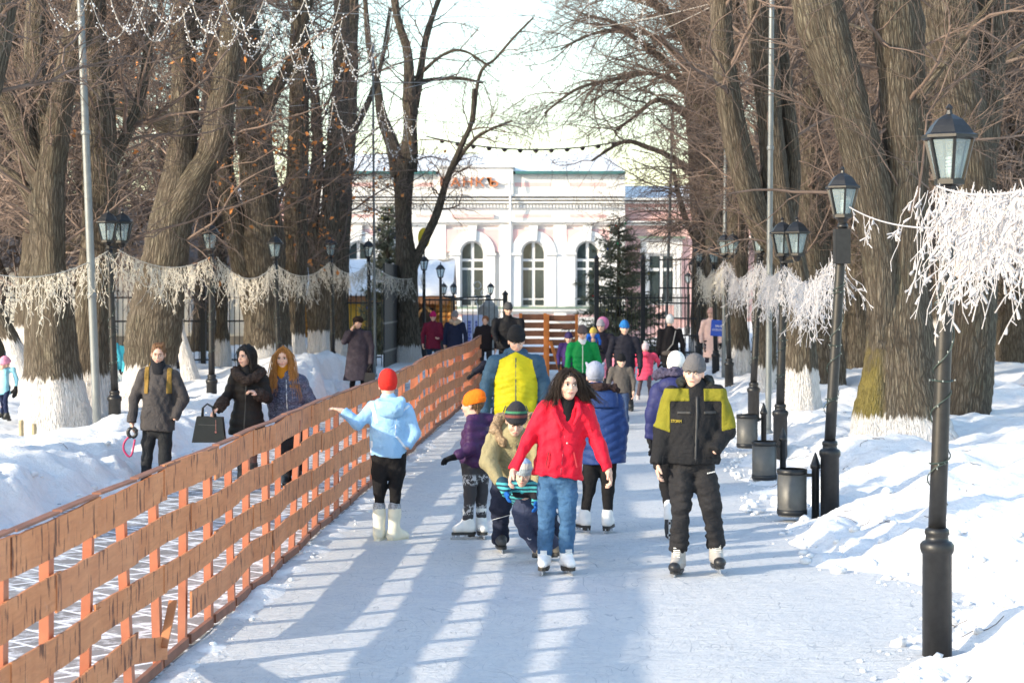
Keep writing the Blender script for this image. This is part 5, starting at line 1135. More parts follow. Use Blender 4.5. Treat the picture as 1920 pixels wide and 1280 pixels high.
        for i, (off, ln) in enumerate(((.030, .072), (.010, .080), (-.010, .074), (-.029, .058))):
            b = w + d * (.088 - .006 * abs(i - 1)) * k + ac * off * k; a1 = .3 * curl + .1 * i * curl; a2 = a1 + 1.0 * curl; a3 = a2 + .8 * curl; dirs = [d * math.cos(a) + pn * math.sin(a) for a in (a1, a2, a3)]
            p1 = b + dirs[0] * ln * .45 * k; p2 = p1 + dirs[1] * ln * .32 * k; p3 = p2 + dirs[2] * ln * .23 * k
            o = o.union(chain([b - d * .02 * k, p1, p2, p3], [.0095 * k, .0088 * k, .008 * k, .007 * k], .006), .006)
        t0 = w + d * .03 * k + ac * .030 * k; t1 = t0 + unit(d * .7 + ac * .7 + pn * .3) * .042 * k; t2 = t1 + unit(d * .9 + ac * .1 + pn * .4) * .03 * k
        return o.union(chain([t0, t1, t2], [.013 * k, .0105 * k, .0085 * k], .008), .012)
    def glove(s, q, m, k=1.16, curl=.5):
        j = s.J; d = unit(j[q + 'h'] - j[q + 'w']) if q + 'h' in j else unit(j[q + 'w'] - j[q + 'e']); return s.mesh('glove', s.hand(j[q + 'w'], d, q, curl, k).grow(.004), m, .008 if s.sc > 120 else .012)
    # -- clothes
    def jacket(s, m, hem, st=None, arms=(.068, .056, .044), sh=.070, collar=(.078, .075), puff=0.0, per=.075, chev=0.0, fold=.005, k=.035, name='jacket', sleeves='lr', hood=0.0, cuff=True, top=1.06, armpuff=None, collar_h=.72, neckcut=None):
        j = s.J; S = (j['ls'] + j['rs']) / 2; A = np.asarray(hem, float) if len(hem) == 3 else at(hem[0], hem[1], s.sc, hem[2] if len(hem) > 3 else 0)
        st = st or [(0, .20, .145), (.35, .185, .135), (.72, .20, .135), (.95, .17, .105), (1.06, .09, .075)]
        st = [(t, a * s.u if False else a, b) for t, a, b in st]
        o = loft(A, S, s.bx, st, puff, per, chev); ap = puff if armpuff is None else armpuff
        for q in 'lr':
            o = o.union(rc(S + (s.neck - S) * .45, j[q + 's'] - v3(0, 0, .012), sh * .88, sh * .86), .06)
        for q in sleeves:
            sl = chain([j[q + 's'], j[q + 'e'], j[q + 'w']], arms, .025, **({'puff': ap, 'per': per} if ap else {})); d = unit(j[q + 'w'] - j[q + 'e'])
            o = o.union(sl.below(j[q + 'w'] + d * .004, d) if cuff else sl, k)
        if collar: o = o.union(rc(S, S + (s.neck - S) * collar_h + (s.hd(0, -.012, -.10) - s.neck) * .5, collar[0], collar[1]), .03)
        if hood:
            o = o.union(ell(S + (s.neck - S) * .45 - s.bf * .10 + v3(0, 0, .0), v3(.13, .085, .085) * hood), .03)
        if fold: o = o.warp(folds(fold * 1.25, s.seed), fold * 1.25).warp(folds(fold * .8, s.seed + 77, 48, .6), fold)
        if neckcut: o = o.cut(neckcut, .01)
        s.jk = o; s.jA = A; s.jS = S; s.mesh(name, o, m); return o
    def hem_band(s, m, t=.07, e=.006):
        ax = s.jS - s.jA; L2 = ax @ ax; return s.mesh('hem_band', s.jk.grow(e).both(lambda P: np.maximum(((P - s.jA) @ ax) / L2 - t, np.abs((P - s.jA) @ s.bx) - .26) * math.sqrt(L2)), m)
    def arm_seams(s, m, ts=(.45,), r=.0):
        for q in 'lr':
            for a, b in ((s.J[q + 's'], s.J[q + 'e']), (s.J[q + 'e'], s.J[q + 'w'])):
                for t in ts:
                    c = a + (b - a) * t; d = unit(b - a); s.mesh('sleeve_seam', s.jk.grow(.0035).both(lambda P, c=c, d=d: np.maximum(np.abs((P - c) @ d) - .006, np.linalg.norm(P - c, axis=-1) - .12)), m, .007)
    def panel(s, name, m, region, e=.005, h=None, base=None):
        return s.mesh(name, (base or s.jk).grow(e).both(region), m, h)
    def front(s, name, m, x=0.0, r=.006, t0=.02, t1=1.05, side=1, n=24):
        """a zip or placket that follows the front of the jacket"""
        ax = s.jS - s.jA; P = []
        for t in np.linspace(t0, t1, n):
            c = s.jA + ax * t + s.bx * x; a, b = 0.0, .40
            L = np.linspace(0, .35, 60)[:, None]; q = c + s.bf * side * L; d = s.jk(q); i = np.where(d < 0)[0]
            if len(i): P.append(q[i[-1]])
        if len(P) > 3: MB().tube(resample(np.array(P), n), r, 6).build(name, m, s.root, True, s.org)
    def trousers(s, m, rad_=(.098, .086, .062, .052), pel=.13, fold=.006, name='trousers', cuff=0.02, zcut=True):
        j = s.J; P = (j['lp'] + j['rp']) / 2; o = ell(P + v3(0, 0, .03), v3(pel * 1.15, pel * .9, .13))
        for q in 'lr':
            if q + 'a' not in j: continue
            lg = chain([j[q + 'p'], (j[q + 'p'] + j[q + 'k']) / 2, j[q + 'k'], j[q + 'a']], rad_, .02); d = unit(j[q + 'a'] - j[q + 'k']); o = o.union(lg.below(j[q + 'a'] + d * cuff, d), .025)
        if fold: o = o.warp(folds(fold * 1.3, s.seed + 50, 26, .8), fold * 1.3).warp(folds(fold * .9, s.seed + 51, 55, 1.3), fold)
        s.tr = o; s.mesh(name, o, m); return o
    def boot(s, q, m, yaw=0, L=.25, r=.05, shaft=.14, sole=None, blade=None, toe_up=0.0, zf=None, laces=None, wide=.046, name='boot'):
        """boot under the ankle; yaw: where the toe points (0 = to the viewer)"""
        a = s.J[q + 'a']; fy = frame_(yaw); f = fy[:, 1]; x = fy[:, 0]; zb = (s.J[q + 'f'][2] if q + 'f' in s.J else (zf if zf is not None else s.org[2]))
        bl = .055 if blade else 0.0; z0 = zb + bl; heel = v3(a[0], a[1], z0 + wide) - f * .035; toe = heel + f * (L - .05 - wide) + v3(0, 0, toe_up - .006)
        o = rc(heel, toe, wide, wide * .82).union(rc(heel + f * .02 + v3(0, 0, .06), heel + f * (L * .42) + v3(0, 0, .015), wide * .9, wide * .85), .03).union(chain([heel + f * .025, a, a + v3(0, 0, shaft - .05)], [r * .92, r, r * 1.06], .02), .03)
        o = o.below(v3(0, 0, z0 + .004), v3(0, 0, -1)).below(a + v3(0, 0, shaft - .04), v3(0, 0, 1)); b = s.mesh(name, o.warp(folds(.0025, s.seed + ord(q), 60, 1), .003), m, min(s.h, .0085 if s.sc > 140 else .013))
        so = sole or plain((.02, .02, .02), .5)
        pr = MB(); n = 12; P = []
        for t in np.linspace(0, 2 * math.pi, n, endpoint=False):
            ct, st_ = math.cos(t), math.sin(t); c = (heel + toe) / 2 * v3(1, 1, 0) + v3(0, 0, z0); hl = np.linalg.norm((toe - heel)[:2]) / 2 + wide * .98; P.append(c + f * hl * (abs(ct) ** .7 * (1 if ct > 0 else -1)) + x * wide * .95 * (abs(st_) ** .7 * (1 if st_ > 0 else -1)))
        P = np.array(P); V = np.vstack([P + v3(0, 0, .012), P + v3(0, 0, -.012)]); pr.add(V, [tuple(range(n)), tuple(range(2 * n - 1, n - 1, -1))] + [(i, i + n, (i + 1) % n + n, (i + 1) % n) for i in range(n)])
        c = heel - f * .0; pr.box((heel[0], heel[1], z0 - .018), (.055, .055, .03), rad(yaw)); pr.build('sole', so, b, False, s.org)
        if blade:
            m2 = MB(); A = heel * v3(1, 1, 0) - f * .06; B = toe * v3(1, 1, 0) + f * .055; m2.bar(A + v3(0, 0, zb + .012), B + v3(0, 0, zb + .012), .006, .022, (0, 0, 1))
            for t in (.18, .42, .72, .88): p = A + (B - A) * t; m2.box((p[0], p[1], zb + .035), (.012, .03, .04), rad(yaw))
            m2.build('blade', C_BLADE, b, False, s.org)
        if laces is not None:
            m3 = MB(); top = a + v3(0, 0, shaft - .145)
            for k in range(6):
                p = heel + f * (L * .36) + v3(0, 0, .045) + (top + f * r * 1.02 - heel - f * (L * .36) - v3(0, 0, .045)) * (k / 5); m3.bar(p - x * .026 + f * .012, p + x * .026 + f * .012, .007, .007)
            m3.build('laces', laces, b, False, s.org)
        return b
    def beanie(s, m, low=.018, up=.0, ribs=True, tall=1.0, pom=None, slouch=0.0, cuffm=None, tilt=-.25, back=None):
        u = s.u; o = ell(s.hd(0, -.014, .036 + .010 * tall), v3(.088, .108, .094 * tall) * u, s.R).union(ell(s.hd(0, -.02 - slouch, .105 * tall), v3(.052, .062, .045) * u, s.R), .05)
        c, nv = s.hd(0, 0, low), s.R @ unit(v3(0, tilt, -1)); ce = s.hd(0, -.014, .03)
        if ribs:
            def g(P):
                q = (P - ce) @ s.R; return .0022 * np.sin(44 * np.arctan2(q[..., 0], q[..., 1]))
            o = o.warp(g, .003)
        b = s.mesh('hat', o.below(c, nv), m, .007 if s.sc > 140 else (.011 if s.sc > 100 else .0145)); o2 = o.grow(.006).below(c, nv).below(c - nv * .05 * u, -nv)
        s.mesh('hat_cuff', o2, cuffm or m, .007 if s.sc > 140 else .012, b)
        if pom: p = s.hd(0, -.03 - slouch, .152 * tall); s.mesh('pompom', ell(p, v3(.045, .045, .042) * u).warp(folds(.012, 4, 130, 1), .014), pom, .009, b)
        return o
    def hair_cap(s, m, e=.014, face=(.066, .075, .10), fz=-.035, fy=.085, extra=None, bangs=0.0, name='hair', strand=.004, low=None):
        u = s.u; o = ell(s.hd(0, -.016, .034), v3(.073 + e, .094 + e, .084 + e) * u, s.R)
        for a, b, ra, rb in (extra or []): o = o.union(rc(s.hd(*a), s.hd(*b), ra * u, rb * u), .025)
        o = o.cut(ell(s.hd(0, fy, fz), v3(*face) * u, s.R), .012); ce = s.hd(0, 0, .03); r_ = rng(s.seed + 3)
        def g(P):
            q = (P - ce) @ s.R; a = np.arctan2(q[..., 0], q[..., 1] * .8 + .001); return strand * (np.sin(23 * a + 3 * np.sin(q[..., 2] * 14)) + .8 * np.sin(47 * a + 12 * q[..., 2] + 2 * np.sin(q[..., 2] * 30)))
        o = o.warp(g, strand * 2)
        if low is not None: o = o.below(s.hd(0, 0, low), s.R @ v3(0, 0, -1))
        return s.mesh(name, o, m, .0065 if s.sc > 140 else .0105)
    def wisps(s, m, paths, n, jit=.02, r=.0024, name='loose_hair'):
        """loose strands that follow head-space paths and fray at their ends"""
        r_ = rng(s.seed + 31); P = []
        for i in range(n):
            pa = np.array(paths[i % len(paths)], float); q = resample(pa, 9); o = r_.standard_normal(3) * jit; t = np.linspace(0, 1, 9)[:, None]; wv = np.sin(np.linspace(0, 5, 9) + r_.random() * 6)[:, None] * np.array([.006, .004, .002]); ex = 1 + .25 * r_.random()
            q = q[0] + (q - q[0]) * ex + o * (.45 + 1.1 * t) + wv; P.append(np.array([s.hd(*k) for k in q]))
        P = np.array(P); V, Q = tubes(P, np.full(len(P), r * s.u)[:, None] * np.linspace(1, .35, 9)[None], 4); return mesh_np(name, V, Q, m, s.root, True, s.org)
    def fur_ring(s, m, pts, r, name='fur_trim', h=None, parent=None):
        o = chain(pts, [r] * len(pts), .03).warp(folds(.010, s.seed + 9, 95, 1), .012); o = o.warp(folds(.006, s.seed + 19, 190, 1), .008); return s.mesh(name, o, m, h or .010, parent)
def lin(*c): return tuple((x / 12.92 if x <= .04045 else ((x + .055) / 1.055) ** 2.4) for x in (k / 255 for k in c))
def slab(p, nv, q=None):          # region where (x-p).nv < 0
    p = np.asarray(p, float); nv = unit(nv); return lambda P: (P - p) @ nv
BLACKC = (.012, .012, .014)
Z_ = lambda py, s: CH - (py - HY) / s
# ============================ the skaters in front ============================
def red_girl():
    s = 232.6
    J = dict(head=(1065, 722), ls=(1020, 764), rs=(1098, 766), le=(990, 822), re=(1121, 828), lw=(964, 878), rw=(1139, 878), lh=(955, 898), rh=(1144, 897), lp=(1029, 898), rp=(1062, 898), lk=(1025, 962), rk=(1065, 962), la=(1021, 1034), ra=(1062, 1032), ground=(1043, 1070))
    dep = dict(head=-.03, lk=-.03, rk=-.04, lw=-.10, rw=-.10, lh=-.13, rh=-.13, le=-.02, re=-.02)
    p = Person('young woman with windblown dark hair in a red jacket and jeans on white skates', s, J, dep, 0, (14, -4, 4), .235, None, 0, seed=3, fem=True)
    p.skin(curl=.75); p.brows((.02, .012, .008))
    H = hairmat((.028, .017, .012))
    ex = [((-.055, -.02, .04), (-.10, .0, -.05), .045, .032), ((-.095, .0, -.03), (-.15, .01, -.12), .030, .012), ((-.065, -.03, -.02), (-.09, -.01, -.15), .04, .018), ((.06, -.03, .05), (.13, -.02, -.01), .052, .042), ((.12, -.02, .0), (.20, -.01, -.065), .04, .026), ((.18, -.01, -.05), (.225, .0, -.085), .026, .010), ((.07, -.03, -.01), (.12, -.01, -.10), .045, .022), ((.10, -.02, -.04), (.175, .0, -.115), .03, .012), ((0, -.07, 0), (0, -.07, -.12), .07, .06), ((-.11, .0, -.06), (-.19, .02, -.125), .018, .005), ((-.06, -.0, -.08), (-.11, .02, -.165), .018, .005)]
    p.hair_cap(H, .010, (.064, .085, .100), -.028, .084, ex, strand=.0055)
    p.wisps(H, [[(-.01, .03, .125), (-.07, .035, .07), (-.10, .03, -.04), (-.125, .03, -.13)], [(-.02, .0, .13), (-.09, .0, .06), (-.13, .02, -.05), (-.185, .03, -.125)], [(.01, .02, .13), (.085, .03, .08), (.13, .02, .0), (.20, .02, -.075)], [(.01, .0, .13), (.10, .0, .06), (.17, .02, -.03), (.245, .02, -.09)], [(.02, .02, .125), (.085, .04, .05), (.11, .04, -.05), (.165, .03, -.12)], [(0, .04, .12), (-.06, .06, .07), (-.08, .05, -.02), (-.085, .04, -.14)], [(.0, .045, .12), (.06, .06, .08), (.085, .05, .01), (.12, .05, -.08)]], 170, .013)
    p.mesh('sweater', rc(p.neck - v3(0, 0, .20), p.neck + v3(0, 0, .03), .085, .060).union(rc(p.neck - v3(0, .02, .22), p.neck - v3(0, .02, .06), .06, .06), .03), cloth(BLACKC, .9))
    R = cloth((.60, .012, .035), .62, .08, .5)
    st = [(0, .192, .135), (.3, .188, .135), (.7, .185, .125), (.95, .16, .10), (1.06, .08, .07)]
    S = (p.J['ls'] + p.J['rs']) / 2
    vee = chain([p.neck + v3(.015, -.05, .06), p.neck + v3(.02, -.14, -.09), S + v3(.035, -.20, -.22)], [.085, .06, .012], .02)
    p.jacket(R, (1045, 892), st, (.064, .057, .047), .066, (.088, .095), fold=.0075, neckcut=vee, collar_h=.62)
    p.front('zip', plain((.40, .02, .05), .4), .02, .0045, .02, .62); p.hem_band(R, .06, .004); MB().ball(p.jS + v3(.015, -.145, -.27), .009, 6).build('zip_pull', plain((.5, .5, .5), .3, .6), p.root, True, p.org)
    p.mesh('collar_flap', chain([S + v3(.11, -.07, .035), S + v3(.115, -.125, -.03), S + v3(.07, -.155, -.12)], [.02, .022, .012], .02), R); p.mesh('collar_flap', chain([S + v3(-.09, -.07, .045), S + v3(-.085, -.12, -.02), S + v3(-.02, -.155, -.16)], [.02, .02, .012], .02), R)
    for q, x in ((-1, -.10), (1, .125)):
        c = p.jA + (p.jS - p.jA) * .26 + p.bx * x; MB().bar(c + v3(-.012 * q, -.128, .06), c + v3(.012 * q, -.132, -.06), .007, .012).build('pocket_seam', plain((.36, .01, .02), .6), p.root, False, p.org)
    D = cloth((.055, .125, .235), .85, .3, .8); p.trousers(D, (.088, .080, .066, .064), .118, .006, 'jeans', .05)
    W = plain((.78, .77, .77), .4, 0, .04, 20, .1, 'white_leather')
    for q, yw in (('l', -8), ('r', 16)): p.boot(q, W, yw, .25, .049, .16, plain((.03, .025, .02), .5), True, laces=plain((.75, .75, .75), .6), zf=0)
red_girl()
def teen():
    s = 233
    J = dict(head=(1301, 700), ls=(1262, 742), rs=(1345, 738), le=(1240, 806), re=(1362, 806), lw=(1232, 866), rw=(1336, 843), lh=(1232, 888), lp=(1279, 872), rp=(1316, 872), lk=(1276, 948), rk=(1331, 944), la=(1272, 1026), ra=(1344, 1022), ground=(1303, 1072), lf=(1270, 1080), rf=(1346, 1072))
    dep = dict(lw=-.05, lh=-.06, rw=-.18, re=-.02, lk=-.05, rk=-.05, lf=0, rf=.05, ra=.05)
    p = Person('teenage boy skating in a black jacket with olive shoulders, grey beanie, one hand pocketed', s, J, dep, 3, (-14, 0, 3), .228, None, 0, seed=5)
    p.skin(('l',), curl=.6); p.brows((.05, .035, .025)); p.beanie(cloth(lin(96, 94, 96), .95, .08, .3), .022, tall=1.06, slouch=.01)
    K = cloth((.016, .016, .018), .8, .1, .7); st = [(0, .205, .15), (.08, .215, .155), (.4, .215, .15), (.75, .205, .14), (.95, .175, .105), (1.06, .09, .075)]
    o = p.jacket(K, (1298, 866), st, (.078, .070, .056), .074, (.085, .088), fold=.008, collar_h=.9)
    OL = cloth(lin(118, 114, 36), .75, .12, .6); S = p.jS; J_ = p.J
    def yoke(P):
        top = (P - (S - v3(0, 0, .050))) @ v3(0, 0, -1); mid = .055 - np.abs((P - S) @ p.bx); sl = []
        body = np.maximum(top, mid)
        for q in 'lr':
            a, e = J_[q + 's'], J_[q + 'e']; d = unit(e - a); L = np.linalg.norm(e - a); t = (P - a) @ d; out = -((P - (a + e) / 2) @ (p.bx * (1 if q == 'r' else -1))) - .015
            lim = L * (1.0 if q == 'r' else .98); sl.append(np.maximum(np.maximum(t - lim, -t - .03), out))
        hi = (P[..., 2] - (S[2] + .055)); return np.maximum(np.minimum(body, np.minimum(*sl)), hi)
    p.panel('shoulder_panel', OL, yoke, .0045)
    p.front('zip_placket', plain((.03, .03, .032), .6), 0, .011, .03, .98); p.hem_band(K, .09, .005); m = MB(); SE = plain((.035, .035, .036), .7)
    for q in (-1, 1): p.panel('chest_flap', SE, lambda P, q=q: np.maximum(np.abs((P - S) @ p.bx - q * .105) - .055, np.maximum(np.abs(P[..., 2] - S[2] + .135) - .012, P[..., 1] - S[1])), .009)
    hood = chain([S + v3(-.10, -.02, .09), S + v3(-.09, .09, .10), S + v3(0, .13, .08), S + v3(.10, .07, .10), S + v3(.115, -.02, .07)], [.03, .045, .05, .048, .034], .03).warp(folds(.012, 8, 50, 1), .014); p.mesh('hood', hood, cloth((.02, .022, .02), .55, .5, .9, key='h'))
    p.mesh('cuff', rc(J_['lw'] - unit(J_['lw'] - J_['le']) * .01, J_['lw'] + unit(J_['lw'] - J_['le']) * .03, .042, .034), K)
    m = MB(); c = p.jA + (S - p.jA) * .55 + p.bx * -.135 + p.bf * .142
    fc = bpy.data.curves.new('writing', 'FONT'); fc.body = 'STORM'; fc.size = .034; fc.extrude = .002; fo = bpy.data.objects.new('tmp', fc); COL.objects.link(fo); bpy.context.view_layer.update(); me = bpy.data.meshes.new_from_object(fo.evaluated_get(bpy.context.evaluated_depsgraph_get())); bpy.data.objects.remove(fo)
    zc = Z_(790, s); xc = at(1256, 0, s)[0]; yy = []
    for q in me.vertices:
        X_, Zz = xc + q.co.x * .75, zc + q.co.y; L = np.linspace(-.25, .05, 60); pts = np.stack([np.full(60, X_), S[1] + L, np.full(60, Zz)], 1); dd = o(pts); i = np.where(dd < 0)[0]; y_ = pts[i[0], 1] if len(i) else S[1] - .12; q.co = (X_ - p.org[0], y_ - .008 - q.co.z - p.org[1], Zz - p.org[2])
    me.materials.append(plain(lin(190, 170, 60), .6)); me.name = 'chest_lettering'; ob = bpy.data.objects.new('chest_lettering', me); COL.objects.link(ob); ob.parent = p.root
    T = cloth((.026, .025, .027), .85, .1, .8); o2 = p.trousers(T, (.100, .096, .080, .070), .128, .009)
    for q in 'lr': p.mesh('trouser_cuff', rc(J_[q + 'a'] + v3(0, 0, .03), J_[q + 'a'] + v3(0, 0, -.005), .066, .06).warp(folds(.008, 3, 60), .009), T)
    xs0 = at(1330, 0, s)[0]; z0 = Z_(884, s); m = MB()
    for k in range(5): m.box((xs0 + .008 * (k - 2) * 1.6, S[1] - .125, z0 + .003 * k), (.009, .012, .010))
    m.build('pocket_mark', plain((.6, .6, .6), .5), p.root, False, p.org)
    W = plain(lin(168, 162, 156), .55, 0, .12, 20, .2, 'grey_leather'); X = plain((.02, .02, .022), .45)
    for q, yw in (('l', -16), ('r', 4)):
        b = p.boot(q, W, yw, .28, .056, .15, X, True, laces=plain((.75, .72, .66), .6), wide=.05, name='skate_boot'); a = p.J[q + 'a']; f = frame_(yw)[:, 1]; zb = p.J[q + 'f'][2]
        p.mesh('toe_cap', ell(v3(a[0], a[1], zb + .095) + f * .165, v3(.05, .06, .042)).below(v3(0, 0, zb + .06), v3(0, 0, -1)), X, .008, b); p.mesh('cuff_padding', rc(a + v3(0, 0, .045), a + v3(0, 0, .085), .062, .062), plain((.15, .15, .16), .7), .009, b)
teen()
def yellow_man():
    s = 172
    J = dict(head=(968, 640), ls=(928, 678), rs=(1006, 677), le=(912, 725), re=(1020, 724), lw=(908, 772), rw=(1020, 770), lp=(950, 796), rp=(985, 796), lk=(945, 870), rk=(985, 870), la=(945, 925), ra=(985, 925), ground=(967, 936))
    p = Person('tall man in a yellow jacket with blue sleeves and a black beanie', s, J, dict(le=.02, re=.02, lw=-.03, rw=-.03), 0, (6, 14, 0), .245, None, 0, seed=6)
    p.skin(); p.brows((.04, .03, .02)); p.beanie(cloth((.018, .018, .02), .95, .1, .3), .024, tall=1.12)
    Y = cloth((.50, .43, .012), .55, .08, .4); B = cloth(lin(52, 78, 100), .6, .12, .6, key='b'); st = [(0, .235, .16), (.4, .235, .16), (.75, .245, .15), (.95, .20, .11), (1.06, .1, .08)]
    o = p.jacket(Y, (967, 795), st, (.078, .070, .056), .074, (.085, .09), .0045, .06, .25, fold=.006, collar_h=.7); S = p.jS; J_ = p.J
    def blue(P):
        x = (P - S) @ p.bx; z = P[..., 2] - S[2]; side = .235 - .055 * np.clip((z + .22) / .2, 0, 1) - np.abs(x); yk = -(z - .012 - .50 * (.19 - np.abs(x))); return np.minimum(side, yk)
    p.panel('blue_sleeves_and_yoke', B, blue, .005)
    p.front('zip', plain((.05, .06, .06), .5), 0, .007, .02, 1.06); K = plain((.04, .05, .05), .6)
    for q in (-1, 1): c = p.jA + (S - p.jA) * .22 + p.bx * .13 * q; MB().bar(c + p.bf * .165 + v3(.02 * -q, 0, .06), c + p.bf * .165 + v3(.02 * q, 0, -.05), .008, .012).build('pocket_zip', K, p.root, False, p.org)
    hood = chain([S + v3(-.10, .0, .075), S + v3(-.08, .10, .085), S + v3(0, .13, .07), S + v3(.08, .10, .085), S + v3(.10, .0, .07)], [.035, .05, .055, .05, .035], .03); p.mesh('hood', hood, B)
    p.trousers(cloth((.02, .02, .026), .85), (.10, .095, .075, .065), .13)
    for q in 'lr': p.boot(q, plain((.03, .03, .03), .5), 0, .28, .055, .14, None, True, zf=0)
yellow_man()
def khaki():
    s = 214
    J = dict(head=(967, 783), ls=(930, 820), rs=(1006, 824), le=(917, 858), re=(1016, 866), lw=(938, 896), rw=(1004, 905), lp=(948, 900), rp=(1003, 900), lk=(938, 948), rk=(1026, 958), la=(938, 1010), ra=(1040, 1014), ground=(980, 1033), lf=(938, 1034), rf=(1042, 1032))
    dep = dict(head=-.42, ls=-.26, rs=-.26, le=-.38, re=-.38, lw=-.52, rw=-.52, lp=.10, rp=.10, lk=-.12, rk=-.08, la=.0, ra=.02)
    p = Person('adult in a khaki fur hooded parka and striped beanie bending over a toddler', s, J, dep, 0, (2, 26, 4), .235, None, 0, seed=7)
    p.skin(()); p.brows((.05, .035, .02))
    zt = p.hd(0, 0, 0)[2]; k0 = zt - p.org[2]
    st_ = bands([(0, (.02, .02, .025)), (.33, (.15, .045, .04)), (.48, (.02, .02, .025)), (.56, (.04, .17, .09)), (.68, (.02, .02, .025))], 'Z', .16, .95, .4, k0 - .02); p.beanie(st_, .022, tall=1.06, slouch=.0)
    K = cloth(lin(150, 140, 108), .85, .14, .9); A = (p.J['lp'] + p.J['rp']) / 2 + v3(0, -.04, -.06); st = [(0, .20, .16), (.4, .205, .17), (.8, .215, .15), (.97, .18, .12), (1.06, .10, .08)]
    o = p.jacket(K, A, st, (.088, .078, .055), .085, (.09, .09), fold=.010, collar_h=.6); S = p.jS
    p.mesh('hood', chain([S + v3(-.13, .02, .06), S + v3(-.10, .10, .13), S + v3(0, .14, .15), S + v3(.10, .10, .13), S + v3(.13, .02, .06)], [.05, .06, .06, .06, .05], .03), K)
    p.fur_ring(fur((.42, .30, .19)), [S + v3(-.12, -.08, .0), S + v3(-.185, -.02, .09), S + v3(-.15, .05, .19), S + v3(0, .09, .22), S + v3(.15, .05, .19), S + v3(.17, -.02, .10)], .045)
    p.front('zip', plain((.10, .09, .07), .5), 0, .008, .02, .95)
    N = cloth((.020, .024, .045), .75, .1, .7); p.trousers(N, (.105, .105, .088, .074), .15, .009)
    a, k_ = p.J['la'], p.J['lk']; c = a + (k_ - a) * .72; MB().bar(c + v3(-.07, -.088, -.02), c + v3(.085, -.085, .022), .012, .004).build('reflective_stripe', plain((.7, .7, .72), .4), p.root, False, p.org)
    for q, yw in (('l', 6), ('r', -10)): p.boot(q, plain((.05, .05, .05), .5), yw, .28, .055, .13, plain((.02, .02, .02), .5), True, laces=plain((.55, .52, .42), .6), wide=.05)
    for q in 'lr': p.glove(q, cloth((.03, .03, .035)))
khaki()
def toddler():
    s = 219
    J = dict(head=(980, 880), ls=(966, 902), rs=(1000, 903), le=(943, 893), re=(1008, 916), lw=(950, 909), rw=(1004, 928), lh=(952, 920), rh=(1003, 936), lp=(976, 946), rp=(1000, 946), lk=(986, 983), rk=(1018, 984), la=(1008, 1016), ra=(1040, 1014), ground=(1000, 1032), lf=(1014, 1030), rf=(1046, 1030))
    dep = dict(head=-.52, ls=-.50, rs=-.50, le=-.52, re=-.50, lw=-.62, rw=-.6, lh=-.66, rh=-.64, lp=-.44, rp=-.44, lk=-.4, rk=-.38, la=-.28, ra=-.24, ground=-.4, lf=-.28, rf=-.24)
    p = Person('toddler in a teal striped jacket and pale knit hat, held from behind', s, J, dep, 0, (-6, 6, 6), .185, None, 0, seed=8)
    p.skin((), ears=False, handr=.7); p.beanie(bands([(0, lin(150, 160, 165)), (.3, lin(192, 190, 182)), (.62, lin(150, 175, 205))], 'Z', .14, .95, .5, p.hd(0, 0, .02)[2] - p.org[2]), .03, tall=1.15, pom=None)
    zz = p.J['lp'][2] - p.org[2]; stops = []
    tl, dk = lin(70, 165, 170), lin(22, 60, 78)
    for k in range(9): stops += [(k / 9, tl), (k / 9 + .062, dk)]
    M_ = bands(stops, 'Z', .30, .85, .3, zz - .03, .05); st = [(0, .125, .10), (.4, .128, .105), (.75, .125, .10), (.97, .10, .08), (1.06, .06, .05)]
    p.jacket(M_, (988, 944, 0, -.44), st, (.052, .048, .040), .05, (.06, .062), fold=.006)
    S = p.jS; p.panel('chest_panel', cloth((.02, .02, .025)), lambda P: np.maximum(np.abs((P - S) @ v3(0, 0, 1) + .055) - .028, np.abs((P - S) @ p.bx) - .10), .005)
    p.mesh('scarf', chain([p.neck + v3(-.05, -.03, -.03), p.neck + v3(0, -.045, -.05), p.neck + v3(.05, -.03, -.03)], [.022, .024, .022], .02), cloth(lin(70, 165, 170)))
    N = cloth((.045, .055, .10), .75, .1, .7, key='n'); p.trousers(N, (.075, .075, .066, .058), .105, .006)
    for q in 'lr': p.glove(q, cloth(lin(30, 90, 165), .8), .8); p.boot(q, plain((.18, .16, .13), .7), 25, .16, .042, .09, plain((.03, .03, .03), .6), False, wide=.036)
    c = p.J['lk'] + (p.J['la'] - p.J['lk']) * .3; m = MB(); m.tube([c + v3(.022 * math.cos(a), -.068, .026 * math.sin(a)) for a in np.linspace(.6, 5.2, 12)], .004, 5); m.build('knee_mark', plain((.6, .62, .68), .5), p.root, True, p.org)
toddler()
def flecked():
    m, n, p = new_mat('flecked_leggings'); v = coords(n); f = noise(n, coords(n, (1, 1, .8)), 30, 3, .6, .6); sx = n.nodes.new('ShaderNodeSeparateXYZ'); n.links.new(v, sx.inputs[0])
    band = ramp(n, math_(n, 'ABSOLUTE', math_(n, 'SINE', math_(n, 'MULTIPLY', sx.outputs['Z'], 11.5))), [(.35, 1.0), (.6, 0.0)]); k = math_(n, 'MULTIPLY', ramp(n, f, [(.50, 0.0), (.54, 1.0)]), band)
    n.links.new(mixc(n, k, lin(56, 54, 58), lin(176, 176, 180)), p.inputs['Base Color']); p.inputs['Roughness'].default_value = .9; bump(n, p, noise(n, v, 120, 3), .3, .004); return m
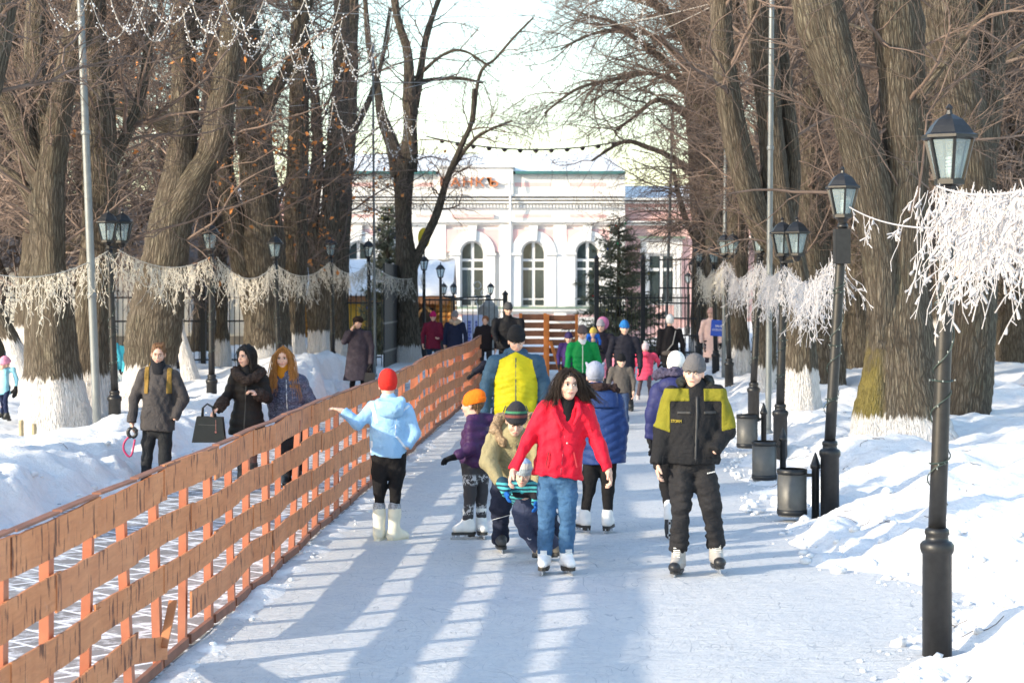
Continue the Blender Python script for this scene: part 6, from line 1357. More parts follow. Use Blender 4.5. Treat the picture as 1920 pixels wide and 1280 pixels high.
def purple_girl():
    s = 204
    J = dict(head=(886, 760), ls=(884, 795), rs=(904, 793), le=(884, 836), re=(912, 834), lw=(857, 852), rw=(894, 866), lh=(846, 855), lp=(881, 874), rp=(901, 874), lk=(882, 922), rk=(903, 922), la=(877, 974), ra=(902, 974), ground=(886, 1008), lf=(876, 1009), rf=(903, 1009))
    dep = dict(ls=-.10, rs=.10, le=-.16, re=.12, lw=-.2, lh=-.2, lp=-.05, rp=.05, lk=-.06, rk=.04, la=-.04, ra=.04)
    p = Person('girl in a purple puffer and orange hat seen in profile, facing the plank fence', s, J, dep, -62, (-112, 0, 0), .215, None, 0, seed=9)
    p.skin(()); p.beanie(cloth(lin(232, 112, 30), .9, .1, .3), .006, tall=1.05, slouch=.045)
    p.hair_cap(hairmat((.16, .085, .045)), .008, (.07, .085, .10), -.03, .075, [((.02, -.06, -.05), (.03, -.03, -.26), .022, .012)], low=-.35)
    P_ = cloth(lin(62, 38, 74), .4, .12, .5); st = [(0, .135, .125), (.12, .155, .14), (.45, .155, .14), (.8, .15, .125), (.97, .12, .10), (1.06, .07, .06)]
    p.jacket(P_, (890, 874), st, (.060, .056, .044), .06, (.068, .07), .011, .085, 0, .004, hood=.85)
    p.glove('l', cloth(BLACKC), 1.0)
    L = flecked(); p.trousers(L, (.078, .07, .055, .046), .115, .004, 'leggings')
    W = plain((.70, .69, .67), .45, 0, .06, 20, .1, 'white_leather')
    p.boot('l', W, -72, .24, .046, .15, None, True); p.boot('r', W, 12, .24, .046, .15, None, True)
purple_girl()
def blue_girl():
    s = 205
    J = dict(head=(727, 724), ls=(700, 764), rs=(762, 766), le=(672, 794), re=(778, 812), lw=(645, 771), rw=(764, 838), lh=(629, 766), lp=(715, 855), rp=(743, 855), lk=(713, 910), rk=(742, 910), la=(711, 966), ra=(740, 966), ground=(727, 1010), lf=(711, 1010), rf=(743, 1013))
    dep = dict(le=-.05, lw=-.03, lh=.0, rw=-.06, head=.02)
    p = Person('girl in a light blue jacket and red hat, back turned, hand on fence', s, J, dep, 180, (183, 6, 0), .225, None, 0, seed=10)
    p.skin(('l',), curl=.4); p.beanie(cloth(lin(205, 48, 42), .95, .1, .3), -.045, tall=1.05, tilt=0)
    B = cloth(lin(150, 190, 226), .6, .08, .6); st = [(0, .172, .13), (.35, .175, .135), (.75, .172, .13), (.95, .15, .10), (1.06, .08, .07)]
    p.jacket(B, (728, 856), st, (.062, .055, .044), .064, (.075, .075), fold=.007, collar_h=.9); S = p.jS
    p.mesh('hood', ell(S + v3(.01, -.115, .0), v3(.125, .055, .085)).union(rc(S + v3(-.09, -.06, .06), S + v3(.10, -.06, .06), .045, .05), .03).warp(folds(.010, 12, 45, 1), .012), B)
    Wp = cloth((.70, .74, .80), .6, .05, .3); J_ = p.J; A = p.jA
    def strip(x0, z0, x1, z1, wd): return lambda P: np.maximum(np.maximum(np.abs(((P[..., 0] - x0) * (z1 - z0) - (P[..., 2] - z0) * (x1 - x0)) / math.hypot(x1 - x0, z1 - z0)) - wd, np.maximum(P[..., 2] - max(z0, z1), min(z0, z1) - P[..., 2])), P[..., 1] - S[1] + .02)
    W = lambda px, py: (at(px, 0, s)[0], Z_(py, s))
    for (a, b, wd) in (((697, 752), (708, 792), .022), ((768, 758), (744, 782), .013), ((744, 815), (764, 842), .012), ((697, 824), (694, 850), .02), ((744, 782), (743, 815), .006)):
        p.panel('white_panel', Wp, strip(*W(*a), *W(*b), wd), .004)
    p.trousers(cloth((.014, .013, .014), .85), (.093, .085, .062, .036), .125, .005, 'leggings', -.03)
    I = plain(lin(222, 216, 196), .5, 0, .06, 14, .15, 'cream_leather'); p.boot('l', I, 165, .24, .056, .11, I, False); p.boot('r', I, 128, .25, .056, .11, I, False)
    for q in 'lr': p.mesh('boot_lining', rc(J_[q + 'a'] + v3(0, 0, .055), J_[q + 'a'] + v3(0, 0, .08), .058, .06), fur((.45, .47, .52)))
blue_girl()
def navy_lady():
    s = 199
    J = dict(head=(1116, 708), ls=(1096, 748), rs=(1156, 750), le=(1084, 798), re=(1166, 800), lw=(1094, 840), rw=(1162, 842), lp=(1110, 864), rp=(1140, 864), lk=(1104, 918), rk=(1140, 918), la=(1096, 966), ra=(1139, 966), ground=(1118, 998), lf=(1093, 997), rf=(1140, 998))
    p = Person('woman seen from behind in a navy quilted coat and grey cat eared hat', s, J, dict(lw=-.05, rw=-.05), 176, (176, 8, 0), .225, None, 0, seed=11)
    p.skin(()); G = cloth(lin(140, 146, 164), .95, .22, .5, key='knit'); p.beanie(G, -.06, tall=1.0, tilt=0)
    for q in (-1, 1): p.mesh('hat_ear', rc(p.hd(q * .05, -.02, .085), p.hd(q * .085, -.02, .142), .032, .010), G, .009)
    N = cloth(lin(40, 62, 112), .5, .12, .5); st = [(0, .215, .165), (.3, .205, .16), (.62, .185, .14), (.84, .19, .13), (.97, .155, .10), (1.06, .09, .08)]
    p.jacket(N, (1131, 868), st, (.068, .064, .05), .07, (.085, .09), .009, .082, -.45, .003, collar_h=.9); S = p.jS
    p.mesh('hood', loft(S + v3(0, -.06, -.07), S + v3(0, -.05, .10), p.bx, [(0, .16, .09), (.5, .165, .10), (1.0, .15, .09)]).warp(folds(.005, 4), .006), N)
    p.fur_ring(fur((.055, .035, .035)), [S + v3(-.15, .02, .10), S + v3(-.12, -.09, .125), S + v3(0, -.15, .13), S + v3(.12, -.09, .115), S + v3(.15, .02, .08)], .034)
    p.trousers(cloth((.016, .015, .016), .9), (.088, .076, .058, .042), .115, .004, 'leggings'); W = plain((.74, .73, .72), .45, 0, .05, 20, .1, 'white_leather')
    for q, yw in (('l', -150), ('r', 160)): p.boot(q, W, yw, .24, .046, .10, plain((.02, .018, .018), .5), True)
navy_lady()
def navy_lady2():
    s = 201
    J = dict(head=(1268, 690), ls=(1235, 730), rs=(1290, 730), le=(1222, 776), re=(1300, 780), lw=(1218, 822), rw=(1296, 826), lh=(1222, 838), lp=(1248, 858), rp=(1272, 858), lk=(1249, 912), rk=(1272, 915), la=(1250, 946), ra=(1272, 965), ground=(1262, 1000), rf=(1272, 998))
    p = Person('woman in a dark blue fur hooded coat and white hat, back turned, behind the teenager', s, J, dict(la=-.22, lk=.06), 172, (170, 6, 0), .225, None, 0, seed=12)
    p.skin(()); p.beanie(cloth((.70, .68, .64), .95, .06, .4), -.05, tall=1.05, tilt=0)
    N = cloth(lin(44, 48, 92), .5, .12, .5); st = [(0, .20, .155), (.3, .19, .15), (.65, .17, .13), (.86, .18, .125), (.97, .15, .10), (1.06, .09, .08)]; p.jacket(N, (1260, 862), st, (.066, .06, .048), .068, (.085, .09), .007, .09, 0, .005); S = p.jS
    p.mesh('hood', ell(S + v3(.0, -.08, .04), v3(.15, .09, .10)), N)
    p.fur_ring(fur((.10, .09, .15)), [S + v3(-.16, -.0, .13), S + v3(-.12, -.09, .16), S + v3(0, -.13, .17), S + v3(.12, -.08, .16), S + v3(.15, .0, .13)], .042)
    p.trousers(cloth((.016, .015, .016), .9), (.088, .076, .058, .042), .115, .004, 'leggings'); W = plain((.74, .73, .72), .45, 0, .05, 20, .1, 'white_leather')
    p.boot('r', W, 175, .24, .046, .10, None, True); a = p.J['la']; b = p.mesh('boot', chain([a + v3(0, -.0, .03), a + v3(0, -.03, -.06), a + v3(.0, -.035, -.10), a + v3(.005, .0, -.225)], [.044, .044, .043, .034], .02), W, .009)
    m = MB(); m.prism([(-.04, -.10), (.03, -.10), (.042, -.2), (.03, -.265), (-.005, -.285), (-.035, -.26), (-.045, -.18)], -.085, -.06, a); m.build('sole', plain((.03, .03, .035), .4), b, False, p.org); m = MB(); m.bar(a + v3(0, -.11, -.10), a + v3(.0, -.11, -.285), .02, .006); m.box(a + v3(0, -.098, -.13), (.03, .03, .02)); m.box(a + v3(0, -.098, -.24), (.04, .03, .02)); m.build('blade', C_BLADE, b, False, p.org)
    p.glove('l', cloth((.014, .014, .016)), 1.0)
navy_lady2()
# ============================ people on the walkway ============================
def grey_man():
    s = 159
    J = dict(head=(297, 664), ls=(270, 702), rs=(327, 702), le=(252, 748), re=(342, 748), lw=(249, 790), rw=(331, 784), lh=(252, 806), lp=(281, 806), rp=(309, 806), lk=(275, 855), rk=(309, 855), la=(274, 895), ra=(306, 893), ground=(291, 905))
    p = Person('man in a dark grey jacket with ochre backpack straps, carrying a pink dog leash', s, J, dict(lw=-.06, lh=-.08, rw=-.12), 0, (4, 8, 4), .235, None, 0, seed=20)
    p.skin(('l',), curl=1.0); p.brows((.10, .055, .03)); p.hair_cap(hairmat((.17, .085, .04)), .007, (.070, .085, .105), -.025, .085, [((-.03, .035, .105), (.04, .045, .11), .020, .016), ((-.045, .0, .10), (.045, -.02, .115), .02, .02)], low=-.05, strand=.005)
    G = cloth(lin(74, 70, 70), .7, .12, 1.0); st = [(0, .205, .15), (.4, .195, .145), (.75, .20, .14), (.95, .17, .105), (1.06, .09, .08)]; p.jacket(G, (296, 806), st, (.072, .066, .052), .074, (.088, .092), fold=.010, collar_h=.85); S = p.jS
    p.mesh('collar', rc(S + v3(0, -.01, .02), p.neck + v3(0, -.02, .02), .09, .082).cut(rc(S, p.neck + v3(0, -.02, .2), .06, .07), .01), cloth((.02, .02, .024)))
    p.mesh('hood', chain([S + v3(-.10, .02, .06), S + v3(0, .12, .06), S + v3(.10, .02, .06)], [.05, .07, .05], .03), G)
    for q in (-1, 1): p.panel('backpack_strap', cloth(lin(140, 112, 58), .8, key='st'), lambda P, q=q: np.maximum(np.abs((P - S) @ p.bx - q * (.135 - .0 * P[..., 2])) - .028, np.maximum(S[2] - .22 - P[..., 2], P[..., 1] - S[1] - .09)), .010)
    p.mesh('backpack', ell(S + v3(0, .21, -.2), v3(.15, .09, .22)), cloth(lin(96, 84, 56), .8, key='bp')); p.trousers(cloth((.030, .031, .034), .75, .2, .9), (.088, .082, .066, .056), .12, .007, 'jeans')
    for q in 'lr': p.boot(q, plain((.02, .02, .02), .5), 0, .28, .054, .10, zf=0)
    h = p.J['lh']; root = empty('dog_leash', h, 'pink retractable dog leash with black handle in the grey jacketed man\'s hand', 'leash')
    MB().tube([h + v3(-.0 + .05 * math.cos(a), -.05, -.02 + .055 * math.sin(a)) for a in np.linspace(0, 6.28, 14)], .022, 8).build('handle', plain((.03, .03, .03), .4), root, True, h)
    MB().tube(resample(np.array([h + v3(-.03, -.05, -.06), h + v3(-.09, -.05, -.13), h + v3(-.10, -.05, -.22), h + v3(-.04, -.05, -.30), h + v3(.0, -.05, -.26), h + v3(.03, -.04, -.1)]), 20), .012, 6).build('cord', plain((.50, .03, .12), .5), root, True, h)
grey_man()
def black_woman():
    s = 163
    J = dict(head=(462, 668), ls=(440, 708), rs=(492, 710), le=(428, 742), re=(503, 746), lw=(416, 762), rw=(490, 737), lh=(404, 771), rh=(480, 732), lp=(453, 808), rp=(476, 808), lk=(452, 850), rk=(474, 850), la=(454, 893), ra=(474, 893), ground=(464, 915))
    p = Person('woman with black hair in a black fur collared coat holding a black handbag', s, J, dict(le=-.06, lw=-.2, lh=-.24, re=-.05, rw=-.22, rh=-.25), -4, (-38, 2, 0), .235, None, 0, seed=21, fem=True)
    p.skin(curl=.8); p.brows((.02, .015, .012)); p.hair_cap(hairmat((.012, .010, .010)), .010, (.062, .085, .100), -.03, .085, [((0, -.06, 0), (.02, -.06, -.17), .075, .06), ((.06, -.02, .03), (.085, .0, -.15), .045, .03), ((-.065, -.03, .02), (-.07, -.02, -.10), .04, .02)], strand=.004)
    p.wisps(hairmat((.02, .017, .016)), [[(0, .04, .125), (.06, .05, .07), (.085, .03, -.02), (.09, .02, -.16)], [(0, .02, .13), (-.06, .045, .07), (-.085, .03, -.02), (-.08, .02, -.12)], [(0, -.02, .13), (.09, -.02, .05), (.10, -.02, -.05), (.10, .0, -.19)]], 110, .014)
    K = cloth((.014, .012, .012), .55, .15, .5); st = [(0, .215, .17), (.25, .20, .16), (.52, .158, .125), (.8, .175, .125), (.96, .15, .10), (1.06, .09, .08)]; p.jacket(K, (463, 815), st, (.064, .058, .048), .068, (.08, .08), .008, .095, 0, .004)
    p.front('placket', plain((.02, .02, .02), .5), .0, .010, .03, .95); S = p.jS; FU = fur((.060, .045, .040))
    p.fur_ring(FU, [S + v3(-.15, -.02, .08), S + v3(-.10, -.12, .03), S + v3(.0, -.16, -.02), S + v3(.10, -.12, .02), S + v3(.15, -.01, .07), S + v3(.08, .10, .10), S + v3(-.08, .10, .10), S + v3(-.15, -.02, .08)], .052, 'fur_collar')
    for q in 'lr': w, e = p.J[q + 'w'], p.J[q + 'e']; d = unit(w - e); p.fur_ring(FU, [w - d * .10, w - d * .01], .072, 'fur_cuff')
    TI = plain((.115, .055, .042), .5, 0, .15, 30, 0, 'sheer_tights'); p.trousers(TI, (.078, .068, .052, .045), .10, 0, 'tights')
    for q in 'lr': p.boot(q, plain((.014, .014, .015), .4), -5, .25, .054, .20, zf=0)
    c = at(398, 801, s, -.24); root = empty('handbag', c, 'black structured handbag hanging from the fur cuffed hand', 'handbag'); B = plain((.016, .018, .018), .42, 0, .2, 12, .25, 'black_leather')
    m = MB(); m.prism([(-.185, -.15), (.19, -.15), (.16, .135), (-.13, .145)], -.07, .07, c); m.build('bag', B, root, False, c)
    for y in (-.05, .05): MB().tube([c + v3(-.075, y, .13), c + v3(-.07, y * .6, .24), c + v3(-.02, y * .3, .285), c + v3(.04, y * .5, .25), c + v3(.075, y, .13)], .009, 6).build('handle', B, root, True, c)
    MB().bar(c + v3(-.11, -.073, .055), c + v3(.10, -.073, .045), .006, .008).build('zip', plain((.1, .1, .1), .3, .6), root, False, c); MB().ball(c + v3(.09, -.085, -.03), .012, 6).bar(c + v3(.09, -.082, .11), c + v3(.09, -.082, -.03), .004, .004).build('charm', plain((.6, .25, .2), .4), root, False, c)
black_woman()
def red_hair_woman():
    s = 161
    J = dict(head=(531, 672), ls=(514, 710), rs=(566, 712), le=(510, 752), re=(583, 752), lw=(512, 788), rw=(578, 790), lp=(536, 802), rp=(560, 802), lk=(536, 856), rk=(558, 856), la=(537, 900), ra=(557, 900), ground=(546, 918))
    p = Person('smiling woman with long red hair and mustard scarf in a patterned blue jacket', s, J, dict(rw=-.04), -6, (-4, 0, 0), .235, None, 0, seed=22, fem=True)
    p.skin(()); p.brows((.20, .10, .04)); p.hair_cap(hairmat((.30, .125, .030)), .009, (.060, .085, .100), -.03, .085, [((-.055, -.01, .03), (-.095, .03, -.20), .036, .042), ((.055, -.01, .03), (.10, .03, -.20), .036, .042), ((-.095, .03, -.18), (-.125, .07, -.33), .04, .012), ((.10, .03, -.18), (.15, .07, -.31), .04, .010), ((-.07, .03, -.18), (-.07, .09, -.31), .03, .01), ((.08, .03, -.18), (.10, .09, -.31), .03, .01), ((0, -.06, 0), (0, -.08, -.24), .08, .07)], strand=.006)
    p.wisps(hairmat((.42, .19, .05)), [[(0, .04, .125), (-.06, .05, .07), (-.085, .05, -.05), (-.11, .09, -.33)], [(0, .04, .125), (.06, .05, .07), (.085, .05, -.05), (.125, .09, -.32)], [(0, .0, .13), (-.09, .0, .05), (-.12, .03, -.10), (-.15, .07, -.36)], [(0, .0, .13), (.09, .0, .05), (.125, .03, -.10), (.175, .07, -.34)], [(0, .03, .125), (-.065, .06, .04), (-.08, .08, -.12), (-.075, .12, -.31)]], 160, .014)
    m, n, q_ = new_mat('patterned_cloth'); v = coords(n); ck = noise(n, coords(n, (1, 1, 2.6)), 34, 4, .7, 1.5); n.links.new(ramp(n, ck, [(.42, lin(36, 38, 58)), (.52, lin(58, 62, 88)), (.62, lin(118, 120, 142))]), q_.inputs['Base Color']); q_.inputs['Roughness'].default_value = .6; bump(n, q_, noise(n, v, 18, 4), .5, .015)
    st = [(0, .19, .14), (.35, .185, .14), (.7, .185, .135), (.95, .16, .10), (1.06, .09, .08)]; p.jacket(m, (546, 806), st, (.066, .062, .05), .068, (.08, .075), .009, .10, 0, .004); p.front('zip', plain((.5, .5, .52), .3, .5), 0, .006, .02, 1.0); S = p.jS
    p.mesh('scarf', rc(p.neck + v3(0, -.03, -.09), p.neck + v3(0, -.03, .015), .082, .07).warp(folds(.008, 2, 60, 2), .009), cloth(lin(178, 118, 36), .95, .15, .8)); p.trousers(cloth((.018, .018, .022)), (.09, .08, .062, .05), .12)
    for q in 'lr': p.boot(q, plain((.015, .015, .015), .4), 0, .25, .054, .18, zf=0)
red_hair_woman()
def generic(label, px, top, foot, sc, yaw=0, hyaw=None, H=None, jm=None, tm=None, hat=None, hair=None, hem=.52, arms='down', seed=1, puff=0.0, pitch=0, coat=0.0, wide=1.0, bm=None, gl=None, lpos=None, rpos=None, pom=None, zip_=None, hood=0.0, depx=None, zg=None, hs=None, legspread=.07, tilt=-.25, step=0.0):
    """a walker further off: heights come from the photo rows of crown and feet"""
    H = (foot - top) / sc; q = lambda f: foot - f * (foot - top); w_ = wide * H; X = lambda m: px + m * sc; hs = hs or min(.24, max(.19, .135 * H))
    J = dict(head=(px, top + (.035 + hs / 2) * sc), ls=(X(-.108 * w_), q(.787)), rs=(X(.108 * w_), q(.787)), le=(X(-.15 * w_), q(.62)), re=(X(.15 * w_), q(.62)), lw=(X(-.145 * w_), q(.475)), rw=(X(.145 * w_), q(.475)), lp=(X(-.055 * H), q(.50)), rp=(X(.055 * H), q(.50)), lk=(X(-.06 * H), q(.27)), rk=(X(.06 * H), q(.27)), la=(X(-legspread * H), q(.06)), ra=(X(legspread * H), q(.06)), ground=(px, foot))
    sgn = math.cos(rad(yaw)); dep = dict(lw=-.08 * sgn, rw=-.08 * sgn, lk=-.03 + step, rk=-.03 - step, la=step * 1.5, ra=-step * 1.5)
    for k, v in (lpos or {}).items(): J[k] = v
    for k, v in (rpos or {}).items(): J[k] = v
    dep.update(depx or {})
    fz = Z_(foot, sc); p = Person(label, sc, J, dep, yaw, (yaw if hyaw is None else hyaw, pitch, 0), hs, None, fz, seed=seed)
    facing = abs(((yaw if hyaw is None else hyaw) + 180) % 360 - 180) < 120; g = set(gl or '')
    p.skin(tuple(k for k in 'lr' if k not in g), face=facing, curl=.6); k = H / 1.68
    if facing and hair is None: p.brows((.05, .03, .02))
    if hair: p.hair_cap(hairmat(hair), .014, (.064, .085, .095), -.04, .085, low=-.06)
    if hat: p.beanie(hat, .02 if facing else -.045, tall=1.05, tilt=tilt if facing else 0, pom=pom)
    hw = (.175 + coat) * k * wide; st = [(0, hw, hw * .75), (.35, (.165 + coat * .5) * k * wide, .125 * k), (.72, .175 * k * wide, .125 * k), (.92, .15 * k * wide, .10 * k), (1.06, .075 * k, .07 * k)]
    p.jacket(jm, (px, q(hem)), st, (.066 * k * wide ** .5, .058 * k, .048 * k), .060 * k, (.072 * k, .074 * k), puff, .085, 0, .005, hood=hood)
    if zip_ is not None: p.front('zip', zip_, 0, .009, .02, 1.0)
    p.trousers(tm or cloth((.02, .02, .024)), (.085 * k, .078 * k, .06 * k, .05 * k), .12 * k)
    for z in 'lr': p.boot(z, bm or plain((.02, .02, .02), .5), yaw if abs(yaw) < 90 else yaw, .25 * k, .05 * k, .14 * k, zf=fz, wide=.044 * k)
    for z in g: p.glove(z, cloth((.02, .02, .022)), 1.0)
    return p
WB = plain((.72, .71, .70), .45, 0, .05, 20, .1, 'white_leather')
# ============================ skaters further back ============================
p = generic('boy in a brown grey jacket and black knit hat skating behind the navy coated woman', 1165, 663, 800, 115, 0, 8, jm=cloth(lin(92, 86, 82), .8, .12, .6), hat=cloth(BLACKC), tm=cloth(lin(58, 74, 104), .85), hem=.46, seed=31, wide=1.12, hood=.7, bm=WB, gl='l', step=.06)
p = generic('woman in a bright green jacket and brown hat skating towards the viewer', 1092, 610, 788, 108, 0, 2, jm=cloth(lin(8, 122, 60), .55, .1, .6), hat=cloth(lin(92, 80, 80)), hem=.5, seed=32, puff=.006, zip_=plain((.55, .62, .5), .4), wide=1.12, lpos=dict(le=(1066, 664), lw=(1064, 692)), gl='lr', hood=.9, pitch=8)
p.mesh('scarf', rc(p.neck + v3(0, -.03, -.08), p.neck + v3(0, -.03, .01), .082, .07), cloth((.62, .60, .62)))
p = generic('woman in a dark coat, grey hat under pink hood, carrying a small child', 1127, 598, 756, 93, 0, -14, jm=cloth(lin(38, 34, 44), .7), hat=cloth(lin(150, 146, 154)), hem=.42, seed=33, wide=1.1, pitch=8, coat=.03, lpos=dict(le=(1113, 650), lw=(1122, 655)), depx=dict(lw=-.3, le=-.1), gl='l')
p.mesh('hood', ell(p.hd(.03, -.05, .06), v3(.125, .10, .135)).cut(ell(p.hd(0, .08, -.02), v3(.09, .12, .13)), .02), cloth(lin(178, 108, 146), .7))
p = generic('small child in a yellow hat and blue coat carried on a woman\'s arm', 1111, 613, 680, 94, 10, -20, jm=cloth(lin(30, 92, 184), .6, .35, .5), hat=cloth(lin(205, 178, 92)), hem=.40, seed=34, hs=.17, wide=1.25, tm=cloth(lin(30, 60, 120)), depx=dict(head=-.3, ls=-.3, rs=-.3, le=-.34, re=-.34, lw=-.4, rw=-.4, lp=-.25, rp=-.25, lk=-.35, rk=-.35, la=-.35, ra=-.35), gl='lr')
p = generic('man in a black jacket and blue striped hat behind the small boy', 1171, 601, 772, 100, 0, 4, jm=cloth(lin(34, 34, 44), .7), hat=cloth(lin(44, 108, 170), .9, .3), hem=.48, seed=35, wide=1.15, gl='lr', puff=.005, hood=.8)
p = generic('little child in a pink hat with white pompom and pale pink jacket', 1153, 652, 762, 97, 0, 6, jm=cloth(lin(226, 140, 160), .7), hat=cloth(lin(214, 46, 110)), pom=fur((.75, .62, .66)), hem=.45, seed=36, wide=1.25, tm=cloth(lin(190, 180, 190)), gl='lr')
p = generic('child in a pink puffer and pale hat walking away, holding a grown up\'s hand', 1210, 642, 752, 91, 178, 178, jm=cloth(lin(228, 78, 108), .6, .08, .4), hat=cloth((.74, .58, .60)), pom=fur((.75, .68, .66)), hem=.36, seed=37, wide=1.35, puff=.010, tm=cloth(lin(96, 82, 86)), bm=plain((.5, .42, .42), .7), rpos=dict(re=(1234, 676), rw=(1236, 688), rh=(1238, 684), la=(1197, 744), lk=(1200, 722)), gl='lr', hood=.7, step=.1)
p = generic('woman in a black coat and white hat, back turned, leading the pink child', 1256, 590, 738, 85.5, 176, 168, jm=cloth(lin(26, 24, 28), .75), hat=cloth((.72, .72, .70)), hem=.40, seed=38, wide=1.1, coat=.02, lpos=dict(le=(1236, 650), lw=(1231, 672)), gl='lr')
S = p.jS; p.mesh('waist_bag', ell(p.jA + (p.jS - p.jA) * .3 - v3(.05, .16, 0), v3(.15, .06, .06)), cloth(lin(92, 84, 80), .7)); MB().tube([S + v3(.12, -.10, .02), p.jA + (S - p.jA) * .6 + v3(.05, -.145, 0), p.jA + (S - p.jA) * .33 - v3(.10, .15, 0)], .012, 6).build('bag_strap', cloth((.3, .29, .28)), p.root, True, p.org)
p = generic('child in dark purple half hidden by the woman in green, beside the barrier brace', 1066, 622, 740, 98, 0, 0, jm=cloth(lin(58, 40, 92), .7), hat=cloth(lin(60, 50, 90)), hem=.45, seed=39, wide=1.1, gl='lr')
p = generic('person in dark jacket behind the yellow jacketed man, gloved hand on the fence', 945, 668, 885, 150, 180, 180, jm=cloth(lin(24, 26, 40), .7), hat=cloth((.02, .02, .025)), hem=.5, seed=40, lpos=dict(le=(908, 684), lw=(888, 699), lh=(882, 708), ls=(925, 690)), gl='lr')
# ============================ people by the fence end and the walkway ============================
p = generic('man in black with a grey hat leaning on the end of the plank fence', 953, 567, 735, 90, 0, 12, jm=cloth(lin(24, 24, 28), .6), hat=cloth(lin(76, 76, 78)), hem=.48, seed=41, wide=1.3, pitch=6, puff=.006, lpos=dict(le=(926, 622), lw=(932, 640)), rpos=dict(re=(978, 626), rw=(970, 640)), depx=dict(lw=-.3, rw=-.3, le=-.1, re=-.1), hood=.8, gl='lr')
p = generic('boy with ginger hair in a red and black jacket by the fence end', 910, 590, 712, 82, 0, -10, jm=cloth(lin(30, 24, 28), .7), hair=(.22, .08, .03), hem=.46, seed=42, wide=1.1, gl='')
o = p.panel('red_panel', cloth(lin(196, 30, 44), .7), lambda P: np.minimum(np.linalg.norm(P - (p.J['rs'] * .5 + p.J['re'] * .5), axis=-1) - .10, np.linalg.norm(P - (p.J['lw'] * .7 + p.J['le'] * .3), axis=-1) - .12), .006)
p = generic('woman in a navy coat with a beige scarf and grey hat on the walkway', 853, 583, 703, 70, 0, -8, jm=cloth(lin(34, 40, 62), .75), hat=cloth(lin(128, 122, 122)), hem=.36, seed=43, wide=1.12, coat=.03, tm=cloth((.02, .02, .025)), pitch=8)
p.fur_ring(cloth(lin(196, 168, 142), .9, .15, .8), [p.neck + v3(-.10, -.05, -.03), p.neck + v3(0, -.13, -.07), p.neck + v3(.10, -.05, -.03), p.neck + v3(0, .05, 0), p.neck + v3(-.10, -.05, -.03)], .06, 'scarf', .016)
p = generic('woman in a burgundy jacket and crimson hat on the walkway', 812, 584, 700, 70, 0, 0, jm=cloth(lin(104, 26, 50), .65), hat=cloth(lin(186, 34, 92)), hem=.40, seed=44, wide=1.12, puff=.006, coat=.02, tm=cloth(lin(34, 50, 70)), rpos=dict(re=(829, 634), rw=(822, 634)), depx=dict(rw=-.25))
p = generic('woman in a long dark coat and black fur hat talking on a phone', 671, 592, 750, 91.5, 0, 0, jm=cloth(lin(62, 56, 64), .8, .25, .6), hem=.235, seed=45, wide=1.12, coat=.09, tm=cloth((.014, .014, .015), .4), lpos=dict(le=(646, 640), lw=(660, 619), lh=(664, 610)), rpos=dict(re=(697, 650), rw=(696, 682)), depx=dict(lw=-.14, lh=-.15, le=-.05), gl='r')
p.mesh('fur_hat', ell(p.hd(0, -.012, .062), v3(.112, .125, .078)).warp(folds(.012, 3, 90, 1), .013).warp(folds(.006, 5, 190, 1), .008), fur((.035, .024, .020)), .013)
c = p.hd(-.082, .03, -.01); root = empty('mobile_phone', c, 'dark mobile phone held to the fur hatted woman\'s ear', 'phone'); MB().box(c, (.012, .07, .13), .2, .25).build('case', plain((.02, .02, .02), .3), root, False, c); MB().box(c + v3(.008, 0, 0), (.004, .06, .11), .2, .25).build('screen', plain((.02, .02, .03), .1), root, False, c)
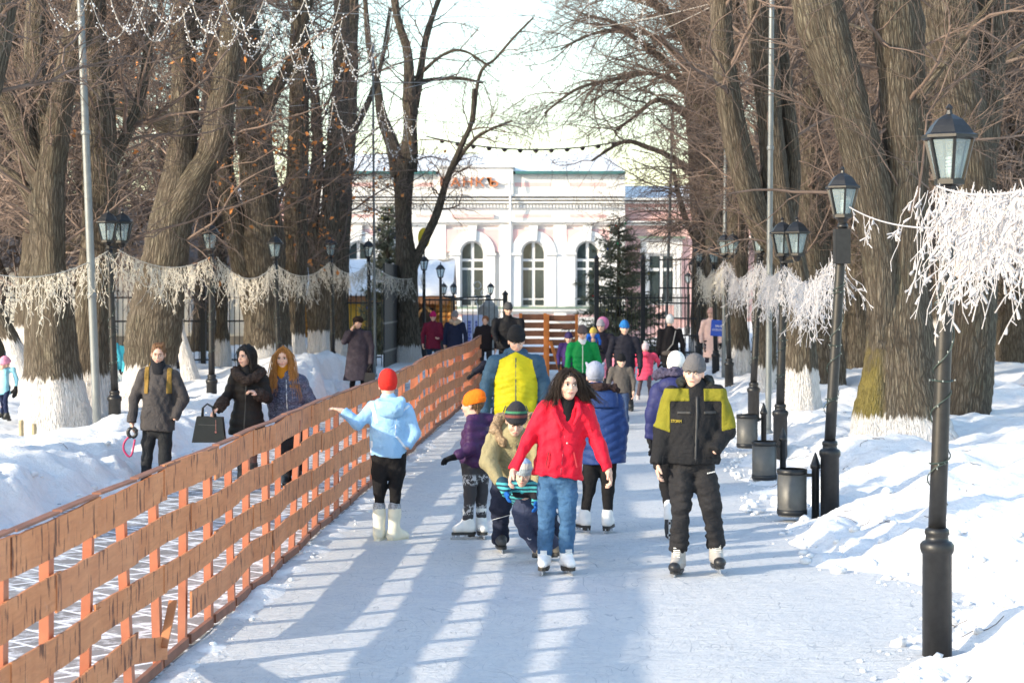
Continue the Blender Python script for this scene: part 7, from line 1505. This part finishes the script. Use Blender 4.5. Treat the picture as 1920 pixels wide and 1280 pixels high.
c = p.J['rw'] + v3(-.02, -.06, -.20); root = empty('shoulder_bag', c, 'dark soft bag hanging from the hand of the woman on the phone', 'handbag'); mb_ = MB().prism([(-.12, -.2), (.12, -.2), (.10, .02), (-.09, .03)], -.06, .06, c); mb_.build('bag', plain((.022, .02, .02), .5, 0, .2), root, False, c); MB().tube([c + v3(-.06, 0, .02), c + v3(-.02, 0, .17), c + v3(.06, 0, .02)], .01, 6).build('handle', plain((.022, .02, .02), .5), root, True, c)
p = generic('toddler in a light blue jacket and pink hat wandering in the snow', 8, 668, 783, 122, -60, -40, jm=cloth(lin(140, 196, 216), .7), hat=cloth(lin(222, 150, 176)), pom=None, hem=.38, seed=46, wide=1.35, hs=.2, tm=cloth(lin(36, 44, 72)), gl='lr', step=.14, legspread=.10)
p = generic('child in a turquoise jacket standing behind the lamp by the tilted pole', 203, 617, 758, 104, 200, 200, jm=cloth(lin(70, 168, 190), .65, .1), hair=(.32, .20, .10), hem=.44, seed=47, puff=.006, tm=cloth(lin(36, 42, 66)), gl='lr')
p = generic('person in a blue jacket partly hidden by the leaning trunk', 324, 600, 745, 86, 170, 170, jm=cloth(lin(48, 76, 128), .65), hair=(.12, .06, .035), hem=.46, seed=48, gl='lr', tm=cloth((.02, .02, .025)))
p = generic('woman in a pale pink quilted coat walking behind the blue sign', 1333, 577, 703, 72, -10, -20, jm=cloth(lin(226, 190, 178), .6, .06), hat=cloth(lin(190, 150, 140)), hem=.26, seed=49, puff=.012, coat=.02, tm=cloth((.03, .03, .04)), gl='lr')
# the statue's stone figure
root, c, zt, G = _st
b = chain([v3(c[0], c[1], zt(600)), v3(c[0], c[1], zt(575)), v3(c[0], c[1], zt(566))], [.26, .24, .10], .08).union(rc(v3(c[0] - .24, c[1], zt(578)), v3(c[0] - .27, c[1], zt(598)), .11, .12), .06).union(rc(v3(c[0] + .24, c[1], zt(578)), v3(c[0] + .27, c[1], zt(598)), .11, .12), .06).union(ell(v3(c[0], c[1], zt(559)), v3(.10, .12, .14)), .03).union(ell(v3(c[0], c[1] - .11, zt(559)), v3(.025, .04, .035)), .02)
V, Q = nets(b.below(v3(0, 0, zt(596)), v3(0, 0, -1)), b.lo, b.hi, .025); mesh_np('bust', V, Q, G, root, True, (c[0], c[1], 0))
